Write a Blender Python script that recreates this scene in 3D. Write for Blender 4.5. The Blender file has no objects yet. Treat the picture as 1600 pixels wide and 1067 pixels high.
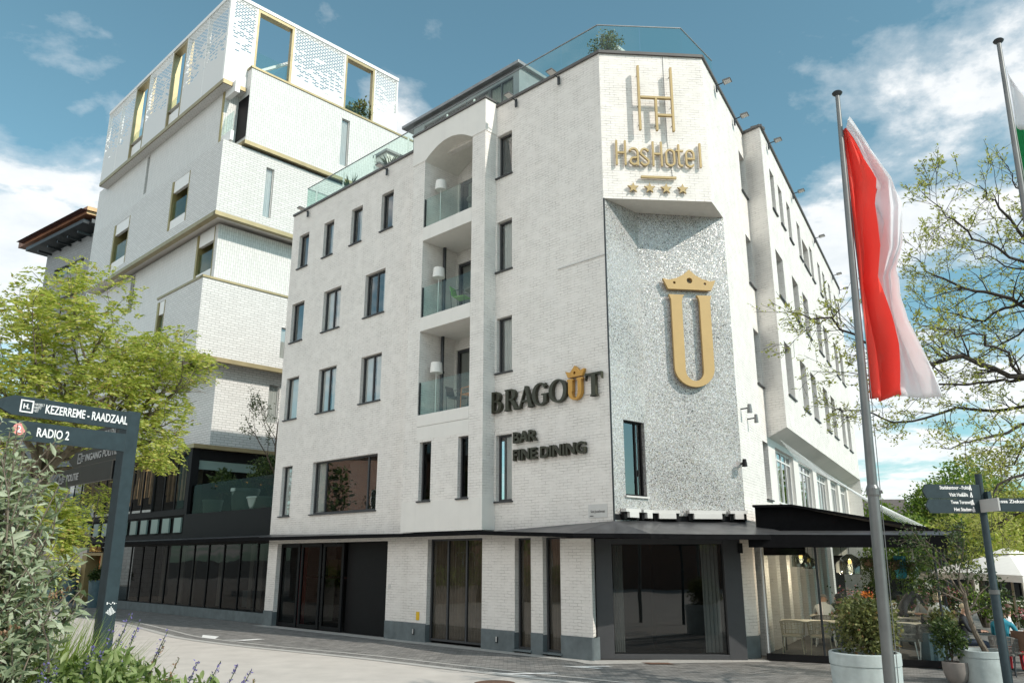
import bpy, bmesh, math, random
import numpy as np
from mathutils import Vector, Matrix
R = math.radians
rng = random.Random(7)
nrng = np.random.default_rng(11)
sc = bpy.context.scene
col = sc.collection

# ------------------------------------------------------------------ camera
F_PX, EYE = 1250.0, 2.4
PITCH = math.atan(340.0 / F_PX)
cd = bpy.data.cameras.new('camera'); cam = bpy.data.objects.new('camera', cd); col.objects.link(cam)
cam.location = (0, 0, EYE); cam.rotation_euler = (math.pi / 2 + PITCH, 0, 0)
cd.sensor_width = 36.0; cd.lens = F_PX / 1600.0 * 36.0
cd.clip_start = 0.05; cd.clip_end = 3000
sc.camera = cam

# ------------------------------------------------------------------ light
SUN_AZ, SUN_EL = R(126.4), R(38.5)          # azimuth clockwise from +Y
sd = Vector((math.sin(SUN_AZ) * math.cos(SUN_EL), math.cos(SUN_AZ) * math.cos(SUN_EL), math.sin(SUN_EL)))
sl = bpy.data.lights.new('sun', 'SUN'); so = bpy.data.objects.new('sun', sl); col.objects.link(so)
sl.energy = 2.1; sl.angle = R(0.5); sl.color = (1.0, 0.93, 0.83)
so.rotation_euler = sd.to_track_quat('Z', 'Y').to_euler(); so.location = (30, -20, 40)
sc.view_settings.view_transform = 'Standard'; sc.view_settings.look = 'None'
sc.view_settings.exposure = 0.90; sc.view_settings.gamma = 1.0
try: sc.view_settings.use_curve_mapping = False
except Exception: pass
sc.cycles.max_bounces = 8; sc.cycles.transparent_max_bounces = 24
sc.cycles.caustics_reflective = False; sc.cycles.caustics_refractive = False

w = bpy.data.worlds.new('World'); sc.world = w; w.use_nodes = True
wt = w.node_tree; wt.nodes.clear()
def N(t, typ, **kw):
    n = t.nodes.new(typ)
    for k, v in kw.items():
        if k.startswith('i_'): n.inputs[k[2:].replace('_', ' ')].default_value = v
        else: setattr(n, k, v)
    return n
def math_(t, op, a, b=None, clamp=False):
    n = t.nodes.new('ShaderNodeMath'); n.operation = op; n.use_clamp = clamp
    for i, v in enumerate((a, b)):
        if v is None: continue
        if hasattr(v, 'is_linked'): t.links.new(v, n.inputs[i])
        else: n.inputs[i].default_value = v
    return n.outputs[0]
def vmath(t, op, a, b=None):
    n = t.nodes.new('ShaderNodeVectorMath'); n.operation = op
    for i, v in enumerate((a, b)):
        if v is None: continue
        if hasattr(v, 'is_linked'): t.links.new(v, n.inputs[i])
        else: n.inputs[i].default_value = v
    return n
def mixc(t, fac, a, b, mode='MIX'):
    n = t.nodes.new('ShaderNodeMix'); n.data_type = 'RGBA'; n.blend_type = mode
    for i, v in ((0, fac), (6, a), (7, b)):
        if hasattr(v, 'is_linked'): t.links.new(v, n.inputs[i])
        else: n.inputs[i].default_value = v if i == 0 else (tuple(v) + (1,))[:4]
    return n.outputs[2]
def ramp(t, fac, stops):
    n = t.nodes.new('ShaderNodeValToRGB'); t.links.new(fac, n.inputs[0]); e = n.color_ramp.elements
    while len(e) < len(stops): e.new(0.5)
    for i, (p, c) in enumerate(stops):
        e[i].position = p; e[i].color = (tuple(c) + (1,))[:4] if not isinstance(c, (int, float)) else (c, c, c, 1)
    return n.outputs[0]

sky = N(wt, 'ShaderNodeTexSky', sky_type='NISHITA', sun_disc=False, sun_elevation=SUN_EL, sun_rotation=SUN_AZ)
sky.air_density = 1.0; sky.dust_density = 0.6; sky.ozone_density = 1.0
tc = N(wt, 'ShaderNodeTexCoord')
hs = N(wt, 'ShaderNodeHueSaturation', i_Hue=0.49, i_Saturation=0.78, i_Value=0.84)
wt.links.new(sky.outputs[0], hs.inputs['Color'])
dirv = vmath(wt, 'NORMALIZE', tc.outputs['Generated']).outputs[0]
sep = N(wt, 'ShaderNodeSeparateXYZ'); wt.links.new(dirv, sep.inputs[0])
zc = math_(wt, 'ADD', math_(wt, 'MAXIMUM', sep.outputs[2], 0.0), 0.16)
cmb = N(wt, 'ShaderNodeCombineXYZ')
wt.links.new(math_(wt, 'DIVIDE', sep.outputs[0], zc), cmb.inputs[0]); wt.links.new(math_(wt, 'DIVIDE', sep.outputs[1], zc), cmb.inputs[1])
n1 = N(wt, 'ShaderNodeTexNoise', i_Scale=1.9, i_Detail=9.0, i_Roughness=0.56, i_Distortion=0.5); wt.links.new(cmb.outputs[0], n1.inputs['Vector'])
n2 = N(wt, 'ShaderNodeTexNoise', i_Scale=6.5, i_Detail=7.0, i_Roughness=0.62); wt.links.new(cmb.outputs[0], n2.inputs['Vector'])
# where the cloud banks lie in the sky: (direction, tightness, weight)
CLOUDS = [((0.62, 0.72, 0.60), 26, 0.30), ((0.50, 0.72, 0.46), 34, 0.22), ((0.40, 0.90, 0.10), 9, 0.33), ((0.52, 0.80, 0.24), 20, 0.26), ((-0.44, 0.72, 0.50), 240, 0.24),
          ((-0.55, 0.77, 0.31), 80, 0.46), ((-0.14, 0.86, 0.49), 420, 0.42), ((0.38, 0.79, 0.36), 60, 0.16), ((-0.75, 0.6, 0.1), 10, 0.15), ((-0.62, -0.70, 0.35), 1.6, 0.42)]  # last bank: out of view behind the camera, added as neutral fill light
acc = None
for d, k, wgt in CLOUDS:
    dn = Vector(d).normalized()
    dt = vmath(wt, 'DOT_PRODUCT', dirv, tuple(dn)).outputs['Value']
    g = math_(wt, 'EXPONENT', math_(wt, 'MULTIPLY', math_(wt, 'SUBTRACT', dt, 1.0), float(k)))
    g = math_(wt, 'MULTIPLY', g, wgt)
    acc = g if acc is None else math_(wt, 'MAXIMUM', acc, g)
dens = math_(wt, 'ADD', math_(wt, 'ADD', n1.outputs[0], math_(wt, 'MULTIPLY', n2.outputs[0], 0.35)), acc)
mask = ramp(wt, dens, [(0.84, 0.0), (0.93, 0.35), (1.09, 0.95)])
mask = math_(wt, 'MULTIPLY', mask, 0.9)
shade = ramp(wt, n2.outputs[0], [(0.3, (5.0, 5.2, 5.35)), (0.7, (6.5, 6.45, 6.35))])
# clouds behind the viewer are brightened, added as fill for the street wall
fr_ = math_(wt, 'MAXIMUM', vmath(wt, 'DOT_PRODUCT', dirv, tuple(Vector((-0.62, -0.70, 0.35)).normalized())).outputs['Value'], 0.0)
shade = mixc(wt, fr_, shade, (9.6, 9.3, 8.8))
bg = N(wt, 'ShaderNodeBackground', i_Strength=0.100)
skyc = mixc(wt, 1.0, hs.outputs[0], (0.66, 1.0, 0.98), 'MULTIPLY')
wt.links.new(mixc(wt, mask, skyc, shade), bg.inputs[0])
wo = N(wt, 'ShaderNodeOutputWorld'); wt.links.new(bg.outputs[0], wo.inputs[0])

# ------------------------------------------------------------------ materials
M = {}
def new(name):
    m = bpy.data.materials.new(name); m.use_nodes = True; t = m.node_tree
    b = t.nodes['Principled BSDF']; M[name] = m
    return m, t, b
def pm(name, c, rough=0.6, metal=0.0, var=0.10, scale=6.0, bump=0.0, spec=0.5, emit=None, es=1.0, streak=0.0):
    m, t, b = new(name)
    tcn = N(t, 'ShaderNodeTexCoord')
    nz = N(t, 'ShaderNodeTexNoise', i_Scale=scale, i_Detail=6.0, i_Roughness=0.6); t.links.new(tcn.outputs['Object'], nz.inputs['Vector'])
    lo = tuple(x * (1 - var) for x in c); hi = tuple(min(1, x * (1 + var)) for x in c)
    cc = ramp(t, nz.outputs[0], [(0.3, lo), (0.7, hi)])
    if streak:
        mp = N(t, 'ShaderNodeMapping'); mp.inputs['Scale'].default_value = (5, 5, 0.25); t.links.new(tcn.outputs['Object'], mp.inputs[0])
        ns = N(t, 'ShaderNodeTexNoise', i_Scale=1.0, i_Detail=5.0); t.links.new(mp.outputs[0], ns.inputs['Vector'])
        cc = mixc(t, math_(t, 'MULTIPLY', ramp(t, ns.outputs[0], [(0.5, 0.0), (0.75, 1.0)]), streak), cc, tuple(x * 0.55 for x in c))
    t.links.new(cc, b.inputs['Base Color'])
    b.inputs['Roughness'].default_value = rough; b.inputs['Metallic'].default_value = metal
    b.inputs['Specular IOR Level'].default_value = spec
    if bump:
        bn = N(t, 'ShaderNodeBump', i_Strength=bump, i_Distance=0.02); nb = N(t, 'ShaderNodeTexNoise', i_Scale=scale * 6, i_Detail=4.0)
        t.links.new(tcn.outputs['Object'], nb.inputs['Vector']); t.links.new(nb.outputs[0], bn.inputs['Height']); t.links.new(bn.outputs[0], b.inputs['Normal'])
    if emit:
        b.inputs['Emission Color'].default_value = tuple(emit) + (1,); b.inputs['Emission Strength'].default_value = es
    return m
def brick(name, c1, c2, mortar, bw, rh, ms, bump=0.5, rough=0.65, dirt=0.12, off=0.5, vert=False, var=0.5, rag=0.35, patchy=False):
    m, t, b = new(name)
    uv = N(t, 'ShaderNodeUVMap'); src = uv.outputs[0]
    if vert:
        mp = N(t, 'ShaderNodeMapping'); mp.inputs['Rotation'].default_value = (0, 0, math.pi / 2); t.links.new(src, mp.inputs[0]); src = mp.outputs[0]
    # uneven joints: the bricks are hand made, the joint wanders a little
    nw = N(t, 'ShaderNodeTexNoise', i_Scale=9.0, i_Detail=3.0); t.links.new(src, nw.inputs['Vector'])
    wob = vmath(t, 'SCALE', vmath(t, 'SUBTRACT', nw.outputs['Color'], (0.5, 0.5, 0.5)).outputs[0]); wob.inputs['Scale'].default_value = rh * rag
    src = vmath(t, 'ADD', src, wob.outputs[0]).outputs[0]
    bt = N(t, 'ShaderNodeTexBrick', offset=off); t.links.new(src, bt.inputs['Vector'])
    for k, v in (('Color1', c1), ('Color2', c2), ('Mortar', tuple((x + y) / 2 for x, y in zip(c1, c2)))): bt.inputs[k].default_value = tuple(v) + (1,)
    bt.inputs['Scale'].default_value = 1.0; bt.inputs['Mortar Size'].default_value = ms; bt.inputs['Mortar Smooth'].default_value = 0.3
    bt.inputs['Bias'].default_value = 0.0; bt.inputs['Brick Width'].default_value = bw; bt.inputs['Row Height'].default_value = rh
    n0 = N(t, 'ShaderNodeTexNoise', i_Scale=0.6, i_Detail=8.0, i_Roughness=0.65); t.links.new(uv.outputs[0], n0.inputs['Vector'])
    mp2 = N(t, 'ShaderNodeMapping'); mp2.inputs['Scale'].default_value = (3.0, 0.22, 1); t.links.new(uv.outputs[0], mp2.inputs[0])
    n3 = N(t, 'ShaderNodeTexNoise', i_Scale=1.0, i_Detail=6.0, i_Roughness=0.6); t.links.new(mp2.outputs[0], n3.inputs['Vector'])
    d = math_(t, 'MULTIPLY', ramp(t, n0.outputs[0], [(0.42, 0.0), (0.75, 1.0)]), dirt)
    d2 = math_(t, 'MULTIPLY', ramp(t, n3.outputs[0], [(0.52, 0.0), (0.78, 1.0)]), dirt * 0.9)
    nm_ = N(t, 'ShaderNodeTexNoise', i_Scale=2.6, i_Detail=5.0, i_Roughness=0.7); t.links.new(uv.outputs[0], nm_.inputs['Vector'])
    jf = math_(t, 'MULTIPLY', bt.outputs['Fac'], ramp(t, nm_.outputs[0], [(0.40, 0.05 if patchy else 1.0), (0.66, 1.0)]))
    cc = mixc(t, jf, bt.outputs['Color'], mortar); cc = mixc(t, d, cc, tuple(x * 0.45 for x in c1)); cc = mixc(t, d2, cc, tuple(x * y for x, y in zip(c1, (0.5, 0.47, 0.42))))
    # joints only show in patches where the paint is thin
    t.links.new(cc, b.inputs['Base Color']); b.inputs['Roughness'].default_value = rough; b.inputs['Specular IOR Level'].default_value = 0.3
    nb = N(t, 'ShaderNodeTexNoise', i_Scale=14.0, i_Detail=5.0); t.links.new(uv.outputs[0], nb.inputs['Vector'])
    h = math_(t, 'ADD', math_(t, 'MULTIPLY', jf, -1.0), math_(t, 'MULTIPLY', nb.outputs[0], var))
    bn = N(t, 'ShaderNodeBump', i_Strength=bump, i_Distance=0.012); t.links.new(h, bn.inputs['Height']); t.links.new(bn.outputs[0], b.inputs['Normal'])
    return m
def glass(name, tint=(0.55, 0.62, 0.62), base=0.10, gain=1.0, rough=0.0, gcol=(1, 1, 1)):
    m, t, b = new(name); t.nodes.remove(b)
    ge = N(t, 'ShaderNodeNewGeometry')
    ct = math_(t, 'ABSOLUTE', vmath(t, 'DOT_PRODUCT', ge.outputs['Incoming'], ge.outputs['Normal']).outputs['Value'])
    sch = math_(t, 'ADD', math_(t, 'MULTIPLY', math_(t, 'POWER', math_(t, 'SUBTRACT', 1.0, ct, True), 5.0), 0.94), 0.05)
    f = math_(t, 'ADD', math_(t, 'MULTIPLY', sch, gain), base, True)
    tr = N(t, 'ShaderNodeBsdfTransparent'); tr.inputs[0].default_value = tuple(tint) + (1,)
    gl = N(t, 'ShaderNodeBsdfGlossy', i_Roughness=rough); gl.inputs[0].default_value = tuple(gcol) + (1,)
    # panes are never perfectly flat
    tcn = N(t, 'ShaderNodeTexCoord'); nb = N(t, 'ShaderNodeTexNoise', i_Scale=0.9, i_Detail=1.0); t.links.new(tcn.outputs['Object'], nb.inputs['Vector'])
    bn = N(t, 'ShaderNodeBump', i_Strength=0.12, i_Distance=0.03); t.links.new(nb.outputs[0], bn.inputs['Height']); t.links.new(bn.outputs[0], gl.inputs['Normal'])
    mx = N(t, 'ShaderNodeMixShader'); t.links.new(f, mx.inputs[0]); t.links.new(tr.outputs[0], mx.inputs[1]); t.links.new(gl.outputs[0], mx.inputs[2])
    t.links.new(mx.outputs[0], t.nodes['Material Output'].inputs[0])
    return m
def leafmat(name, stops, trans=0.45, rough=0.45):
    m, t, b = new(name); t.nodes.remove(b)
    gi = N(t, 'ShaderNodeNewGeometry')
    cc = ramp(t, gi.outputs['Random Per Island'], stops)
    df = N(t, 'ShaderNodeBsdfPrincipled', i_Roughness=rough); df.inputs['Specular IOR Level'].default_value = 0.35
    tl = N(t, 'ShaderNodeBsdfTranslucent'); t.links.new(cc, df.inputs['Base Color'])
    t.links.new(mixc(t, 1.0, cc, (1.0, 1.05, 0.55), 'MULTIPLY'), tl.inputs[0])
    mx = N(t, 'ShaderNodeMixShader', i_Fac=trans); t.links.new(df.outputs[0], mx.inputs[1]); t.links.new(tl.outputs[0], mx.inputs[2])
    t.links.new(mx.outputs[0], t.nodes['Material Output'].inputs[0])
    return m

brick('white_brick', (0.825, 0.79, 0.755), (0.78, 0.745, 0.71), (0.43, 0.40, 0.375), 0.26, 0.078, 0.006, bump=0.9, dirt=0.14, patchy=True, rag=0.5)
brick('tower_tile', (0.70, 0.69, 0.675), (0.63, 0.62, 0.605), (0.38, 0.375, 0.36), 0.42, 0.13, 0.014, bump=0.4, dirt=0.08, rough=0.4)
brick('tower_tile_upright', (0.71, 0.705, 0.69), (0.65, 0.645, 0.63), (0.44, 0.44, 0.43), 0.42, 0.13, 0.012, bump=0.4, dirt=0.06, rough=0.4, vert=True)
brick('grey_brick', (0.33, 0.345, 0.36), (0.29, 0.30, 0.31), (0.2, 0.2, 0.21), 0.6, 0.3, 0.02, bump=0.3)
brick('red_brick', (0.30, 0.15, 0.10), (0.22, 0.11, 0.08), (0.30, 0.27, 0.24), 0.22, 0.075, 0.01)
brick('paver', (0.31, 0.30, 0.285), (0.13, 0.127, 0.124), (0.06, 0.06, 0.06), 0.21, 0.075, 0.006, bump=0.5, rough=0.65, dirt=0.35, rag=0.15)
pm('concrete_road', (0.49, 0.455, 0.42), 0.8, var=0.10, scale=1.3, bump=0.25)
pm('kerb_stone', (0.42, 0.41, 0.39), 0.7, var=0.15, bump=0.2)
pm('far_ground', (0.17, 0.165, 0.155), 0.8, var=0.2, scale=0.4)
pm('white_render', (0.77, 0.745, 0.71), 0.7, var=0.03, scale=1.5, bump=0.08, streak=0.10)
pm('soffit', (0.74, 0.71, 0.66), 0.75, var=0.05)
pm('bluestone', (0.13, 0.155, 0.165), 0.6, var=0.22, scale=3, bump=0.1, streak=0.25)
pm('grey_frame', (0.060, 0.061, 0.065), 0.5, var=0.06, spec=0.3)
pm('black_frame', (0.009, 0.009, 0.010), 0.55, var=0.1, spec=0.15)
pm('black_cloth', (0.008, 0.008, 0.009), 0.9, var=0.2, bump=0.1, spec=0.08)
pm('zinc', (0.26, 0.27, 0.28), 0.5, 0.35, var=0.15, scale=2)
pm('coping_grey', (0.105, 0.10, 0.097), 0.5, 0.2, var=0.15, scale=2)
pm('canopy_metal', (0.115, 0.115, 0.12), 0.42, 0.55, var=0.3, scale=2.5)
pm('dark_metal', (0.05, 0.055, 0.06), 0.4, 0.6)
pm('pole_grey', (0.16, 0.165, 0.165), 0.42, 0.5, var=0.15, scale=4)
pm('sign_slate', (0.026, 0.042, 0.050), 0.5, 0.0, var=0.18, scale=14, spec=0.25)
pm('sign_dark', (0.02, 0.019, 0.018), 0.5, 0.0, var=0.2)
pm('lettering_white', (0.80, 0.80, 0.80), 0.5, var=0.03)
pm('lettering_grey', (0.42, 0.42, 0.41), 0.6, var=0.03)
pm('lettering_pink', (0.75, 0.27, 0.25), 0.5, var=0.04)
pm('gold_paint', (0.47, 0.32, 0.13), 0.45, 0.0, var=0.04, scale=3)
pm('gold_letter', (0.53, 0.28, 0.055), 0.4, 0.2, var=0.08)
pm('brass_letter', (0.42, 0.31, 0.15), 0.42, 0.3, var=0.06)
pm('olive_letter', (0.042, 0.042, 0.026), 0.45, 0.15, var=0.12)
pm('bronze_trim', (0.34, 0.28, 0.16), 0.42, 0.55, var=0.12, scale=2)
pm('bronze_jamb', (0.33, 0.27, 0.12), 0.45, 0.5, var=0.1)
pm('white_metal', (0.78, 0.78, 0.77), 0.45, var=0.04)
pm('lamp_white', (0.80, 0.79, 0.76), 0.6, var=0.02)
pm('curtain', (0.74, 0.73, 0.70), 0.85, var=0.05, scale=3)
pm('drape_brown', (0.22, 0.165, 0.12), 0.85, var=0.25, scale=2)
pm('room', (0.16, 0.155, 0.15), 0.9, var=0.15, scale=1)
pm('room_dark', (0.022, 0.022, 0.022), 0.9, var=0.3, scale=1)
pm('wood_slat', (0.30, 0.20, 0.11), 0.6, var=0.35, scale=3)
pm('frosted', (0.20, 0.28, 0.26), 0.35, var=0.06, scale=1)
pm('gold_door', (0.30, 0.235, 0.11), 0.5, 0.2, var=0.15, scale=2)
pm('orange_rod', (0.70, 0.22, 0.05), 0.5)
pm('roof_copper', (0.34, 0.15, 0.085), 0.5, 0.15, var=0.45, scale=0.25)
pm('roof_copper_pale', (0.55, 0.36, 0.18), 0.5, 0.15, var=0.35, scale=0.25)
pm('maroon', (0.07, 0.022, 0.018), 0.7)
pm('planter_pale', (0.40, 0.45, 0.45), 0.75, var=0.14, scale=5, bump=0.12, streak=0.18)
pm('planter_blue', (0.085, 0.14, 0.165), 0.6, var=0.15)
pm('pot_taupe', (0.23, 0.205, 0.19), 0.75, var=0.12)
pm('soil', (0.045, 0.033, 0.024), 0.95, var=0.3, scale=20, bump=0.5)
pm('bark', (0.075, 0.055, 0.04), 0.85, var=0.35, scale=12, bump=0.5)
pm('bark_dark', (0.030, 0.024, 0.020), 0.85, var=0.35, scale=12, bump=0.4)
pm('bark_tan', (0.16, 0.13, 0.10), 0.85, var=0.3, scale=14, bump=0.4)
pm('stem_green', (0.11, 0.15, 0.055), 0.7, var=0.3)
pm('wicker', (0.42, 0.35, 0.25), 0.7, var=0.2, scale=30)
pm('wicker_grey', (0.20, 0.19, 0.175), 0.7, var=0.2, scale=30)
pm('table_pale', (0.52, 0.46, 0.36), 0.5, var=0.12, scale=4)
pm('parasol', (0.76, 0.74, 0.70), 0.8, var=0.03)
pm('wood_pole', (0.40, 0.32, 0.23), 0.6, var=0.15)
pm('wood_brown', (0.17, 0.095, 0.06), 0.6, var=0.25)
pm('deck', (0.09, 0.08, 0.072), 0.7, var=0.3, scale=3)
pm('glow', (0.9, 0.6, 0.25), 0.5, emit=(1.0, 0.62, 0.22), es=3.0)
pm('glow_orange', (0.9, 0.4, 0.1), 0.5, emit=(1.0, 0.45, 0.10), es=2.2)
pm('skin', (0.52, 0.31, 0.22), 0.55, var=0.06, scale=8)
pm('hair_dark', (0.025, 0.017, 0.013), 0.6); pm('hair_brown', (0.085, 0.035, 0.018), 0.55); pm('hair_blond', (0.55, 0.45, 0.30), 0.6); pm('hair_grey', (0.25, 0.23, 0.21), 0.7)
pm('cloth_white', (0.72, 0.72, 0.71), 0.85, var=0.06); pm('cloth_black', (0.018, 0.020, 0.024), 0.8, var=0.2); pm('cloth_teal', (0.02, 0.22, 0.30), 0.8, var=0.15)
pm('cloth_red', (0.60, 0.035, 0.05), 0.8, var=0.15); pm('cloth_green', (0.04, 0.06, 0.05), 0.8); pm('cloth_denim', (0.045, 0.06, 0.09), 0.85); pm('shoe', (0.03, 0.028, 0.026), 0.5)
pm('green_plastic', (0.18, 0.40, 0.07), 0.5); pm('dark_plastic', (0.03, 0.035, 0.04), 0.5); pm('orange_plastic', (0.62, 0.20, 0.05), 0.5)
pm('yellow_plate', (0.72, 0.45, 0.02), 0.5); pm('rust_plate', (0.13, 0.07, 0.045), 0.8, var=0.3, scale=25); pm('paint_white', (0.72, 0.72, 0.71), 0.7, var=0.12, scale=14)
pm('plate_grey', (0.60, 0.59, 0.575), 0.5, var=0.03)
pm('house_cream', (0.50, 0.46, 0.40), 0.85, var=0.1); pm('house_roof', (0.10, 0.085, 0.08), 0.8, var=0.25); pm('car_paint', (0.30, 0.31, 0.32), 0.3, 0.4)
glass('pane', (0.80, 0.83, 0.83), 0.13, 1.3)
glass('pane_dark', (0.25, 0.26, 0.26), 0.0, 0.38)
glass('pane_smoke', (0.52, 0.54, 0.52), 0.0, 0.18)
glass('pane_corner', (0.34, 0.36, 0.36), 0.02, 1.0)
glass('pane_mid', (0.50, 0.52, 0.51), 0.03, 1.0)
glass('pane_clear', (0.86, 0.89, 0.88), 0.0, 0.35)
glass('rail_glass', (0.87, 0.94, 0.915), 0.0, 0.6)
glass('lamp_glass', (0.34, 0.36, 0.33), 0.06, 1.0)
leafmat('leaf_locust', [(0.0, (0.20, 0.27, 0.05)), (0.35, (0.40, 0.46, 0.10)), (0.7, (0.58, 0.61, 0.17)), (0.93, (0.64, 0.59, 0.22)), (1.0, (0.42, 0.27, 0.11))], 0.5)
leafmat('leaf_spring', [(0.0, (0.24, 0.27, 0.06)), (0.5, (0.40, 0.42, 0.12)), (1.0, (0.54, 0.52, 0.20))], 0.5)
leafmat('leaf_green', [(0.0, (0.085, 0.15, 0.03)), (0.5, (0.17, 0.26, 0.05)), (1.0, (0.32, 0.40, 0.09))], 0.45)
leafmat('leaf_dark', [(0.0, (0.022, 0.045, 0.014)), (0.6, (0.05, 0.085, 0.022)), (1.0, (0.11, 0.15, 0.045))], 0.3)
leafmat('leaf_olive', [(0.0, (0.06, 0.075, 0.025)), (0.6, (0.16, 0.18, 0.06)), (0.93, (0.30, 0.30, 0.13)), (1.0, (0.26, 0.13, 0.06))], 0.3)
leafmat('leaf_grey', [(0.0, (0.20, 0.25, 0.15)), (0.45, (0.34, 0.40, 0.26)), (0.85, (0.47, 0.52, 0.38)), (1.0, (0.56, 0.60, 0.48))], 0.3, 0.6)
leafmat('leaf_grass', [(0.0, (0.18, 0.27, 0.05)), (0.6, (0.22, 0.31, 0.06)), (1.0, (0.42, 0.43, 0.20))], 0.4)
leafmat('leaf_sage', [(0.0, (0.12, 0.18, 0.05)), (0.6, (0.22, 0.30, 0.10)), (1.0, (0.36, 0.42, 0.20))], 0.35)
leafmat('flower_purple', [(0.0, (0.12, 0.10, 0.32)), (0.6, (0.20, 0.17, 0.45)), (1.0, (0.34, 0.30, 0.55))], 0.3)
leafmat('flower_dry', [(0.0, (0.20, 0.11, 0.065)), (1.0, (0.38, 0.24, 0.15))], 0.2)
leafmat('flower_mix', [(0.0, (0.7, 0.68, 0.66)), (0.5, (0.65, 0.25, 0.33)), (1.0, (0.45, 0.03, 0.07))], 0.3)
def mosaic():
    m, t, b = new('mosaic')
    uv = N(t, 'ShaderNodeUVMap')
    vo = N(t, 'ShaderNodeTexVoronoi', i_Scale=52.0); t.links.new(uv.outputs[0], vo.inputs['Vector'])
    sp = N(t, 'ShaderNodeSeparateColor'); t.links.new(vo.outputs['Color'], sp.inputs[0])
    big = N(t, 'ShaderNodeTexNoise', i_Scale=0.55, i_Detail=3.0); t.links.new(uv.outputs[0], big.inputs['Vector'])
    v = math_(t, 'ADD', sp.outputs[0], math_(t, 'MULTIPLY', math_(t, 'SUBTRACT', big.outputs[0], 0.5), 0.55))  # slow drift of tone imitates the wall's shimmer in the tile colour
    c = ramp(t, v, [(0.0, (0.04, 0.04, 0.04)), (0.04, (0.12, 0.12, 0.115)), (0.09, (0.30, 0.29, 0.275)), (0.4, (0.40, 0.39, 0.385)), (0.7, (0.50, 0.49, 0.49)), (1.0, (0.68, 0.67, 0.665))])
    tint = ramp(t, sp.outputs[1], [(0.0, (0.62, 0.5, 0.5)), (0.25, (1, 1, 1)), (0.7, (1, 1, 1)), (0.8, (0.78, 0.9, 1.0)), (1.0, (0.95, 0.88, 0.6))])
    c = mixc(t, 0.85, c, tint, 'MULTIPLY')
    t.links.new(c, b.inputs['Base Color']); b.inputs['Roughness'].default_value = 0.30; b.inputs['Metallic'].default_value = 0.18
    ge = N(t, 'ShaderNodeNewGeometry'); v2 = N(t, 'ShaderNodeTexWhiteNoise', noise_dimensions='3D'); t.links.new(vo.outputs['Color'], v2.inputs['Vector'])
    tl_ = vmath(t, 'SCALE', vmath(t, 'SUBTRACT', v2.outputs['Color'], (0.5, 0.5, 0.5)).outputs[0]); tl_.inputs['Scale'].default_value = 0.26
    t.links.new(vmath(t, 'NORMALIZE', vmath(t, 'ADD', ge.outputs['Normal'], tl_.outputs[0]).outputs[0]).outputs[0], b.inputs['Normal'])
mosaic()
def perforated():
    m, t, b = new('perforated_screen')
    uv = N(t, 'ShaderNodeUVMap'); sx = N(t, 'ShaderNodeSeparateXYZ'); t.links.new(uv.outputs[0], sx.inputs[0])
    row = math_(t, 'FLOOR', math_(t, 'DIVIDE', sx.outputs[1], 0.115))
    half = math_(t, 'MULTIPLY', math_(t, 'MODULO', row, 2.0), 0.5)
    cu = math_(t, 'ADD', math_(t, 'DIVIDE', sx.outputs[0], 0.36), half); cell = math_(t, 'FLOOR', cu)
    cv = N(t, 'ShaderNodeCombineXYZ'); t.links.new(cell, cv.inputs[0]); t.links.new(row, cv.inputs[1])
    wn = N(t, 'ShaderNodeTexWhiteNoise', noise_dimensions='2D'); t.links.new(cv.outputs[0], wn.inputs['Vector'])
    cl = N(t, 'ShaderNodeTexNoise', i_Scale=0.22, i_Detail=2.0); t.links.new(cv.outputs[0], cl.inputs['Vector'])
    hgt = math_(t, 'DIVIDE', math_(t, 'SUBTRACT', sx.outputs[1], 29.9), 2.6)
    p = math_(t, 'ADD', hgt, math_(t, 'MULTIPLY', math_(t, 'SUBTRACT', cl.outputs[0], 0.5), 1.1))
    open_ = math_(t, 'LESS_THAN', wn.outputs['Value'], p)
    fy = math_(t, 'FRACT', math_(t, 'DIVIDE', sx.outputs[1], 0.115)); fx = math_(t, 'FRACT', cu)
    iny = math_(t, 'MULTIPLY', math_(t, 'GREATER_THAN', fy, 0.28), math_(t, 'LESS_THAN', fy, 0.84))
    inx = math_(t, 'MULTIPLY', math_(t, 'GREATER_THAN', fx, 0.14), math_(t, 'LESS_THAN', fx, 0.88))
    hole = math_(t, 'MULTIPLY', open_, math_(t, 'MULTIPLY', iny, inx))
    b.inputs['Base Color'].default_value = (0.68, 0.68, 0.67, 1); b.inputs['Roughness'].default_value = 0.4
    tr = N(t, 'ShaderNodeBsdfTransparent'); mx = N(t, 'ShaderNodeMixShader'); t.links.new(hole, mx.inputs[0])
    t.links.new(b.outputs[0], mx.inputs[1]); t.links.new(tr.outputs[0], mx.inputs[2]); t.links.new(mx.outputs[0], t.nodes['Material Output'].inputs[0])
perforated()
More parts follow.
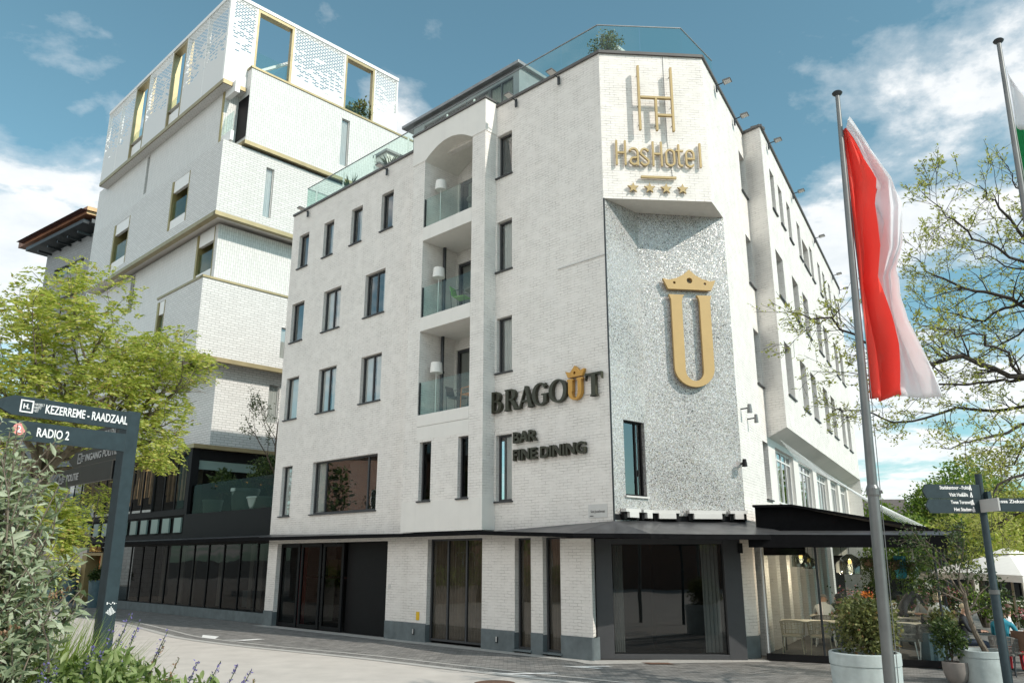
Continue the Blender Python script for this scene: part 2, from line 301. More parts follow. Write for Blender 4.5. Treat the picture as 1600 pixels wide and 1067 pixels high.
def flagmat(name, a, tr=0.5):
    m, t, b = new(name); b.inputs['Base Color'].default_value = tuple(a) + (1,); b.inputs['Roughness'].default_value = 0.75; b.inputs['Specular IOR Level'].default_value = 0.2
    tcn = N(t, 'ShaderNodeTexCoord'); mp = N(t, 'ShaderNodeMapping'); mp.inputs['Scale'].default_value = (9, 9, 1.6); t.links.new(tcn.outputs['Object'], mp.inputs[0]); nz = N(t, 'ShaderNodeTexNoise', i_Scale=1.0, i_Detail=6.0); t.links.new(mp.outputs[0], nz.inputs['Vector']); bn = N(t, 'ShaderNodeBump', i_Strength=0.6, i_Distance=0.04); t.links.new(nz.outputs[0], bn.inputs['Height']); t.links.new(bn.outputs[0], b.inputs['Normal'])
    tl = N(t, 'ShaderNodeBsdfTranslucent'); tl.inputs[0].default_value = tuple(min(1, x * 1.15) for x in a) + (1,)
    mx = N(t, 'ShaderNodeMixShader', i_Fac=tr); t.links.new(b.outputs[0], mx.inputs[1]); t.links.new(tl.outputs[0], mx.inputs[2])
    t2 = N(t, 'ShaderNodeBsdfTransparent'); m2 = N(t, 'ShaderNodeMixShader', i_Fac=0.07); t.links.new(mx.outputs[0], m2.inputs[1]); t.links.new(t2.outputs[0], m2.inputs[2])
    t.links.new(m2.outputs[0], t.nodes['Material Output'].inputs[0])
flagmat('flag_red', (0.95, 0.19, 0.15), 0.6); flagmat('flag_white', (0.88, 0.88, 0.92), 0.5); flagmat('flag_green', (0.03, 0.38, 0.14))

# ------------------------------------------------------------------ mesh building
class MB:
    def __init__(s): s.v = []; s.f = []; s.m = []; s.mi = 0
    def add(s, vs, fs):
        o = len(s.v); s.v += [tuple(v) for v in vs]; s.f += [tuple(i + o for i in f) for f in fs]; s.m += [s.mi] * len(fs)
    def quad(s, a, b, c, d): s.add([a, b, c, d], [(0, 1, 2, 3)])
    def poly(s, pts): s.add(pts, [tuple(range(len(pts)))])
    def hexa(s, p):      # p: 8 points, bottom 4 then top 4
        s.add(p, [(3, 2, 1, 0), (4, 5, 6, 7), (0, 1, 5, 4), (1, 2, 6, 5), (2, 3, 7, 6), (3, 0, 4, 7)])
    def box(s, x0, x1, y0, y1, z0, z1):
        s.hexa([(x0, y0, z0), (x1, y0, z0), (x1, y1, z0), (x0, y1, z0), (x0, y0, z1), (x1, y0, z1), (x1, y1, z1), (x0, y1, z1)])
    def prism(s, pts, lo, hi):   # pts 2D list -> function lo/hi map (x,y)->3D
        n = len(pts); a = [lo(*p) for p in pts]; b = [hi(*p) for p in pts]
        s.add(a + b, [tuple(range(n - 1, -1, -1)), tuple(range(n, 2 * n))] + [(i, (i + 1) % n, n + (i + 1) % n, n + i) for i in range(n)])
    def tube(s, pts, rs, n=8, caps=True):
        pts = [Vector(p) for p in pts]
        if isinstance(rs, (int, float)): rs = [rs] * len(pts)
        o = len(s.v); rows = []
        up = None
        for i, p in enumerate(pts):
            t = (pts[min(i + 1, len(pts) - 1)] - pts[max(i - 1, 0)])
            t = t.normalized() if t.length > 1e-9 else Vector((0, 0, 1))
            if up is None: up = t.orthogonal().normalized()
            a = (up - t * up.dot(t)); a = a.normalized() if a.length > 1e-6 else t.orthogonal().normalized(); up = a
            b = t.cross(a)
            rows.append([p + (a * math.cos(2 * math.pi * k / n) + b * math.sin(2 * math.pi * k / n)) * rs[i] for k in range(n)])
        vs = [q for r_ in rows for q in r_]; fs = []
        for i in range(len(pts) - 1):
            for k in range(n):
                fs.append((i * n + k, i * n + (k + 1) % n, (i + 1) * n + (k + 1) % n, (i + 1) * n + k))
        if caps: fs += [tuple(range(n - 1, -1, -1)), tuple(range((len(pts) - 1) * n, len(pts) * n))]
        s.add(vs, fs)
    def lathe(s, prof, c=(0, 0, 0), n=24, sx=1.0, sy=1.0, cap=True):
        vs = []; fs = []
        for r_, z in prof:
            for k in range(n):
                a = 2 * math.pi * k / n; vs.append((c[0] + r_ * sx * math.cos(a), c[1] + r_ * sy * math.sin(a), c[2] + z))
        for i in range(len(prof) - 1):
            for k in range(n): fs.append((i * n + k, i * n + (k + 1) % n, (i + 1) * n + (k + 1) % n, (i + 1) * n + k))
        if cap: fs += [tuple(range(n - 1, -1, -1)), tuple(range((len(prof) - 1) * n, len(prof) * n))]
        s.add(vs, fs)
    def build(s, name, mat, parent=None, smooth=False, bevel=0.0, local=False):
        me = bpy.data.meshes.new(name); me.from_pydata([tuple(v) for v in s.v], [], s.f)
        for k in (mat if isinstance(mat, (list, tuple)) else [mat]): me.materials.append(M[k])
        if any(s.m): me.polygons.foreach_set('material_index', s.m)
        uv = me.uv_layers.new(name='UVMap'); me.update()
        co = np.array([tuple(v) for v in s.v], dtype=float).reshape(-1, 3)
        data = np.zeros((len(me.loops), 2))
        for p in me.polygons:
            nx, ny, nz = p.normal; ii = list(p.loop_indices); vi = [me.loops[i].vertex_index for i in ii]
            if abs(nz) < 0.72:
                L_ = math.hypot(nx, ny) or 1; tx, ty = -ny / L_, nx / L_
                data[ii, 0] = co[vi, 0] * tx + co[vi, 1] * ty; data[ii, 1] = co[vi, 2]
            else:
                data[ii, 0] = co[vi, 0]; data[ii, 1] = co[vi, 1]
        uv.data.foreach_set('uv', data.ravel())
        if smooth: me.polygons.foreach_set('use_smooth', [True] * len(me.polygons))
        o = bpy.data.objects.new(name, me); col.objects.link(o)
        if bevel:
            bv = o.modifiers.new('bevel', 'BEVEL'); bv.width = bevel; bv.segments = 2; bv.limit_method = 'ANGLE'
        if smooth:
            try: me.set_sharp_from_angle(angle=R(40))
            except Exception: pass
        if parent is not None: attach(o, parent, local)
        return o
WORLD = {}
def attach(o, parent, local=False):
    o.parent = parent
    if not local:
        off = WORLD.get(parent.name, Vector((0, 0, 0)))
        o.location = -off; WORLD[o.name] = Vector((0, 0, 0))
def tag(o, label=None, cat=None, group=None, kind=None):
    if label: o['label'] = label
    if cat: o['category'] = cat
    if group: o['group'] = group
    if kind: o['kind'] = kind
    return o
def thing(name, label, cat, loc=(0, 0, 0), rz=0.0, group=None):
    o = bpy.data.objects.new(name, None); col.objects.link(o); o.location = loc; o.rotation_euler = (0, 0, rz)
    o.empty_display_size = 0.2; WORLD[o.name] = Vector(loc)
    return tag(o, label, cat, group)
def dup(root, loc, rz=0.0, label=None, group=None, scale=1.0):
    r_ = root.copy(); col.objects.link(r_); r_.location = loc; r_.rotation_euler = (0, 0, rz); r_.scale = (scale,) * 3
    if label: r_['label'] = label
    if group: r_['group'] = group
    for ch in list(root.children):
        c = ch.copy(); col.objects.link(c); c.parent = r_
        for g in list(ch.children):
            d = g.copy(); col.objects.link(d); d.parent = c
    return r_
class Plane:      # a vertical wall plane: u along it, z up, off outward
    def __init__(s, o, d, n=None):
        s.o = np.array(o[:2], float); d = np.array(d[:2], float); s.d = d / np.linalg.norm(d)
        s.n = np.array([s.d[1], -s.d[0]]) if n is None else np.array(n, float)
        s.n = s.n / np.linalg.norm(s.n)
    def P(s, u, z, off=0.0):
        q = s.o + s.d * u + s.n * off; return (float(q[0]), float(q[1]), float(z))
    def box(s, mb, u0, u1, z0, z1, o0, o1):
        p = [s.P(u0, z0, o0), s.P(u1, z0, o0), s.P(u1, z0, o1), s.P(u0, z0, o1), s.P(u0, z1, o0), s.P(u1, z1, o0), s.P(u1, z1, o1), s.P(u0, z1, o1)]
        mb.hexa(p)
    def quad(s, mb, u0, u1, z0, z1, off=0.0): mb.quad(s.P(u0, z0, off), s.P(u1, z0, off), s.P(u1, z1, off), s.P(u0, z1, off))
    def wall(s, mb, u0, u1, z0, z1, holes=(), off=0.0, reveal=0.2):
        us = sorted({u0, u1} | {min(max(h[i], u0), u1) for h in holes for i in (0, 1)}); zs = sorted({z0, z1} | {min(max(h[i], z0), z1) for h in holes for i in (2, 3)})
        for a, b in zip(us, us[1:]):
            for c, d in zip(zs, zs[1:]):
                mu, mz = (a + b) / 2, (c + d) / 2
                if any(h[0] < mu < h[1] and h[2] < mz < h[3] for h in holes): continue
                s.quad(mb, a, b, c, d, off)
        for h in holes:
            a, b, c, d = h[:4]; i = off - reveal
            if c > z0 + 1e-4: mb.quad(s.P(a, c, off), s.P(b, c, off), s.P(b, c, i), s.P(a, c, i))
            if d < z1 - 1e-4: mb.quad(s.P(a, d, off), s.P(b, d, off), s.P(b, d, i), s.P(a, d, i))
            mb.quad(s.P(a, c, off), s.P(a, d, off), s.P(a, d, i), s.P(a, c, i)); mb.quad(s.P(b, c, off), s.P(b, d, off), s.P(b, d, i), s.P(b, c, i))
def window(parent, pl, u0, u1, z0, z1, off=0.0, rec=0.13, mull=(), rails=(), fw=0.06, fm='grey_frame', pm_='pane', sill=True, curt=None, name='window', sillm='grey_frame'):
    mb = MB(); o0, o1 = off - rec - 0.06, off - rec
    pl.box(mb, u0 + .003, u0 + fw, z0 + .003, z1 - .003, o0, o1); pl.box(mb, u1 - fw, u1 - .003, z0 + .003, z1 - .003, o0, o1)
    pl.box(mb, u0 + fw, u1 - fw, z0 + .003, z0 + fw, o0, o1 - .002); pl.box(mb, u0 + fw, u1 - fw, z1 - fw, z1 - .003, o0, o1 - .002)
    for f in mull:
        c = u0 + (u1 - u0) * f; pl.box(mb, c - fw * .55, c + fw * .55, z0 + fw, z1 - fw, o0, o1 - .004)
    for f in rails:
        c = z0 + (z1 - z0) * f; pl.box(mb, u0 + fw, u1 - fw, c - fw * .4, c + fw * .4, o0, o1 - .006)
    w_ = mb.build(name, fm, parent)
    g = MB(); pl.quad(g, u0 + fw * .6, u1 - fw * .6, z0 + fw * .6, z1 - fw * .6, off - rec - 0.035); g.build('pane', pm_, w_)
    if sill:
        s_ = MB(); pl.box(s_, u0 - .04, u1 + .04, z0 - .045, z0 - .002, off - rec, off + .06); s_.build('sill', sillm, w_)
    if curt:
        c = MB()
        for (a, b, cm) in curt:
            ua, ub = u0 + (u1 - u0) * a, u0 + (u1 - u0) * b; k = max(8, int((ub - ua) / 0.03)); pts = []
            for i in range(k + 1):
                u = ua + (ub - ua) * i / k; pts.append((u, off - rec - 0.10 + 0.028 * math.sin(u * 52 + 1.3 * math.sin(u * 9))))
            for (ua_, oa), (ub_, ob) in zip(pts, pts[1:]): c.quad(pl.P(ua_, z0 + .03, oa), pl.P(ub_, z0 + .03, ob), pl.P(ub_, z1 - .02, ob), pl.P(ua_, z1 - .02, oa))
        c.build('curtain', curt[0][2] or 'curtain', w_, smooth=True)
    return w_

# ------------------------------------------------------------------ lettering
def text_mesh(s, size, depth=0.004, xs=1.0, align='LEFT', bold=0.0, space=1.0):
    cu = bpy.data.curves.new('t', 'FONT'); cu.body = s; cu.size = size; cu.extrude = depth / 2; cu.offset = bold; cu.align_x = align; cu.resolution_u = 3; cu.space_character = space
    o = bpy.data.objects.new('t', cu); col.objects.link(o); bpy.context.view_layer.update()
    me = bpy.data.meshes.new_from_object(o.evaluated_get(bpy.context.evaluated_depsgraph_get()))
    vs = [(v.co.x * xs, v.co.y, v.co.z) for v in me.vertices]; fs = [tuple(p.vertices) for p in me.polygons]
    bpy.data.objects.remove(o); bpy.data.curves.remove(cu); bpy.data.meshes.remove(me)
    return vs, fs
def put_text(mb, s, origin, right, up, size, depth=0.004, xs=1.0, align='LEFT', bold=0.0, space=1.0, fit=None):
    vs, fs = text_mesh(s, size, depth, xs, align, bold, space)
    r_, u_ = Vector(right).normalized(), Vector(up).normalized(); n_ = r_.cross(u_); o = Vector(origin)
    if fit:
        x0 = min(v[0] for v in vs); x1 = max(v[0] for v in vs); k = fit / (x1 - x0); vs = [((v[0] - x0) * k, v[1], v[2]) for v in vs]
    mb.add([o + r_ * v[0] + u_ * v[1] + n_ * v[2] for v in vs], fs)

# ------------------------------------------------------------------ the planes of the place
L = Plane((2.0086, 20.9806), (-0.718, 0.696), (-0.696, -0.718))       # street wall of the hotel, u grows to the left and away
A2 = L.P(-0.75, 0)[:2]; Cc = (5.62, 20.70)
Q = Plane(A2, (Cc[0] - A2[0], Cc[1] - A2[1]))                          # slanted corner
RD = (0.4833, 0.8754)
RP = Plane(Cc, RD); BP = Plane((8.51, 24.60), RD)                      # terrace wall, and its projecting upper storeys
Mm = (3.63, 21.45); Nn = RP.P(1.25, 0)[:2]
AM = Plane(A2, (Mm[0] - A2[0], Mm[1] - A2[1])); MN = Plane(Mm, (Nn[0] - Mm[0], Nn[1] - Mm[1]))
TR = np.array([0.694, 0.72]); TR = TR / np.linalg.norm(TR)             # direction square to the street wall
Z = lambda p, z: (p[0], p[1], z)
TOP = 16.72

# ------------------------------------------------------------------ ground
def struct(name, mb, m, kind='structure'):
    o = mb.build(name, m); o['kind'] = kind; return o
g = MB(); g.quad((-900, -300, -0.012), (900, -300, -0.012), (900, 1500, -0.012), (-900, 1500, -0.012)); struct('ground', g, 'far_ground')
CURVE = [(-60, 82), (-33, 54), (-25.7, 45.7), (-20.1, 37.9), (-15.9, 33.7), (-12.6, 29.6), (-10.6, 27.0), (-8.2, 24.8), (-6.3, 23.35), (-3.9, 21.6), (-2.4, 20.35), (-0.3, 18.6), (1.3, 17.4), (4.0, 15.4), (8.0, 12.4), (14, 8), (40, -11)]
def smooth_curve(pts, k=6):
    out = []
    for i in range(len(pts) - 1):
        p0, p1, p2, p3 = [Vector(pts[max(0, min(len(pts) - 1, j))] + (0,)) for j in (i - 1, i, i + 1, i + 2)]
        for q in range(k):
            t = q / k; out.append(0.5 * ((2 * p1) + (-p0 + p2) * t + (2 * p0 - 5 * p1 + 4 * p2 - p3) * t * t + (-p0 + 3 * p1 - 3 * p2 + p3) * t ** 3))
    out.append(Vector(pts[-1] + (0,))); return out
CV = smooth_curve(CURVE)
g = MB(); g.poly([(p.x, p.y, -0.004) for p in CV] + [(60, 60, -0.004), (10, 110, -0.004), (-40, 110, -0.004)]); struct('pavement', g, 'paver')
g = MB(); g.poly([(p.x, p.y, -0.004) for p in reversed(CV)] + [(-90, 60, -0.004), (-60, -60, -0.004), (40, -60, -0.004)]); struct('road', g, 'concrete_road')
g = MB()
nv = []
for i, p in enumerate(CV):
    t = (CV[min(i + 1, len(CV) - 1)] - CV[max(0, i - 1)]).normalized(); nv.append(Vector((-t.y, t.x, 0)))
for (p, a), (q, b) in zip(zip(CV, nv), zip(CV[1:], nv[1:])):
    for o0, o1, z in ((-.12, .12, 0.006), (.55, .66, 0.001)):
        g.quad(p + a * o0 + Vector((0, 0, z)), q + b * o0 + Vector((0, 0, z)), q + b * o1 + Vector((0, 0, z)), p + a * o1 + Vector((0, 0, z)))
struct('kerb', g, 'kerb_stone')
g = MB()
for pts in ([(-0.95, 19.15), (0.15, 18.2), (0.55, 18.32), (-0.05, 18.62), (1.0, 18.72), (0.9, 18.86), (-0.1, 18.78)], [(1.15, 19.95), (1.95, 19.52), (2.1, 19.62), (1.75, 19.8), (2.35, 19.9), (2.25, 20.02), (1.6, 19.98)], [(-9.0, 26.3), (-8.2, 26.05), (-7.7, 26.5), (-8.0, 26.62), (-8.4, 26.3)], [(-10.2, 28.0), (-9.9, 27.1), (-9.3, 26.6), (-9.45, 27.4)]): g.poly([(x, y, 0.003) for x, y in pts])
struct('road_marking', g, 'paint_white')
g = MB(); g.poly([Z(L.P(16, 0, .42), .004), Z(L.P(0.2, 0, .42), .004), Z(L.P(-.3, 0, .62), .004), (6.3, 20.75, .004), (6.3, 21.4, .004), Z(L.P(0, 0, -.1), .004), Z(L.P(16, 0, -.1), .004)])
struct('pavement_edge', g, 'kerb_stone')
g = MB(); g.quad((3.1, 20.62, .009), (3.75, 20.6, .009), (3.85, 20.28, .009), (3.3, 20.28, .009)); o = g.build('drain_cover', 'rust_plate'); tag(o, 'rusty drain grate set in the kerb strip below the big corner window', 'drain')
for i, (x, y, r_) in enumerate(((-0.35, 17.3, .42), (7.6, 19.2, .3))):
    g = MB(); g.lathe([(r_, -.002), (r_, .006), (r_ * .8, .007), (r_ * .78, .004), (.02, .006)], (x, y, 0), 28); o = g.build('manhole_cover', 'rust_plate')
    tag(o, ('round rusty manhole cover in the road below the slim windows', 'rusty manhole cover in the paving beside the pale planter')[i], 'manhole cover')

# ------------------------------------------------------------------ hotel
hotel = thing('hotel', 'white painted brick corner hotel with glitter mosaic corner and arched balconies', 'hotel', Z(A2, 0))
SZ = [(14.16, 15.65), (10.97, 12.63), (7.76, 9.47), (4.0, 5.9)]
wins = [(u0, u1, 0) + SZ[0] for u0, u1 in ((14.62, 15.38), (12.78, 13.5), (10.84, 11.58), (8.9, 9.63), (2.8, 3.45))]
wins += [(u0, u1, m) + SZ[1] for u0, u1, m in ((14.62, 15.55, 0), (12.0, 13.2, 1), (9.2, 10.42, 1), (2.8, 3.45, 0))]
wins += [(u0, u1, m) + SZ[2] for u0, u1, m in ((14.62, 15.55, 0), (12.0, 13.2, 1), (9.2, 10.43, 1), (2.8, 3.45, 0))]
wins += [(u0, u1, m) + SZ[3] for u0, u1, m in ((14.63, 15.37, 0), (9.18, 13.18, 3), (2.8, 3.45, 0))]
doors = [(8.42, 15.3, 0.0, 2.98), (3.99, 6.41, 0.02, 3.0), (2.09, 2.69, .05, 2.97), (1.04, 1.66, .05, 2.97)]
bay0, bay1, BO = 3.5, 7.13, 0.5
holes = [(a, b, c, d) for a, b, m, c, d in wins] + doors
mb = MB(); L.wall(mb, -.75, 15.95, 3.3, TOP, [h for h in holes if h[2] > 3.3] + [(bay0 + .1, bay1 - .1, 6.05, 16.0), (bay0 + .1, bay1 - .1, 4.1, 5.95)], 0, .2)
L.wall(mb, 0.0, 15.95, 0.52, 3.3, [(a, b, 0.5, d) for a, b, c, d in doors], 0, .22)
# facet at the corner and the pier right of the big window
mb.quad(L.P(0, .52), Z((2.13, 21.35), .52), Z((2.13, 21.35), 3.3), L.P(0, 3.3))
mb.quad(L.P(15.95, 0), (-2.5, 39.4, 0), (-2.5, 39.4, TOP), L.P(15.95, TOP))
mb.build('street_wall', 'white_brick', hotel)
for a, b in ((15.3, 15.97), (6.41, 8.42), (2.69, 3.99), (1.66, 2.09), (.03, 1.04)):      # bluestone plinth, split by the doors
    mb = MB(); L.box(mb, a + .002, b - .002, 0, .535, -.24, .022); mb.build('plinth', 'bluestone', hotel)
mb = MB(); mb.hexa([L.P(.028, 0, .02), L.P(-.01, 0, 0), (2.135, 21.36, 0), L.P(.028, 0, -.3), L.P(.028, .535, .02), L.P(-.01, .535, 0), (2.135, 21.36, .535), L.P(.028, .535, -.3)]); mb.build('plinth', 'bluestone', hotel)
mb = MB(); mb.hexa([(5.83, 21.30, 0), (6.28, 21.55, 0), (6.4, 21.9, 0), (5.83, 21.75, 0), (5.83, 21.30, .535), (6.28, 21.55, .535), (6.4, 21.9, .535), (5.83, 21.75, .535)]); mb.build('plinth', 'bluestone', hotel)
# slanted corner, mosaic walls, terrace wall, upper projecting wall
mb = MB(); lw = math.dist(A2, Cc)
Q.wall(mb, 0, lw, 12.1, TOP); mb.build('corner_wall', 'white_brick', hotel)
mb = MB(); mb.poly([Z(A2, 12.1), Z(Mm, 12.1), Z(Nn, 12.1), Z(Cc, 12.1)]); mb.build('corner_soffit', 'soffit', hotel)
mb = MB(); la = math.dist(A2, Mm); AM.wall(mb, 0, la, 3.25, 12.1, [(.5, 1.37, 3.98, 5.94)], 0, .16); MN.wall(mb, 0, math.dist(Mm, Nn), 3.25, 12.1); mb.build('mosaic_wall', 'mosaic', hotel)
mb = MB(); L.box(mb, -.775, -.735, 3.3, 12.1, -.02, .006); mb.build('corner_bead', 'dark_metal', hotel)
window(hotel, AM, .5, 1.37, 3.98, 5.94, 0, .10, (.68,), (), .05, 'black_frame', 'pane', True, None, sillm='plate_grey')
mb = MB()
rw = [(4.18, 4.96, a, b) for a, b in ((14.25, 15.72), (11.0, 12.68), (7.7, 9.48), (4.15, 5.9))]
RP.wall(mb, 0, 1.25, 12.1, TOP); RP.wall(mb, 1.25, 5.05, 3.2, TOP, rw, 0, .42)
mb.build('terrace_wall', 'white_brick', hotel)
for a, b, c, d in rw: window(hotel, RP, a, b, c, d, 0, .34)
mb = MB(); fb = RP.P(5.05, 0)[:2]
BL = 19.6
r1 = [(a, a + .75, 14.15, 15.68) for a in (1.1, 2.55, 4.15, 6.3, 9.33, 11.55, 13.0, 14.8, 16.9, 18.3)] + [(7.35, 8.9, 14.15, 15.3)]
r2 = [(a, a + 1.28, 10.9, 12.55) for a in (.85, 3.82, 6.0, 9.15, 11.2, 14.45, 16.4)]
r3 = [(a, a + 1.28, 7.54, 9.33) for a in (.85, 3.72, 5.98, 9.05, 11.2, 14.25, 16.35)]
BP.wall(mb, 0, BL, 6.35, TOP, r1 + r2 + r3, 0, .46)
mb.quad(Z(fb, 6.1), BP.P(0, 6.35), BP.P(0, TOP), Z(fb, TOP))
e1 = BP.P(BL, 0)[:2]; mb.quad(BP.P(BL, 6.35), (4, 48, 6.35), (4, 48, TOP), BP.P(BL, TOP))
mb.quad(Z(e1, TOP), (4, 48, TOP), (4, 48, 0), (e1[0], e1[1], 0))
mb.build('upper_wall', 'white_brick', hotel)
mb = MB(); mb.quad(Z(fb, 6.1), BP.P(0, 6.35), BP.P(BL, 6.35), RP.P(25.0, 6.1)); mb.build('overhang_soffit', 'white_render', hotel)
for a, b, c, d in r1 + r2 + r3: window(hotel, BP, a, b, c, d, 0, .38)
# first floor under the overhang: white glazed bays between piers
bays = [(6.05, 9.2), (10.2, 13.4), (14.3, 17.3), (18.2, 20.6), (21.4, 23.8)]
mb = MB(); RP.wall(mb, 5.05, 25, 3.2, 6.1, [(a, b, 4.15, 5.92) for a, b in bays], 0, .25); mb.build('first_floor_wall', 'white_render', hotel)
for a, b in bays: window(hotel, RP, a, b, 4.15, 5.92, 0, .12, (.25, .5, .75), (.82,), .07, 'white_metal', 'pane', True, ((.28, .5, None),), sillm='white_metal')
# ground floor behind the terrace: white brick fins and glazed doors
mb = MB()
for k in range(9): a = 1.75 + k * 1.55; RP.box(mb, a, a + .5, 0, 3.2, -.25, .28)
mb.hexa([(5.85, 21.33, .536), (6.26, 21.56, .536), (6.42, 21.92, .536), (5.85, 21.74, .536), (5.85, 21.33, 3.25), (6.26, 21.56, 3.25), (6.42, 21.92, 3.25), (5.85, 21.74, 3.25)])
mb.build('pier', 'white_brick', hotel)
for k in range(8):
    a = 1.75 + k * 1.55 + .5; window(hotel, RP, a + .01, a + 1.04, .12, 3.1, 0, .1, (.5,), (.33,), .06, 'white_metal', 'pane', False, name='terrace_door')
# street windows
for i, (a, b, m, c, d) in enumerate(wins):
    ml = {0: (), 1: (.5,), 3: (.17, .82)}[m]
    if m == 3: cu = ((.83, .97, None),)
    elif m == 1: cu = ((.02, .42, None), (.6, .98, None)) if i in (9, 10, 6, 11) else ((.05, .3, None),)
    elif b < 3.6: cu = ((.0, .78, None),) if i in (8, 12) else (((.0, .25, None),) if i == 4 else ((.0, .6, None),))
    else: cu = ((.02, .6, None),) if i in (1, 2) else (((.0, 1.0, None),) if i in (9, 13) else ((.1, .4, None),))
    window(hotel, L, a, b, c, d, 0, .13, ml, (), .06, 'grey_frame', 'pane', True, cu)
# rooms behind the street windows keep the inside dark
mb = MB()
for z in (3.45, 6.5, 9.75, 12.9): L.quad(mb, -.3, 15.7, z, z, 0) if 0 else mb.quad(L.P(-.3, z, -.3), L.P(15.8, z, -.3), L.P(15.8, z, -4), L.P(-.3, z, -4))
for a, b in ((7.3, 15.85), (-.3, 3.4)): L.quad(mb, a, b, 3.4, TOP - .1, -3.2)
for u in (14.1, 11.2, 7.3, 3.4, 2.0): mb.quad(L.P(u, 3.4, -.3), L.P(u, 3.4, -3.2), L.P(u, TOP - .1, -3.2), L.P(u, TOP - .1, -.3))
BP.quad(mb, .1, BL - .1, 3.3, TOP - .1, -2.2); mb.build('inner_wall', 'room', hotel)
mb = MB(); mb.poly([L.P(15.95, TOP), Z(A2, TOP), Z(Cc, TOP), Z(fb, TOP), BP.P(0, TOP), Z(e1, TOP), (4, 48, TOP), (-2.5, 39.4, TOP)]); mb.build('roof', 'zinc', hotel)
# parapet coping, one strip along every edge
def coping(mb, pts, z0, z1, over, inn):
    ps = [Vector((p[0], p[1], 0)) for p in pts]
    for a, b in zip(ps, ps[1:]):
        t = (b - a).normalized(); n = Vector((t.y, -t.x, 0))
        a_, b_ = a - t * .02, b + t * .02
        q = [a_ + n * over, b_ + n * over, b_ - n * inn, a_ - n * inn]; mb.hexa([(p.x, p.y, z0) for p in q] + [(p.x, p.y, z1) for p in q])
mb = MB()
coping(mb, [L.P(15.95, 0), L.P(bay1, 0)], TOP + .002, TOP + .09, .06, .3); coping(mb, [L.P(bay0, 0), A2], TOP + .002, TOP + .09, .06, .3)
coping(mb, [A2, Cc], TOP + .004, TOP + .094, .06, .3); coping(mb, [Cc, fb], TOP + .006, TOP + .096, .06, .3); coping(mb, [fb, BP.P(0, 0)], TOP + .004, TOP + .094, .06, .3); coping(mb, [BP.P(0, 0), e1], TOP + .008, TOP + .098, .07, .3)
mb.build('coping', 'coping_grey', hotel)

# ---- balcony bay
bo0, bo1 = 4.10, 6.50
w1 = [(5.78, 6.34, 4.12, 5.93), (4.1, 4.55, 4.12, 5.93)]
mb = MB()
L.wall(mb, bay0, bo0, 6.0, 15.86, (), BO); L.wall(mb, bo1, bay1, 6.0, 15.86, (), BO); L.wall(mb, bay0, bay1, 4.1, 6.0, w1, BO, .2)
for u in (bay0, bay1): mb.quad(L.P(u, 4.1, 0), L.P(u, 4.1, BO), L.P(u, 15.86, BO), L.P(u, 15.86, 0))
for u in (bo0, bo1): mb.quad(L.P(u, 6.0, BO), L.P(u, 6.0, -1.05), L.P(u, 16.3, -1.05), L.P(u, 16.3, BO))
L.wall(mb, bo0, bo1, 6.0, 16.4, [(4.9, 6.44, a, b) for a, b in ((6.85, 9.2), (10.1, 12.3), (13.28, 15.4))], -1.05, .12)
mb.build('balcony_bay_wall', 'white_brick', hotel)
for i, (a, b, c, d) in enumerate(w1): window(hotel, L, a, b, c, d, BO, .12, (), (), .05, 'grey_frame', 'pane_dark', True, ((.1, .5, None),) if i == 0 else None)
for k, (a, b) in enumerate(((6.85, 9.2), (10.1, 12.3), (13.28, 15.4))): window(hotel, L, 4.9, 6.44, a, b, -1.05, .06, (.5,), (), .09, 'grey_frame', 'pane_mid', False, ((.0, .45, None), (.5, .95, None)) if k < 2 else ((.5, .8, None),), name='balcony_door')
mb = MB(); L.box(mb, bay0 - .015, bay1 + .015, 3.2, 4.1, -.1, BO + .012); mb.build('bay_base_panel', 'white_render', hotel); mb = MB(); L.box(mb, bo0 + .002, bo1 - .002, 6.0, 6.42, BO - .3, BO + .004); mb.build('bay_upper_panel', 'white_render', hotel)
for z0, z1 in ((6.43, 6.8), (9.57, 10.04), (12.74, 13.22)):
    mb = MB(); L.box(mb, bo0 + .003, bo1 - .003, z0, z1, -1.04, BO + .01); mb.build('balcony_slab', 'white_render', hotel, bevel=.008)
# arched head of the top balcony
mb = MB(); S = 18; uc, ur = (bo0 + bo1) / 2, (bo1 - bo0) / 2; ar = lambda t: (bo0 + (bo1 - bo0) * t, 15.70 + .44 * (1 - (2 * t - 1) ** 2))
arcs = [ar(i / S) for i in range(S + 1)]
for (a, za), (b, zb) in zip(arcs, arcs[1:]):
    mb.quad(L.P(a, za, BO + .02), L.P(b, zb, BO + .02), L.P(b, 16.86, BO + .02), L.P(a, 16.86, BO + .02))
L.quad(mb, bay0 - .02, bo0, 15.72, 16.86, BO + .02); L.quad(mb, bo1, bay1 + .02, 15.72, 16.86, BO + .02)
for u in (bay0 - .02, bay1 + .02): mb.quad(L.P(u, 15.72, BO + .02), L.P(u, 15.72, -.1), L.P(u, 16.86, -.1), L.P(u, 16.86, BO + .02))
for a, b in ((bay0 - .02, bo0), (bo1, bay1 + .02)): mb.quad(L.P(a, 15.72, BO + .02), L.P(b, 15.72, BO + .02), L.P(b, 15.72, -.1), L.P(a, 15.72, -.1))
mb.build('arched_head', 'white_render', hotel)
mb = MB()
for (a, za), (b, zb) in zip(arcs, arcs[1:]): mb.quad(L.P(a, za, BO + .02), L.P(b, zb, BO + .02), L.P(b, zb, -1.04), L.P(a, za, -1.04))
mb.build('arch_vault', 'soffit', hotel, smooth=True)
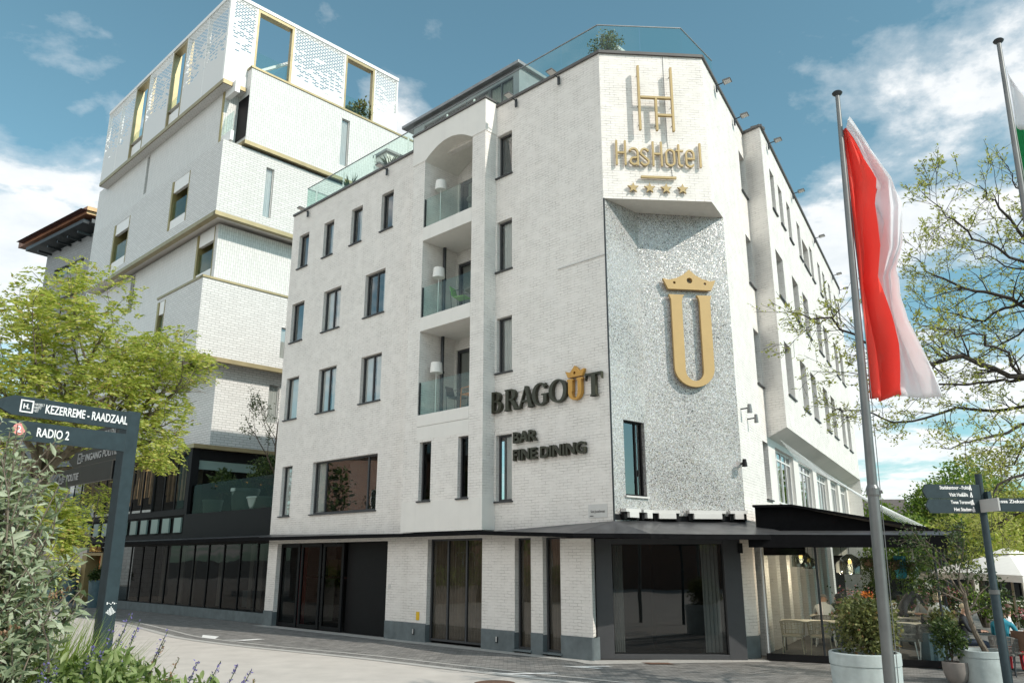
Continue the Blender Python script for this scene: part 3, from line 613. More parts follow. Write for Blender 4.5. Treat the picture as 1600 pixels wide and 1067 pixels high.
mb = MB(); mb.poly([L.P(bay0 - .05, 16.865, BO + .05), L.P(bay1 + .05, 16.865, BO + .05), L.P(bay1 + .05, 16.865, -.3), L.P(bay0 - .05, 16.865, -.3)]); L.box(mb, bay0 - .06, bay1 + .06, 16.868, 16.93, -.3, BO + .07); mb.build('bay_coping', 'coping_grey', hotel)
for z0, z1 in ((6.8, 7.86), (10.04, 11.08), (13.22, 14.26)):
    mb = MB(); L.box(mb, bo0 + .02, bo1 - .02, z0 - .12, z1, BO - .06, BO - .04); o = mb.build('balcony_railing', 'rail_glass', hotel)
    e = MB(); L.box(e, bo1 - .045, bo1 - .015, z0, z1 + .005, BO - .08, BO - .02); e.build('edge_post', 'dark_metal', o)
for z0, z1 in ((6.8, 9.57), (10.04, 12.74)):
    mb = MB(); p = L.P(6.42, 0, -.42); mb.tube([Z(p, z0), Z(p, z1)], .055, 10); mb.tube([Z(p, z0 + 1.5), Z(p, z0 + 1.58)], .075, 10); mb.build('downpipe', 'dark_metal', hotel, smooth=True)

# ---- ground floor openings
ent = MB(); L.box(ent, 8.43, 11.05, .0, 2.96, -.55, -.30); ent.build('entrance_panel', 'black_frame', hotel)
for a, b in ((13.95, 15.28), (12.5, 13.85), (11.1, 12.4)): window(hotel, L, a, b, .02, 2.96, 0, .16, (), (), .13, 'black_frame', 'pane_dark', False, name='entrance_window')
window(hotel, L, 3.99, 6.41, .06, 3.0, 0, .15, (.34, .68), (), .06, 'grey_frame', 'pane_mid', False, ((0, 1, 'drape_brown'),), name='glass_door')
for a, b in ((2.09, 2.69), (1.04, 1.66)): window(hotel, L, a, b, .09, 2.97, 0, .15, (), (), .05, 'grey_frame', 'pane_mid', True, ((.0, 1, 'drape_brown'),), name='slim_window', sillm='bluestone')
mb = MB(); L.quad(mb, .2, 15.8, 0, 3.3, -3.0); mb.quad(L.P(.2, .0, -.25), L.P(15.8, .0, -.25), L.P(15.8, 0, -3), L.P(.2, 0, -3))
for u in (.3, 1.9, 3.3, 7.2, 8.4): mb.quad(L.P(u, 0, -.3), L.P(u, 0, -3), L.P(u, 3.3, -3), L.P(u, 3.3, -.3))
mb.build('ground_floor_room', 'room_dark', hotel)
mb = MB()   # counter with coloured boxes inside the entrance
L.box(mb, 11.2, 15.1, 1.72, 1.78, -1.5, -1.0); mb.build('entrance_shelf', 'maroon', hotel)
mb = MB(); L.box(mb, 11.45, 11.95, 1.8, 2.45, -1.5, -1.1); mb.build('shelf_box', 'gold_door', hotel); mb = MB(); L.box(mb, 13.0, 13.6, 1.8, 2.4, -1.5, -1.2); mb.build('shelf_box', 'gold_door', hotel)
mb = MB(); L.box(mb, 14.72, 14.9, 0.02, 2.9, -1.0, -.8); mb.build('entrance_post', 'cloth_red', hotel)
# big corner window in its dark box
FW = Plane((2.14, 21.30), (5.83 - 2.14, 21.16 - 21.30)); fl = math.dist((2.14, 21.30), (5.83, 21.16))
mb = MB(); FW.box(mb, .0, .42, 0, 3.15, -.35, .05); FW.box(mb, fl - .44, fl, 0, 3.15, -.35, .05); FW.box(mb, .42, fl - .44, 2.78, 3.15, -.35, .048); FW.box(mb, .42, fl - .44, 0, .12, -.35, .046)
cw = mb.build('corner_window', 'grey_frame', hotel, bevel=.01)
mb = MB(); FW.quad(mb, .42, fl - .44, .12, 2.78, -.12); mb.build('pane', 'pane_corner', cw)
mb = MB()
for a, b in ((.46, .72), (fl - .95, fl - .5)):
    k = 14; pp = [(a + (b - a) * i / k, -.3 + .03 * math.sin(i * 2.1)) for i in range(k + 1)]
    for (ua, oa), (ub, ob) in zip(pp, pp[1:]): mb.quad(FW.P(ua, .14, oa), FW.P(ub, .14, ob), FW.P(ub, 2.76, ob), FW.P(ua, 2.76, oa))
mb.build('curtain', 'curtain', cw, smooth=True)
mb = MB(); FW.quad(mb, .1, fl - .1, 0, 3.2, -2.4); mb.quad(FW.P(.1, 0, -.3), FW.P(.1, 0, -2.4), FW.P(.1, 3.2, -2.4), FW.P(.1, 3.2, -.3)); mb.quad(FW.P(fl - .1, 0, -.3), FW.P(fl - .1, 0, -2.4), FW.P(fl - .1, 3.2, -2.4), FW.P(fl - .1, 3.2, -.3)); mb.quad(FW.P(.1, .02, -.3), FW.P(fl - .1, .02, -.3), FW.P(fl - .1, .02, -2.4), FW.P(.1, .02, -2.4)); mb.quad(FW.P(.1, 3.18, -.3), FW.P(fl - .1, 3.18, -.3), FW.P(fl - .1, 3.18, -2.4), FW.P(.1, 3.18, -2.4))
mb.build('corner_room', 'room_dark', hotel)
mb = MB(); FW.box(mb, fl - .06, fl + .05, 2.55, 2.8, .05, .12); mb.build('door_closer', 'black_frame', hotel)

# ---- canopy over the ground floor
inn = [L.P(34, 0, -.28), L.P(16.0, 0, -.28), L.P(15.95, 0, .002), L.P(bay1, 0, .002), L.P(bay0, 0, .002), L.P(-.75, 0, .002), MN.P(.4, 0), MN.P(1.3, 0, 0), Nn, RP.P(1.7, 0, .02)]
out = [L.P(34, 0, .30), L.P(16.0, 0, .42), L.P(15.95, 0, .45), L.P(bay1, 0, .56), L.P(bay0, 0, .56), L.P(-.2, 0, .95), (3.3, 19.55), (4.6, 19.72), (6.35, 19.98), (6.9, 20.1)]
mb = MB(); zt, zo, zb = 3.30, 3.04, 2.90
zin = [3.33, 3.33, 3.33, 3.18, 3.18, 3.33, 3.36, 3.36, 3.36, 3.36]; zou = [3.24, 3.24, 3.22, 3.17, 3.17, 3.02, 2.99, 2.98, 2.98, 2.98]; zbo = [3.1, 3.1, 3.09, 3.06, 3.06, 2.92, 2.88, 2.86, 2.86, 2.86]
for i in range(len(inn) - 1):
    mb.mi = 0; mb.quad(Z(inn[i], zin[i]), Z(inn[i + 1], zin[i + 1]), Z(out[i + 1], zou[i + 1]), Z(out[i], zou[i]))
    mb.mi = 1; mb.quad(Z(out[i], zou[i]), Z(out[i + 1], zou[i + 1]), Z(out[i + 1], zbo[i + 1]), Z(out[i], zbo[i]))
    mb.quad(Z(inn[i], zbo[i] + .04), Z(inn[i + 1], zbo[i + 1] + .04), Z(out[i + 1], zbo[i + 1]), Z(out[i], zbo[i]))
mb.build('canopy', ['canopy_metal', 'black_cloth'], hotel)
mb = MB(); mb.poly([Z(L.P(1.6, 0, .2), 2.955), Z(L.P(.2, 0, .72), 2.905), (2.9, 20.0, 2.89), (3.9, 20.35, 2.9), (2.3, 20.85, 2.96)])
mb.build('canopy_soffit_panel', 'white_render', hotel)

# ---- roof terrace: glass railing, penthouse, chimney
rail = [L.P(15.2, 0, -.12), L.P(-.62, 0, -.15), Q.P(2.55, 0, -.15), RP.P(1.9, 0, -.15)]
rail_t = thing('roof_railing', 'frameless glass railing with thin steel handrail round the hotel roof edge', 'railing', Z(L.P(7, 0, -.12), TOP))
def rail_panels(parent, pts, z0, z1, seg=1.45):
    for a, b in zip(pts, pts[1:]):
        a, b = Vector(Z(a, 0)), Vector(Z(b, 0)); ln = (b - a).length; k = max(1, round(ln / seg)); t = (b - a) / k; n = Vector((t.y, -t.x, 0)).normalized() * .008
        for i in range(k):
            p = a + t * i + t.normalized() * .012; q = a + t * (i + 1) - t.normalized() * .012; m_ = MB()
            m_.hexa([Z(p - n, z0), Z(q - n, z0), Z(q + n, z0), Z(p + n, z0), Z(p - n, z1), Z(q - n, z1), Z(q + n, z1), Z(p + n, z1)]); m_.build('glass_panel', 'rail_glass', parent)
rail_panels(rail_t, rail, TOP + .1, 17.82)
mb = MB(); mb.tube([Z(p, 17.84) for p in rail], .022, 8)
for a, b in ((L.P(15.2, 0, -.12), L.P(15.2, 0, -3.0)),): mb.tube([Z(a, 17.84), Z(b, 17.84)], .02, 6)
mb.build('handrail', 'zinc', rail_t, smooth=True)
rail_panels(rail_t, [L.P(15.2, 0, -3.0), L.P(15.2, 0, -.12)], TOP + .1, 17.82)
mb = MB()
for u in (14.6, 12.6, 10.5, 8.4, 6.2, 4.8): p = L.P(u, 0, -.2); mb.box(p[0] - .03, p[0] + .03, p[1] - .03, p[1] + .03, TOP + .1, 17.7)
mb.build('post', 'white_metal', rail_t)
pent = thing('penthouse', 'zinc roofed glass penthouse set back on the hotel roof terrace', 'penthouse', L.P(8, TOP, -2.6))
mb = MB(); L.box(mb, 4.75, 11.7, 20.22, 20.36, -8, -2.36); L.box(mb, 4.85, 11.6, 20.361, 20.44, -8, -2.45); mb.build('roof', 'zinc', pent, bevel=.02)
mb = MB(); L.box(mb, 4.9, 11.1, TOP + .01, 17.0, -7.5, -2.55); L.box(mb, 10.4, 11.1, 17.0, 20.22, -7.5, -2.55); L.box(mb, 4.9, 5.2, 17.0, 20.22, -7.5, -2.55); L.box(mb, 5.2, 10.4, 19.95, 20.219, -7.5, -2.56); mb.build('wall', 'zinc', pent)
for k in range(4): a = 5.2 + k * 1.3; window(pent, L, a + .002, a + 1.298, 17.0, 19.95, -2.55, .02, (.5,), (), .05, 'grey_frame', 'pane_smoke', False, ((.0, .95, None),) if k != 2 else ((.4, .9, None),), name='sliding_door')
mb = MB(); L.quad(mb, 5.2, 10.4, 17, 20, -4.5); mb.build('inner_wall', 'room', pent)
mb = MB(); L.box(mb, .3, 4.4, TOP + .01, 18.55, -6.2, -2.4); bl = mb.build('stair_block', 'white_render', pent); mb = MB(); L.box(mb, .2, 4.5, 18.552, 18.66, -6.3, -2.3); mb.build('coping', 'plate_grey', bl)
mb = MB(); Q.box(mb, .9, 2.6, TOP + .01, 17.75, -4.4, -2.6); mb.build('low_block', 'white_render', pent)
chim = thing('chimney_stack', 'squat white rendered chimney with grey cap on the hotel roof', 'chimney', L.P(11.9, TOP, -1.6))
mb = MB(); L.box(mb, 11.5, 12.25, TOP + .01, 18.75, -2.6, -1.5); L.box(mb, 8.9, 11.0, TOP + .01, 18.1, -2.2, -1.5) if 0 else None; mb.build('shaft', 'white_render', chim); mb = MB(); L.box(mb, 11.4, 12.35, 18.752, 18.85, -2.7, -1.4); mb.build('cap', 'zinc', chim)
# stack at the far end of the terrace wing
mb = MB(); BP.box(mb, 15.2, 17.2, TOP + .01, 18.6, -3.0, -.9); o = mb.build('vent_stack', 'white_brick', None); tag(o, 'plain white brick stack rising above the far end of the terrace wing', 'stack')
# floodlights on the roof edge
def floodlight(label):
    t = thing('floodlight', label, 'floodlight', (0, 0, 0), 0, 'floodlights along the hotel roof edge')
    m_ = MB(); m_.tube([(0, .02, -.12), (0, .12, -.1), (0, .24, -.08)], .018, 8); m_.box(-.04, .04, -.01, .03, -.34, -.06); m_.build('bracket', 'dark_metal', t, local=True)
    m_ = MB(); m_.hexa([(-.13, .22, -.10), (.13, .22, -.10), (.13, .48, -.06), (-.13, .48, -.06), (-.11, .22, -.03), (.11, .22, -.03), (.11, .46, -.01), (-.11, .46, -.01)]); h = m_.build('head', 'pole_grey', t, local=True, bevel=.01)
    m_ = MB(); m_.hexa([(-.11, .25, -.0985), (.11, .25, -.0985), (.11, .45, -.0675), (-.11, .45, -.0675), (-.11, .25, -.092), (.11, .25, -.092), (.11, .45, -.061), (-.11, .45, -.061)]); l_ = m_.build('lens', 'plate_grey', h, local=True)
    return t
fl0 = floodlight('x'); first = True
for pl, u, lab in ((L, 14.75, 'floodlight at the far left end of the hotel roof edge'), (L, 9.3, 'floodlight on the roof edge left of the balcony arch'), (L, 2.55, 'floodlight on the roof edge right of the balcony arch'), (L, .75, 'floodlight on the roof edge nearest the slanted corner'),
                   (RP, 1.35, 'floodlight on the terrace side just behind the slanted corner'), (RP, 3.6, 'floodlight jutting out where the terrace wall steps'), (BP, 1.0, 'first floodlight on the projecting terrace wing'), (BP, 5.6, 'floodlight at the middle of the terrace wing roof'), (BP, 10.9, 'floodlight above the arched recess of the terrace wing'), (BP, 16.6, 'floodlight next to the vent stack'), (BP, 19.2, 'floodlight at the far end of the terrace wing')):
    p = L.P(0, 0) and pl.P(u, TOP - .05, .06); rz = math.atan2(-pl.n[0], pl.n[1])
    if first: fl0.location = p; fl0.rotation_euler = (0, 0, rz); fl0['label'] = lab; first = False
    else: dup(fl0, p, rz, lab)
# wall spots low on the mosaic's right edge
for i, (u, z, s_) in enumerate(((1.6, 6.45, .72), (2.35, 6.28, .6))):
    t = thing('wall_lamp', ('upper silver spotlight on the terrace wall beside the mosaic', 'second silver spotlight on the terrace wall, further back along its cable')[i], 'spotlight', RP.P(u, z, .02))
    mb = MB(); a = Vector(RP.P(u, z, .0)); b = Vector(RP.P(u, z + .02, .25)); mb.tube([a, b], .02, 8); mb.build('arm', 'dark_metal', t)
    mb = MB(); mb.tube([b + Vector((0, 0, .1)), b + Vector((0, 0, -.14))], [.07 * s_, .10 * s_], 12); mb.build('shade', 'pole_grey', t, smooth=True)
t = thing('wall_camera', 'small black security camera on the right edge of the mosaic', 'camera', MN.P(2.6, 4.9, .02)); mb = MB(); a = Vector(MN.P(2.62, 4.9, 0)); mb.tube([a, a + Vector((.02, -.16, .02))], .03, 8); mb.build('arm', 'dark_metal', t); mb = MB(); a = a + Vector((.02, -.2, 0)); mb.tube([a + Vector((0, 0, .1)), a + Vector((0, 0, -.1))], [.05, .075], 10); mb.build('housing', 'black_frame', t, smooth=True)
# light trays under the mosaic
mb0 = None
for k, (pl, u0, u1, lab) in enumerate(((AM, .25, .85, 'short pale light tray below the narrow mosaic wall, next to the street wall'), (AM, .95, 1.4, 'short pale light tray below the narrow mosaic wall, near its inner fold'), (MN, .05, .75, 'leftmost light tray below the broad mosaic wall'), (MN, 1.0, 2.0, 'longest pale light tray at the middle of the broad mosaic foot'), (MN, 2.12, 2.6, 'light tray at the right end of the broad mosaic wall'))):
    t = thing('light_tray', lab, 'light fitting', pl.P((u0 + u1) / 2, 3.3, .1), 0, 'light trays along the foot of the mosaic')
    m_ = MB(); pl.box(m_, u0, u1, 3.56, 3.64, .02, .2); pl.box(m_, u0 + .12, u1 - .12, 3.42, 3.559, .06, .22); m_.build('housing', 'plate_grey', t)
    for u in (u0 + .06, u1 - .06): m_ = MB(); pl.box(m_, u - .05, u + .05, 3.38, 3.555, .03, .13); m_.build('bracket', 'black_frame', t)
mb = MB(); AM.box(mb, .0, 1.48, 3.36, 3.5, .0, .02); MN.box(mb, 0, 2.6, 3.36, 3.5, .0, .02); mb.build('mosaic_foot', 'black_frame', hotel)
# small wall fittings
mb = MB(); L.box(mb, 6.72, 6.86, .62, .86, .002, .02); o = mb.build('gas_plate', 'yellow_plate'); tag(o, 'small yellow utility plate on the white pier beside the glass doors', 'plate')
for u, lab in ((6.95, 'small wall light in the plinth below the yellow plate'), (3.35, 'small wall light in the plinth right of the glass doors')):
    t = thing('plinth_light', lab, 'light', L.P(u, .28, .02)); mb = MB(); L.box(mb, u - .04, u + .04, .2, .36, .023, .05); mb.build('body', 'dark_metal', t); mb = MB(); L.box(mb, u - .02, u + .02, .23, .36, .051, .06); mb.build('cover', 'plate_grey', t)
mb = MB(); L.box(mb, 8.2, 8.3, 1.5, 1.62, .002, .02); o = mb.build('door_buzzer', 'plate_grey'); tag(o, 'small white intercom plate at the edge of the black entrance', 'intercom')
# street name plate
t = thing('street_sign', 'pale street name plate at the foot of the street wall corner', 'street sign', L.P(-.25, 3.5, .01)); mb = MB(); L.box(mb, -.56, .05, 3.42, 3.76, .004, .014); mb.build('plate', 'plate_grey', t)
mb = MB(); put_text(mb, 'Sint-Jozefstraat', L.P(-.03, 3.55, .018), Vector(tuple(-L.d) + (0,)), (0, 0, 1), .09, .004, .8, fit=.46); put_text(mb, 'HASSELT', L.P(.0, 3.455, .018), Vector(tuple(-L.d) + (0,)), (0, 0, 1), .04, .004, .8); mb.build('lettering', 'grey_frame', t)

# ------------------------------------------------------------------ signs on the hotel
def ribbon(mb, pl, pts, wd, o0, o1, closed=False):
    """a flat band of width wd following pts (u,z), from off o0 to o1"""
    n = len(pts); lft = []; rgt = []
    for i in range(n):
        p = pts[i]; a = pts[i - 1] if (i > 0 or closed) else p; b = pts[(i + 1) % n] if (i < n - 1 or closed) else p
        d1 = Vector((p[0] - a[0], p[1] - a[1])); d2 = Vector((b[0] - p[0], b[1] - p[1]))
        if d1.length < 1e-9: d1 = d2
        if d2.length < 1e-9: d2 = d1
        d1.normalize(); d2.normalize(); t = (d1 + d2); t = t.normalized() if t.length > 1e-6 else d1
        k = wd / 2 / max(.5, t.dot(d1)); nn = Vector((-t.y, t.x)) * k
        lft.append((p[0] + nn.x, p[1] + nn.y)); rgt.append((p[0] - nn.x, p[1] - nn.y))
    m = n if closed else n - 1
    for i in range(m):
        j = (i + 1) % n
        q = [rgt[i], rgt[j], lft[j], lft[i]]
        f = [pl.P(u, z, o1) for u, z in q]; b = [pl.P(u, z, o0) for u, z in q]
        mb.add(b + f, [(4, 5, 6, 7), (3, 2, 1, 0), (0, 1, 5, 4), (2, 3, 7, 6)] + ([(0, 4, 7, 3)] if not closed and i == 0 else []) + ([(1, 2, 6, 5)] if not closed and i == m - 1 else []))
def arc(cx, cz, rx, rz, a0, a1, k=12): return [(cx + rx * math.cos(R(a0 + (a1 - a0) * i / k)), cz + rz * math.sin(R(a0 + (a1 - a0) * i / k))) for i in range(k + 1)]
G0, G1 = .045, .11
hs_ = thing('hotel_sign', 'brass coloured HasHotel lettering with linked H monogram and four stars on the slanted corner', 'sign', Q.P(1.58, 13.0, .2))
M0, M1 = .15, .25
mono = MB(); sw = .062
for pts in ([(1.085, 14.15), (1.085, 16.22)], [(2.05, 14.14), (2.05, 16.2)], [(1.57, 14.15), (1.57, 15.17)]): ribbon(mono, Q, pts, sw, M0, M1)
ribbon(mono, Q, [(1.125, 15.2), (2.01, 15.2)], sw, M0 + .003, M1 - .003); ribbon(mono, Q, [(1.61, 14.64), (2.01, 14.64)], sw, M0 + .003, M1 - .003)
mono.build('monogram', 'brass_letter', hs_)
lwid = .054; zb_, zx, zt_ = 13.1, 13.62, 13.86
def letter(strokes, closed=()):
    m_ = MB()
    for i, s_ in enumerate(strokes): e = .002 * i; ribbon(m_, Q, s_, lwid, G0 + e, G1 - e, i in closed)
    return m_.build('letter', 'brass_letter', hs_)
letter([[(.40, zb_), (.40, zt_)], [(.65, zb_), (.65, zt_)], [(.43, 13.48), (.62, 13.48)]])
def bowl(c, rx=.115, z0=zb_ + .03, z1=zx): h = (z1 - z0) / 2; r_ = rx; return arc(c, z1 - r_, r_, r_, 0, 180, 10) + arc(c, z0 + r_, r_, r_, 180, 360, 10)
letter([arc(.885, zx - .12, .12, .12, 160, 0, 10) + [(1.005, zb_)], arc(.90, 13.235, .11, .105, 65, 300, 12) + [(1.0, 13.2)], [(.93, 13.34), (1.0, 13.36)]])
letter([arc(1.205, zx - .12, .11, .12, 20, 180, 9) + [(1.10, 13.46), (1.30, 13.27)] + arc(1.205, zb_ + .14, .11, .12, 0, -165, 9)])
letter([[(1.45, zb_), (1.45, zt_)], [(1.69, zb_), (1.69, zt_)], [(1.48, 13.48), (1.66, 13.48)]])
letter([bowl(1.94)], closed=(0,))
letter([[(2.19, zt_ - .06), (2.19, zb_ + .1), (2.22, zb_ + .045), (2.30, zb_ + .03)], [(2.11, zx - .02), (2.32, zx - .02)]])
letter([[(2.41, 13.36), (2.62, 13.36), (2.62, zx - .12)] + arc(2.51, zx - .12, .11, .12, 0, 180, 10) + [(2.40, zb_ + .15)] + arc(2.51, zb_ + .14, .11, .12, 180, 330, 9)])
letter([[(2.81, zb_), (2.81, zt_)]])
m_ = MB(); ribbon(m_, Q, [(1.07, 12.75), (2.08, 12.75)], .065, G0, G1); m_.build('underline', 'brass_letter', hs_)
for c in (.84, 1.31, 1.78, 2.25):
    m_ = MB(); pts = []
    for k in range(10): a = R(90 + 36 * k); r_ = .165 if k % 2 == 0 else .066; pts.append((c + r_ * math.cos(a), 12.42 + r_ * math.sin(a)))
    m_.prism(pts, lambda u, z: Q.P(u, z, G0 - .02), lambda u, z: Q.P(u, z, G1 - .02)); m_.build('star', 'brass_letter', hs_)
m_ = MB()
for u, z in ((1.085, 16.0), (1.085, 15.0), (1.085, 14.4), (2.05, 16.0), (2.05, 15.0), (2.05, 14.4), (1.57, 14.4), (.4, 13.7), (.65, 13.2), (1.45, 13.7), (1.69, 13.2), (2.81, 13.7), (1.3, 12.75), (1.85, 12.75), (.84, 12.42), (1.31, 12.42), (1.78, 12.42), (2.25, 12.42)): m_.tube([Q.P(u, z, .0), Q.P(u, z, G0 - .001)], .012, 6)
m_.build('stand_off', 'dark_metal', hs_)
m_ = MB(); m_.tube([Q.P(1.9, TOP - .02, .012), Q.P(1.9, 13.9, .012), Q.P(2.0, 12.8, .012)], .006, 5); m_.build('cable', 'pole_grey', hs_)
# crowned U emblem on the mosaic
em = thing('crown_emblem', 'large flat gold letter U under a gold crown on the mosaic wall', 'emblem', MN.P(1.4, 8.5, .1)); E0, E1 = .06, .17
def solid(mb, pl, outline, o0, o1): mb.prism(outline, lambda u, z: pl.P(u, z, o0), lambda u, z: pl.P(u, z, o1))
def holed(mb, pl, outline, circles, o0, o1):
    """outline (u,z) prism with round through holes, triangulated"""
    bm = bmesh.new(); vs = [bm.verts.new((u, z, 0)) for u, z in outline]; ed = [bm.edges.new((vs[i], vs[(i + 1) % len(vs)])) for i in range(len(vs))]
    for cu, cz, r_ in circles:
        cv = [bm.verts.new((cu + r_ * math.cos(2 * math.pi * k / 14), cz + r_ * math.sin(2 * math.pi * k / 14), 0)) for k in range(14)]; ed += [bm.edges.new((cv[k], cv[(k + 1) % 14])) for k in range(14)]
    bmesh.ops.triangle_fill(bm, use_beauty=True, use_dissolve=False, edges=ed)
    bm.verts.index_update(); pv = [(v.co.x, v.co.y) for v in bm.verts]; pf = [tuple(v.index for v in f.verts) for f in bm.faces]; n = len(pv)
    be = [(e.verts[0].index, e.verts[1].index) for e in bm.edges if len(e.link_faces) == 1]; bm.free()
    mb.add([pl.P(u, z, o1) for u, z in pv] + [pl.P(u, z, o0) for u, z in pv], pf + [tuple(i + n for i in reversed(f)) for f in pf] + [(a, b, b + n, a + n) for a, b in be])
m_ = MB()
crown = [(.76, 9.76), (2.03, 9.76), (2.17, 10.07), (2.0, 10.03), (1.78, 10.09), (1.58, 10.2), (1.40, 10.36), (1.22, 10.2), (1.02, 10.09), (.80, 10.03), (.62, 10.07)]
holed(m_, MN, crown, [(1.40, 10.03, .085), (.95, 9.95, .04), (1.85, 9.95, .04)], E0, E1); m_.build('crown', 'gold_paint', em)
m_ = MB(); ub = 7.55
out_l = [(.77, 9.60), (1.22, 9.60), (1.16, 9.5), (1.14, 9.38)]; inner = arc(1.40, 7.42, .26, .30, 180, 360, 12); out_r = [(1.66, 9.38), (1.64, 9.5), (1.58, 9.60), (2.02, 9.60), (1.97, 9.45)]
outer = [(1.97, 7.55)] + arc(1.40, 7.5, .57, .55, 0, -180, 18) + [(.83, 7.55), (.83, 9.45)]
solid(m_, MN, out_l + inner + out_r + outer, E0, E1); m_.build('letter', 'gold_paint', em)
m_ = MB()
for u, z in ((1.0, 9.9), (1.8, 9.9), (.98, 9.0), (.98, 8.0), (1.82, 9.0), (1.82, 8.0), (1.4, 7.05)): m_.tube([MN.P(u, z, 0), MN.P(u, z, E0 - .001)], .015, 6)
m_.build('stand_off', 'dark_metal', em)
# restaurant lettering on the street wall; here u runs backwards
LL = Plane(L.P(0, 0)[:2], tuple(-L.d), tuple(L.n))      # same wall with u to the right
bs = thing('restaurant_sign', 'dark olive raised BRAGOUT lettering with a gold crowned U on the street wall', 'sign', LL.P(-1.5, 6.9, .1)); O0, O1 = .03, .15
cap0, cap1 = 6.545, 7.17
def stem(x0, x1, z0=cap0, z1=cap1): return [(x0, z0), (x1, z0), (x1, z1), (x0, z1)]
def serif(x0, x1, z, up): h = .055; e = .045; return [(x0 - e, z), (x1 + e, z), (x1 + e, z + up * .02), (x1, z + up * h), (x0, z + up * h), (x0 - e, z + up * .02)]
def glyph(parts, mat='olive_letter', nm='letter'):
    g_ = MB()
    for i, p in enumerate(parts): e = .0022 * i; solid(g_, LL, p, O0 + e, O1 - e)
    return g_.build(nm, mat, bs)
def ring(cx, cz, rx, rz, tx, tz, a0=0, a1=360, k=22):
    o = arc(cx, cz, rx, rz, a0, a1, k); i = arc(cx, cz, rx - tx, rz - tz, a1, a0, k); return o + i
def segs(cx, cz, rx, rz, tx, tz, a0, a1, k=22):     # ring cut into quads so that it stays simple
    return [ring(cx, cz, rx, rz, tx, tz, a0 + (a1 - a0) * i / k, a0 + (a1 - a0) * (i + 1) / k, 1) for i in range(k)]
def glyph2(parts, quads, mat='olive_letter'):
    g_ = MB()
    for i, p in enumerate(parts): e = .0022 * (i + 1); solid(g_, LL, p, O0 + e, O1 - e)
    for p in quads: solid(g_, LL, p, O0, O1)
    return g_.build('letter', mat, bs)
x = -3.60
glyph2([stem(x + .05, x + .19), serif(x + .05, x + .19, cap0, 1), serif(x + .05, x + .19, cap1, -1), [(x + .19, cap1 - .05), (x + .27, cap1 - .05), (x + .27, cap1), (x + .19, cap1)], [(x + .19, cap0), (x + .28, cap0), (x + .28, cap0 + .05), (x + .19, cap0 + .05)], [(x + .19, 6.85), (x + .28, 6.85), (x + .28, 6.9), (x + .19, 6.9)]],
       segs(x + .26, 7.01, .18, .16, .11, .05, -90, 90, 12) + segs(x + .28, 6.72, .22, .175, .12, .05, -90, 90, 12))
x = -2.98
glyph2([stem(x + .05, x + .18), serif(x + .05, x + .18, cap0, 1), serif(x + .05, x + .18, cap1, -1), [(x + .18, cap1 - .05), (x + .26, cap1 - .05), (x + .26, cap1), (x + .18, cap1)], [(x + .18, 6.83), (x + .27, 6.83), (x + .27, 6.88), (x + .18, 6.88)], [(x + .22, 6.86), (x + .36, 6.86), (x + .55, cap0), (x + .40, cap0)], serif(x + .41, x + .53, cap0, 1)],
       segs(x + .26, 7.0, .19, .17, .12, .05, -90, 90, 12))
x = -2.42
glyph2([[(x + .02, cap0), (x + .07, cap0), (x + .30, cap1), (x + .27, cap1)], [(x + .25, cap1), (x + .34, cap1), (x + .56, cap0), (x + .40, cap0)], [(x + .10, 6.72), (x + .45, 6.72), (x + .45, 6.77), (x + .10, 6.77)], serif(x + .03, x + .06, cap0, 1), serif(x + .41, x + .55, cap0, 1)], [])
x = -1.88
glyph2([stem(x + .42, x + .55, cap0 + .06, 6.84), [(x + .35, 6.82), (x + .60, 6.82), (x + .60, 6.86), (x + .35, 6.86)], [(x + .45, 7.0), (x + .50, 7.0), (x + .50, 7.16), (x + .45, 7.1)]], segs(x + .31, 6.857, .31, .325, .13, .045, 40, 320, 22))
x = -1.24
glyph2([], segs(x + .32, 6.857, .33, .325, .13, .045, 0, 360, 28))
x = .08
glyph2([stem(x + .17, x + .31), serif(x + .17, x + .31, cap0, 1), [(x - .02, cap1 - .055), (x + .50, cap1 - .055), (x + .50, cap1 + .003), (x - .02, cap1 + .003)], [(x - .03, cap1 - .19), (x + .0, cap1 - .05), (x - .03, cap1 + .004)], [(x + .51, cap1 - .19), (x + .48, cap1 - .05), (x + .51, cap1 + .004)]], [])
x = -.60
glyph2([stem(x + .06, x + .21, 6.76, 7.1), stem(x + .39, x + .52, 6.76, 7.1), [(x, 7.06), (x + .26, 7.06), (x + .22, 7.11), (x + .03, 7.11)], [(x + .33, 7.06), (x + .57, 7.06), (x + .55, 7.11), (x + .36, 7.11)]], segs(x + .29, 6.76, .23, .24, .13, .05, 180, 360, 14), 'gold_letter')
g_ = MB(); holed(g_, LL, [(x + .06, 7.15), (x + .53, 7.15), (x + .62, 7.34), (x + .46, 7.29), (x + .30, 7.46), (x + .14, 7.29), (x - .03, 7.34)], [(x + .295, 7.26, .04)], O0, O1); g_.build('crown', 'gold_letter', bs)
g_ = MB()
for z in (6.64, 7.08): LL.box(g_, -3.5, .5, z - .012, z + .012, .004, O0 - .002)
g_.build('mounting_rail', 'plate_grey', bs)
bs2 = thing('bar_dining_sign', 'dark olive raised letters reading BAR over FINE DINING on the street wall', 'sign', LL.P(-1.3, 5.3, .1)); g_ = MB()
right = Vector(tuple(LL.d) + (0,)); up = Vector((0, 0, 1))
put_text(g_, 'BAR', LL.P(-2.64, 5.59, .085), right, up, .43, .11, 1, bold=.011, fit=.9); g_.build('lettering', 'olive_letter', bs2); g_ = MB(); put_text(g_, 'FINE DINING', LL.P(-2.64, 5.09, .085), right, up, .43, .11, 1, bold=.011, fit=2.62)
g_.build('lettering', 'olive_letter', bs2)
g_ = MB()
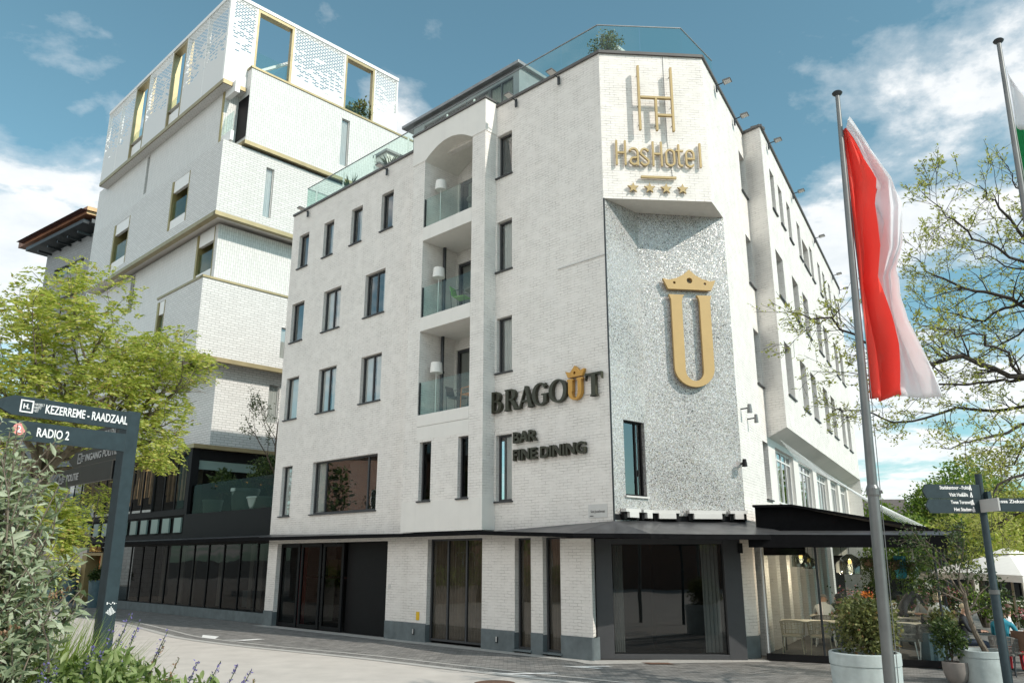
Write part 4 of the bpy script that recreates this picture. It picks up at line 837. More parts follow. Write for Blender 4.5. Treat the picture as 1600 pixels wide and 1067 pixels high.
for z in (5.68, 5.19): LL.box(g_, -2.6, -1.8 if z > 5.5 else -.1, z - .01, z + .01, .003, .03)
g_.build('mounting_rail', 'plate_grey', bs2)
# thin ledge and joint lines on the street wall
mb = MB(); L.box(mb, -.73, .95, 10.42, 10.46, .001, .03); mb.build('wall_ledge', 'plate_grey', hotel)

# ------------------------------------------------------------------ stacked white tower
T0 = np.array([-16.2, 40.0])
def corner(a, b): return T0 - a * TR - b * L.d
tower = thing('tower_block', 'stacked white tiled tower with bronze trims and perforated crown', 'tower', (T0[0], T0[1], 0))
def stack(a, b, z0, z1, ll, lr, holesL=(), holesR=(), mat='tower_tile', trim_b=True, trim_t=False, rec=1.4, nm='storey_wall', deep=14, trim_l=None):
    c = corner(a, b); PL = Plane(c, tuple(L.d), tuple(-TR)); PR = Plane(c, tuple(TR), tuple(-L.d)); m_ = MB()
    PL.wall(m_, 0, ll, z0, z1, holesL, 0, rec); PR.wall(m_, 0, lr, z0, z1, holesR, 0, .25)
    m_.quad(PL.P(ll, z0), PL.P(ll, z0, -deep), PL.P(ll, z1, -deep), PL.P(ll, z1)); m_.quad(PR.P(lr, z0), PR.P(lr, z0, -deep), PR.P(lr, z1, -deep), PR.P(lr, z1))
    o = m_.build(nm, mat, tower)
    m_ = MB(); far = PL.P(ll, 0)[:2]; rr = PR.P(lr, 0)[:2]; bk = (far[0] + rr[0] - c[0], far[1] + rr[1] - c[1])
    m_.poly([Z(c, z0 + .03), Z(far, z0 + .03), Z(bk, z0 + .03), Z(rr, z0 + .03)]); m_.poly([Z(c, z1 - .02), Z(far, z1 - .02), Z(bk, z1 - .02), Z(rr, z1 - .02)]); m_.build('slab', 'white_render', o)
    m_ = MB(); tl = trim_l or ll
    if trim_b: PL.box(m_, -.05, tl, z0 - .2, z0 + .028, -.25, .05); PR.box(m_, -.05, lr, z0 - .198, z0 + .026, -.25, .052)
    if trim_t: PL.box(m_, -.05, tl, z1 - .02, z1 + .1, -.3, .05); PR.box(m_, -.05, lr, z1 - .022, z1 + .098, -.3, .052)
    if trim_b or trim_t: m_.build('trim', 'bronze_trim', o)
    for k, h in enumerate(holesL):
        if h[1] - h[0] < 1.0:
            window(tower, PL, h[0], h[1], h[2], h[3], 0, .15, (), (), .05, 'plate_grey', 'pane', False); continue
        lo = MB(); PL.box(lo, h[1] - .22, h[1] - .004, h[2], h[3], -rec, .03); PL.box(lo, h[0] + .004, h[0] + .06, h[2], h[3], -.3, .02); lg = lo.build('loggia_jamb', 'bronze_jamb', tower)
        lo = MB(); PL.box(lo, h[0] + .062, h[1] - .222, h[3] - .75, h[3] - .004, -.2, -.02); lo.build('loggia_panel', 'white_metal', lg); lo = MB(); PL.box(lo, h[0] + .062, h[1] - .222, h[2] + .004, h[2] + .55, -.2, -.015); lo.build('loggia_panel', 'white_metal', lg)
        lo = MB(); PL.box(lo, h[0] + .07, h[1] - .23, h[2] + .56, h[2] + 1.75, -.12, -.1); lo.build('loggia_rail', 'rail_glass', lg)
        window(tower, PL, h[0], h[1], h[2], h[3], -rec, -.02, (.45,), (), .12, 'black_frame', 'pane', False, ((.5, .75, None),), name='loggia_door')
    for h in holesR: window(tower, PR, h[0], h[1], h[2] + .0, h[3], 0, .10, (), (), .04, 'plate_grey', 'pane', False, ((0, 1, None),))
    return o, PL, PR
stack(-1.0, .2, 7.6, 12.35, 19, 16, (), ((3.05, 3.68, 9.5, 11.62),), trim_b=False)
stack(.6, 1.0, 12.35, 16.45, 5.6, 16, ((4.45, 5.45, 13.6, 16.2),), ((4.66, 5.08, 12.95, 14.7),), trim_t=True)
stack(-.2, -.4, 12.35, 16.4, 19, 10, (), (), trim_b=False, mat='tower_tile_upright', nm='recessed_storey_wall')
stack(-.4, 0, 16.5, 20.0, 19, 16, ((.35, 2.5, 17.0, 19.95), (11.2, 11.9, 17.4, 19.9)), (), mat='tower_tile_upright', trim_b=False, trim_t=False)
stack(.3, 1.0, 20.2, 24.45, 19.3, 16, ((3.85, 6.2, 20.85, 23.95), (12.5, 15.1, 20.6, 23.85)), ((2.65, 3.15, 20.75, 23.75),), trim_t=False, trim_l=14.95)
stack(0, 0, 24.5, 28.2, 19.3, 10, ((10.2, 10.65, 25.1, 27.8),), (), mat='tower_tile_upright', trim_b=False)
o, PL, PR = stack(-.85, 1.2, 24.75, 29.35, 2.2, 16, (), ((6.1, 6.68, 25.6, 28.75),), mat='tower_tile_upright', trim_t=True)
# balcony between the two
c2 = corner(0, 0); P2 = Plane(c2, tuple(L.d), tuple(-TR)); lo = MB(); P2.box(lo, .02, .24, 24.5, 28.2, -1.2, .04); lo.build('loggia_jamb', 'bronze_jamb', tower)
lo = MB(); P2.box(lo, -1.1, .0, 24.52, 25.1, -.2, -.02); lo.build('loggia_panel', 'white_metal', tower); lo = MB(); P2.box(lo, -1.1, .0, 27.5, 28.2, -.3, -.02); lo.build('loggia_panel', 'white_metal', tower)
lo = MB(); P2.box(lo, -1.1, -.01, 25.12, 26.3, -.12, -.1); lo.build('loggia_rail', 'rail_glass', tower); lo = MB(); P2.quad(lo, -1.2, 0.0, 25, 27.6, -.82); lo.build('loggia_door', 'black_frame', tower)
# crown
ck = corner(.5, .7); CL_, CR_ = Plane(ck, tuple(L.d), tuple(-TR)), Plane(ck, tuple(TR), tuple(-L.d)); CLn, CRn = 18.5, 11.95
zc0, zc1 = 28.2, 33.75
mb = MB(); CL_.box(mb, -.02, CLn, zc0 - .25, zc0 - .002, -1.5, .05); CR_.box(mb, -.02, 1.3, zc0 - .252, zc0 - .004, -1.5, .05); mb.build('crown_trim', 'bronze_trim', tower)
mb = MB(); far = CL_.P(CLn, 0)[:2]; rr = CR_.P(CRn, 0)[:2]; bk = (far[0] + rr[0] - ck[0], far[1] + rr[1] - ck[1])
mb.poly([Z(ck, zc0 - .27), Z(far, zc0 - .27), Z(bk, zc0 - .27), Z(rr, zc0 - .27)]); mb.build('crown_soffit', 'tower_tile', tower)
mb = MB(); mb.poly([Z(ck, 29.3), Z(far, 29.3), Z(bk, 29.3), Z(rr, 29.3)]); mb.build('crown_deck', 'white_render', tower)
Ph = [(5.65, 7.75), (11.3, 13.6)]; Rh = [(1.6, 4.1), (7.75, 10.1)]
def screens(pl, length, cuts, zb):
    us = [0.0] + [u for c in cuts for u in c] + [length]
    for i in range(0, len(us), 2):
        m_ = MB(); k = max(1, round((us[i + 1] - us[i]) / 2.9)) ; s_ = (us[i + 1] - us[i]) / k
        for j in range(k): pl.quad(m_, us[i] + j * s_ + .05, us[i] + (j + 1) * s_ - .05, zb, zc1 - .1, 0)
        sc_ = m_.build('screen', 'perforated_screen', tower)
        for j in range(k + 1): u = us[i] + j * s_; m_ = MB(); pl.box(m_, u - .05, u + .05, zb, zc1, -.2, .01); m_.build('mullion', 'white_metal', sc_)
screens(CL_, CLn, Ph, zc0); screens(CR_, CRn, Rh, 28.2)
BK1, BK2 = Plane(rr, tuple(L.d), tuple(TR)), Plane(far, tuple(TR), tuple(L.d))
m_ = MB(); BK1.quad(m_, 0, CLn, 29.3, 30.6); BK2.quad(m_, 0, CRn, 28.2, 30.6); m_.build('rear_parapet', 'white_metal', tower)
mb = MB(); CL_.box(mb, -.06, CLn, zc1 - .1, zc1 + .12, -.35, .06); CR_.box(mb, -.06, CRn + .06, zc1 - .098, zc1 + .122, -.35, .062); mb.build('crown_rim', 'white_metal', tower)
for pl, cuts, zb in ((CL_, Ph, zc0), (CR_, Rh, 29.45)):
    for a, b in cuts:
        m_ = MB(); pl.box(m_, a + .052, a + .16, zb, zc1 - .102, -.4 if pl is CL_ else -.25, .03); pl.box(m_, b - .2, b - .052, zb, zc1 - .102, -.45 if pl is CL_ else -.25, .03); pl.box(m_, a + .162, b - .202, zc1 - .3, zc1 - .104, -.4, .028); m_.build('opening_frame', 'bronze_trim', tower)
        m_ = MB(); pl.box(m_, a + .17, b - .21, zb, zb + (.9 if pl is CL_ else .35), -.3, -.1); m_.build('opening_parapet', 'white_metal', tower)
        m_ = MB(); pl.box(m_, a + .17, b - .21, zb + (.9 if pl is CL_ else .36), zb + (2.0 if pl is CL_ else 1.5), -.22, -.2); m_.build('opening_rail', 'rail_glass', tower)
# glass roof of the pool hall seen through the crown, a chimney cowl and shrubs
m_ = MB(); a = CR_.P(2.3, 30.2, -1.5); b = CR_.P(2.3, 30.2, -6); c = CR_.P(4.6, 32.2, -6); d = CR_.P(4.6, 32.2, -1.5); m_.quad(a, b, c, d); m_.build('glass_roof', 'rail_glass', tower)
m_ = MB(); m_.tube([CR_.P(2.2, 30.2, -1.45), CR_.P(4.7, 32.2, -1.45)], .12, 6); m_.lathe([(.4, 29.9), (.4, 31.0), (.55, 31.0), (.5, 31.4), (.2, 31.6)], CR_.P(1.9, 0, -2.5), 16); m_.build('roof_structure', 'white_metal', tower)

# ------------------------------------------------------------------ glass podium
pod = thing('glass_podium', 'dark glazed two storey podium with slatted upper windows beside the hotel', 'podium', L.P(24, 0, -.3)); PI = -.3
mb = MB(); L.box(mb, 16.0, 33.2, 0, .38, PI - .3, PI + .05); mb.build('plinth', 'bluestone', pod)
mb = MB(); L.box(mb, 16.0, 40, 3.05, 3.5, PI - .3, PI + .04); L.box(mb, 16.0, 24.4, 3.5, 4.42, PI - .3, PI + .02); L.box(mb, 24.15, 24.5, 4.42, 7.5, PI - .35, PI + .03); L.box(mb, 24.5, 40, 7.28, 7.6, PI - .3, PI + .05); L.box(mb, 24.5, 40, 4.4, 4.65, PI - .25, PI + .02)
mb.build('fascia', 'black_frame', pod)
gf = [16.0 + 1.42 * i for i in range(13)]
for a, b in zip(gf, gf[1:]): window(pod, L, a, b, .38, 3.05, PI, .05, (), (), .035, 'black_frame', 'pane_dark', False, name='ground_window')
uf = [24.5 + 1.3 * i for i in range(13)]
for a, b in zip(uf, uf[1:]):
    window(pod, L, a, b, 4.65, 7.28, PI, .05, (), (), .05, 'black_frame', 'pane_smoke', False, name='upper_window')
    m_ = MB(); L.box(m_, a + .25, b - .3, 3.62, 4.3, PI - .1, PI - .02); m_.build('frosted_panel', 'frosted', pod)
mb = MB(); L.quad(mb, 24.5, 40, 3.5, 4.5, PI - .15); mb.build('spandrel', 'black_frame', pod)
mb = MB()
u = 24.8
while u < 40: L.box(mb, u, u + rng.uniform(.12, .3), 5.2 + rng.choice((0, .35)), 7.25, PI - .75, PI - .65); u += rng.uniform(.32, .62)
mb.build('wood_slat', 'wood_slat', pod)
mb = MB(); L.quad(mb, 24.6, 40, 5.0, 7.3, PI - 1.3); L.quad(mb, 16.1, 40, .0, 3.3, PI - 4); mb.quad(L.P(16.1, .02, PI - .3), L.P(40, .02, PI - .3), L.P(40, .02, PI - 4), L.P(16.1, .02, PI - 4)); mb.quad(L.P(16.1, 3.3, PI - .3), L.P(40, 3.3, PI - .3), L.P(40, 3.3, PI - 4), L.P(16.1, 3.3, PI - 4)); mb.quad(L.P(16.05, 0, PI - .3), L.P(16.05, 0, PI - 4), L.P(16.05, 3.3, PI - 4), L.P(16.05, 3.3, PI - .3))
mb.build('inner_wall', 'room_dark', pod)
mb = MB(); 
for u0 in (18.7, 19.5, 22.3, 25.0, 26.2, 28.4): L.box(mb, u0, u0 + .32, .4, 3.0, PI - 1.1, PI - 1.05)
mb.build('pale_curtain', 'house_cream', pod)
mb = MB(); L.box(mb, 20.3, 20.9, .4, 1.1, PI - 2, PI - 1.4); L.box(mb, 18.0, 18.5, .4, .95, PI - 2, PI - 1.2); mb.build('inner_furniture', 'planter_pale', pod)
# roof terrace corner: set back glass wall under the tower
KP = Plane(L.P(24.3, 0, PI)[:2], tuple(TR), tuple(-L.d))
mb = MB(); mb.poly([L.P(16.0, 4.40, PI), L.P(24.3, 4.40, PI), KP.P(9, 4.40), (-3.5, 38.6, 4.40)]); mb.build('terrace_deck', 'deck', pod)
for k in range(4): window(pod, KP, k * 2.3 + .05, (k + 1) * 2.3, 4.45, 7.0, 0, .05, (), (), .06, 'black_frame', 'pane_smoke', False, name='terrace_window')
mb = MB(); KP.box(mb, 0, 9.3, 7.0, 7.5, -.3, .04); mb.build('terrace_fascia', 'black_frame', pod); mb = MB(); KP.box(mb, .2, 3.4, 6.55, 6.98, -.02, -.01); mb.build('terrace_blind', 'frosted', pod)
mb = MB(); KP.box(mb, -.1, 10, 7.502, 7.7, -.5, .35); mb.build('terrace_eave', 'bronze_trim', pod)
mb = MB(); KP.quad(mb, 0, 9.3, 4.4, 7.4, -4); KP.quad(mb, 0, .8, 4.45, 7.0, -.3); mb.quad(KP.P(0, 7.2, -.3), KP.P(9.3, 7.2, -.3), KP.P(9.3, 7.2, -4), KP.P(0, 7.2, -4)); mb.build('terrace_room', 'room_dark', pod)
mb = MB(); KP.quad(mb, .1, .75, 4.45, 7.0, -.2); mb.build('terrace_curtain', 'drape_brown', pod)
mb = MB(); L.box(mb, 16.05, 24.1, 4.44, 5.75, PI - .12, PI - .1); mb.build('terrace_rail', 'pane_smoke', pod)
# lamps glowing inside
def glow_lamp():
    t = thing('pendant_lamp', 'small glowing orange lamp behind the upper glass of the podium', 'lamp', (0, 0, 0), 0, 'glowing orange lamps behind the podium glass')
    m_ = MB(); m_.lathe([(.02, .10), (.10, .06), (.125, 0.0)], (0, 0, 0), 10); m_.build('shade', 'black_frame', t, local=True); m_ = MB(); m_.lathe([(.115, .012), (.09, -.02), (.02, -.04)], (0, 0, 0), 10); m_.build('bulb', 'glow_orange', t, local=True); m_ = MB(); m_.tube([(0, 0, .1), (0, 0, .5)], .006, 4); m_.build('cord', 'black_frame', t, local=True)
    return t
gl0 = glow_lamp()
for i in range(14):
    p = KP.P(1.8 + (i * 0.83) % 6.2, 6.15 + .35 * math.sin(i * 2.3), -.7 - (i * .61) % 1.9)
    if i == 0: gl0.location = p
    else: dup(gl0, p)
# entrance of the neighbouring shop
sh = thing('shop_entrance', 'gold framed doorway with orange rods between dark glass panels', 'entrance', L.P(35, 0, -.2))
mb = MB(); L.box(mb, 35.7, 36.4, 0.12, 2.75, -1.1, -.1); L.box(mb, 33.6, 35.7, 2.6, 2.75, -1.1, -.11); L.box(mb, 33.4, 33.6, .12, 2.75, -1.1, -.1); mb.build('frame', 'gold_door', sh)
mb = MB(); L.box(mb, 33.6, 35.7, .12, 2.6, -1.0, -.95); mb.build('door', 'gold_door', sh)
mb = MB(); mb.tube([L.P(34.55, .12, -.4), L.P(34.35, 2.6, -.4)], .035, 6); mb.tube([L.P(34.75, .12, -.4), L.P(34.45, 2.6, -.4)], .035, 6); mb.build('rod', 'orange_rod', sh)
mb = MB(); put_text(mb, 'DRECEL', L.P(35.2, 2.80, -.05), right, up, .62, .06, .5, fit=1.7); mb.build('lettering', 'gold_letter', sh)
mb = MB(); L.box(mb, 36.4, 44, 0, 3.05, -1.2, -.3); mb.build('side_panel', 'concrete_road', sh); mb = MB(); L.box(mb, 33, 44, .0, .12, -1.2, .6); mb.build('step', 'bluestone', sh)

# ------------------------------------------------------------------ grey building far behind
D0 = np.array([-42.6, 76.0]); far_b = thing('office_building', 'grey brick office block with wide copper coloured roof overhang', 'building', (D0[0], D0[1], 0))
DL, DR = Plane(D0, (-0.80, 0.60), (-.60, -.80)), Plane(D0, (0.72, 0.69), (.69, -.72))
mb = MB(); DL.wall(mb, 0, 10.5, 0, 34.6, [(1.6, 8.2, 31.2, 32.3), (1.6, 8.2, 27.6, 28.7), (1.6, 8.2, 24, 25.1)], 0, .3); DR.wall(mb, 0, 14, 0, 34.6); mb.quad(DL.P(10.5, 0), DL.P(10.5, 0, -14), DL.P(10.5, 34.6, -14), DL.P(10.5, 34.6)); mb.build('wall', 'grey_brick', far_b)
for z in (31.2, 27.6, 24): window(far_b, DL, 1.6, 8.2, z, z + 1.1, 0, .2, (.2, .4, .6, .8), (), .07, 'grey_frame', 'pane', False)
mb = MB(); DL.box(mb, -.9, 12, 34.9, 35.3, -.6, 1.7); DR.box(mb, -.9, 14, 34.903, 35.303, -.6, 1.7); mb.build('gutter', 'dark_metal', far_b)
for k in range(5): mb = MB(); DL.box(mb, .6 + k * 2.2, .8 + k * 2.2, 34.3, 34.5, .0, 1.4); mb.build('bracket', 'dark_metal', far_b)
mb = MB(); a = [DL.P(-1.6, 36.0, 2.4), DL.P(13, 36.0, 2.4), DL.P(13, 36.0, -14), (DR.P(14, 36.0, 2.4))]; mb.poly([(p[0], p[1], 36.0) for p in a]); mb.build('roof_soffit', 'maroon', far_b)
cr = Vector((D0[0], D0[1], 0)) + Vector(tuple(DL.n) + (0,)) * 1.5 + Vector(tuple(DR.n) + (0,)) * 1.5
mb = MB(); fl_ = cr + Vector(tuple(DL.d) + (0,)) * 15.5; fr_ = cr + Vector(tuple(DR.d) + (0,)) * 17
mb.quad(Z(cr, 35.7), Z(fl_, 35.7), Z(fl_, 36.5), Z(cr, 36.5)); mb.poly([Z(cr, 36.5), Z(fl_, 36.5), Z(fl_ + fr_ - cr, 36.5), Z(fr_, 36.5)]); mb.poly([Z(cr, 35.71), Z(fl_, 35.71), Z(fl_ + fr_ - cr, 35.71), Z(fr_, 35.71)]); mb.build('roof', 'roof_copper', far_b)
mb = MB(); mb.quad(Z(cr, 35.7), Z(fr_, 35.7), Z(fr_, 36.5), Z(cr, 36.5)); mb.build('roof_edge', 'roof_copper_pale', far_b)
mb = MB(); DR.box(mb, 3, 13, 35.4, 35.7, -1.5, -1.4); mb.build('clerestory', 'pane', far_b)

# ------------------------------------------------------------------ restaurant terrace
ter = thing('terrace_pavilion', 'black roofed glass walled restaurant terrace along the hotel side', 'pavilion', (6.3, 21.2, 0))
TF = Plane((6.30, 21.10), (9.95 - 6.30, 19.42 - 21.10)); tl = math.dist((6.30, 21.10), (9.95, 19.42)); TD = 12.5   # front, u to the right; the pavilion runs back along -n
tb = lambda u, z, b=0.0: tuple(Vector(TF.P(u, z, 0)) + Vector((RD[0], RD[1], 0)) * b)
mb = MB(); mb.hexa([tb(.02, 0, 0), tb(tl, 0, 0), tb(tl, 0, TD), tb(.02, 0, TD), tb(.02, .14, 0), tb(tl, .14, 0), tb(tl, .14, TD), tb(.02, .14, TD)]); mb.build('floor', 'deck', ter)
zA, zB = 3.74, 3.0
prof = [(.0, zA), (.95, zA - .01), (tl + .55, zB)]
mb = MB()
for (u0, z0), (u1, z1) in zip(prof, prof[1:]): mb.hexa([tb(u0, z0 - .06, -.35), tb(u1, z1 - .06, -.35), tb(u1, z1 - .06, TD), tb(u0, z0 - .06, TD), tb(u0, z0, -.35), tb(u1, z1, -.35), tb(u1, z1, TD), tb(u0, z0, TD)])
mb.poly([tb(0, 2.7, -.1), tb(tl, 2.7, -.1), tb(tl, zB - .04, -.1), tb(.95, zA - .06, -.1), tb(0, zA - .06, -.1)])
mb.build('roof', 'black_cloth', ter)
mb = MB(); a = tb(.0, 0, -.4); 
mb.mi = 0; mb.quad(tb(0, 2.99, -1.1), tb(tl + .5, 2.93, -.62), tb(tl + .5, 3.03, -.36), tb(0, 3.10, -.36)); mb.mi = 1; mb.quad(tb(0, 2.99, -1.1), tb(tl + .5, 2.93, -.62), tb(tl + .5, 2.66, -.60), tb(0, 2.68, -1.08)); mb.quad(tb(0, 2.68, -1.08), tb(tl + .5, 2.66, -.6), tb(tl + .5, 2.68, 0), tb(0, 2.70, 0))
mb.quad(tb(tl + .5, 2.66, -.6), tb(tl + .5, 2.93, -.62), tb(tl + .5, 2.95, TD), tb(tl + .5, 2.7, TD)); mb.build('front_eave', ['canopy_metal', 'black_cloth'], ter)
for u in (.05, 1.35, 2.7, tl - .05):
    mb = MB(); p = Vector(tb(u, 0, 0)); mb.tube([Z(p, .14), Z(p, 2.72)], .03 if u > .1 else .02, 8); mb.build('post', 'white_metal' if u < .1 else 'dark_metal', ter, smooth=True)
for b in (4, 8, TD):
    mb = MB(); p = Vector(tb(tl - .05, 0, b)); mb.tube([Z(p, .14), Z(p, 2.9)], .045, 8); mb.build('post', 'dark_metal', ter, smooth=True)
for a, b in ((.1, 1.3), (1.4, 2.65), (2.75, tl - .1)):
    mb = MB(); mb.hexa([tb(a, .16, -.006), tb(b, .16, -.006), tb(b, .16, .006), tb(a, .16, .006), tb(a, 2.68, -.006), tb(b, 2.68, -.006), tb(b, 2.68, .006), tb(a, 2.68, .006)]); mb.build('front_glass', 'pane_clear', ter)
mb = MB(); mb.hexa([tb(.0, .02, -.05), tb(tl, .02, -.05), tb(tl, .02, -.005), tb(.0, .02, -.005), tb(.0, .17, -.05), tb(tl, .17, -.05), tb(tl, .17, -.005), tb(.0, .17, -.005)]); mb.build('base_rail', 'black_frame', ter)
mb = MB(); mb.hexa([tb(.1, 2.5, .05), tb(1.1, 2.5, .05), tb(1.1, 2.5, .14), tb(.1, 2.5, .14), tb(.1, 2.72, .05), tb(1.1, 2.72, .05), tb(1.1, 2.72, .14), tb(.1, 2.72, .14)]); mb.build('blind_box', 'black_cloth', ter)
mb = MB(); mb.hexa([tb(2.2, .14, 11.6), tb(tl, .14, 11.6), tb(tl, .14, 12.3), tb(2.2, .14, 12.3), tb(2.2, 1.15, 11.6), tb(tl, 1.15, 11.6), tb(tl, 1.15, 12.3), tb(2.2, 1.15, 12.3)]); mb.build('service_counter', 'wood_brown', ter)
# guy cables from the upper wing to a mast beyond the terrace
cb = thing('cable_fan', 'fan of thin white awning cables slanting down beside the terrace wing', 'cables', BP.P(2, 6.0, .1))
for k in range(9):
    mb = MB(); a = Vector(RP.P(5.2 + k * .35, 6.0 - .05 * k, .35)); b = Vector((13.9 + k * .16, 28.6, 3.35 - k * .03)); mb.tube([a.lerp(b, .0), a.lerp(b, .5) - Vector((0, 0, .05)), b], .009, 5); mb.build('cable', 'white_metal', cb)
mb = MB(); mb.tube([(13.85, 28.65, 0), (13.85, 28.65, 3.4)], .05, 8); mb.tube([(13.7, 28.6, 3.37), (15.3, 28.6, 3.1)], .03, 6); mb.build('mast', 'white_metal', cb)
for i, (u, b, z, r_, h, k, lab) in enumerate(((.78, 1.3, 2.42, .24, .42, 0, 'wide smoked glass pendant lamp nearest the terrace doors'), (1.62, 2.6, 2.22, .17, .34, 1, 'white cone pendant lamp between two smoked glass ones'), (1.98, 1.2, 2.28, .26, .5, 0, 'large dark bell pendant lamp with a visible bulb'), (2.0, 5.0, 2.25, .2, .3, 1, 'white pendant lamp hanging deeper in the terrace'), (3.25, 3.2, 2.15, .19, .45, 1, 'white cylinder pendant lamp beside the hanging plants'), (.5, 4.2, 2.3, .2, .35, 0, 'clear pendant lamp close to the white brick fins'))):
    t = thing('pendant_lamp', lab, 'lamp', tb(u, z, b)); p = Vector(tb(u, z, b))
    m_ = MB(); m_.lathe([(r_ * .25, h * .5), (r_ * .8, h * .32), (r_, h * .1), (r_, -h * .5)], p, 18, cap=False); m_.build('shade', ('lamp_glass', 'lamp_white')[k], t, smooth=True)
    m_ = MB(); m_.lathe([(.02, .08), (.045, .04), (.05, 0), (.03, -.04)], p + Vector((0, 0, .05)), 10); m_.build('bulb', 'glow', t, smooth=True)
    if i in (0, 2, 3, 5): pl_ = bpy.data.lights.new('bulb_light', 'POINT'); pl_.energy = 20; pl_.color = (1, .84, .62); pl_.shadow_soft_size = .06; po = bpy.data.objects.new('bulb_light', pl_); col.objects.link(po); po.location = p + Vector((0, 0, -.30))
    m_ = MB(); m_.tube([p + Vector((0, 0, h * .5)), Z(p, 3.1)], .008, 5); m_.build('cord', 'black_frame', t)

# ------------------------------------------------------------------ furniture
def make_chair(mat, label, legm):
    t = thing('wicker_chair', label, 'chair', (0, 0, 0))
    m_ = MB(); m_.hexa([(-.24, -.22, .40), (.24, -.22, .40), (.22, .24, .42), (-.22, .24, .42), (-.24, -.22, .45), (.24, -.22, .45), (.22, .24, .46), (-.22, .24, .46)]); m_.build('seat', mat, t, local=True, bevel=.015)
    m_ = MB(); K = 15; AR = lambda k: R(-25 + 230 * k / (K - 1))
    for z, r_ in [(.80, .014), (.585, .013)] + [(.775 - .026 * i, .0085) for i in range(7)] + [(.555 - .026 * i, .0085) for i in range(4)]:
        kk = .94 + (z - .45) * .22; low = .12 if z > .7 else .04
        m_.tube([(.29 * kk * math.cos(AR(k)), -.02 - .25 * kk * math.sin(AR(k)), z - low * abs(k / (K - 1) - .5) ** 2 * 4) for k in range(K)], r_, 5)
    for k in range(0, K): 
        a = AR(k); m_.tube([(.27 * math.cos(a), -.02 - .235 * math.sin(a), .44), (.295 * math.cos(a), -.02 - .27 * math.sin(a), .80 - .12 * abs(k / (K - 1) - .5) ** 2 * 4)], .006, 4)
    m_.build('backrest', mat, t, local=True)
    for sx in (-1, 1):
        for y0, y1 in ((-.2, -.27), (.2, .24)):
            m_ = MB(); m_.tube([(sx * .21, y0, .41), (sx * .25, y1, 0)], .012, 6); m_.build('leg', legm, t, local=True)
    return t
def make_table(label, w_=.8, d_=.8, mat='table_pale'):
    t = thing('dining_table', label, 'table', (0, 0, 0)); m_ = MB(); m_.box(-w_ / 2, w_ / 2, -d_ / 2, d_ / 2, .72, .755); m_.build('tabletop', mat, t, local=True, bevel=.006)
    for sx in (-1, 1):
        for sy in (-1, 1): m_ = MB(); m_.tube([(sx * (w_ / 2 - .06), sy * (d_ / 2 - .06), .72), (sx * (w_ / 2 - .05), sy * (d_ / 2 - .05), 0)], .018, 6); m_.build('leg', 'dark_metal', t, local=True)
    return t
frz = math.atan2(TF.d[1], TF.d[0])
ch0 = make_chair('wicker', 'pale wicker chair with its back to the street, nearest the white fins', 'wicker'); ch0.location = tb(.58, .14, .45); ch0.rotation_euler = (0, 0, frz); ch0['group'] = 'wicker chairs on the terrace'
GC = 'wicker chairs on the terrace'
dup(ch0, tb(1.22, .14, .45), frz + .08, 'pale wicker chair with its back to the street, beside the shrub planter', GC)
ta = make_table('long pale table top just behind the terrace front glass', 1.5, .75); ta.location = tb(.95, .14, 1.0); ta.rotation_euler = (0, 0, frz); ta['group'] = 'terrace dining tables'
chg = make_chair('wicker_grey', 'grey wicker chair behind the flagpole facing away', 'white_metal'); chg.location = tb(3.1, .14, .42); chg.rotation_euler = (0, 0, frz); chg['group'] = GC
dup(chg, tb(3.66, .14, .45), frz - .1, 'grey wicker chair next to the dark glass corner of the terrace', GC)
dup(chg, tb(3.1, .14, 1.75), frz + math.pi, 'grey wicker chair on the far side of the second table', GC)
dup(ta, tb(3.25, .14, 1.05), frz, 'second pale table, behind the two grey wicker chairs', 'terrace dining tables')
dup(ta, tb(3.5, .14, 3.4), frz, 'table the waiter leans over', 'terrace dining tables'); dup(ta, tb(1.3, .14, 3.4), frz, 'table of the two seated men by the glass doors', 'terrace dining tables')
dup(ta, tb(2.9, .14, 6.2), frz, 'farthest terrace table, under the hanging plants', 'terrace dining tables')
dup(chg, tb(1.0, .14, 2.75), frz, 'grey wicker chair under the man in the white shirt', GC); dup(chg, tb(1.25, .14, 4.1), frz + math.pi, 'grey wicker chair under the man in the dark cap', GC)
dup(chg, tb(3.82, .14, 2.8), frz + .2, 'grey wicker chair under the blond woman', GC); dup(chg, tb(3.45, .14, 4.15), frz + math.pi, 'grey wicker chair under the guest facing the street', GC)
dup(chg, tb(3.4, .14, 6.9), frz + math.pi, 'empty grey wicker chair at the farthest table', GC)
mb = MB(); p = Vector(tb(3.5, .895, 1.0)); mb.lathe([(.035, 0), (.035, .13), (.014, .17), (.014, .22)], p, 10); o = mb.build('bottle', 'black_frame'); tag(o, 'small dark bottle on the second terrace table', 'bottle')
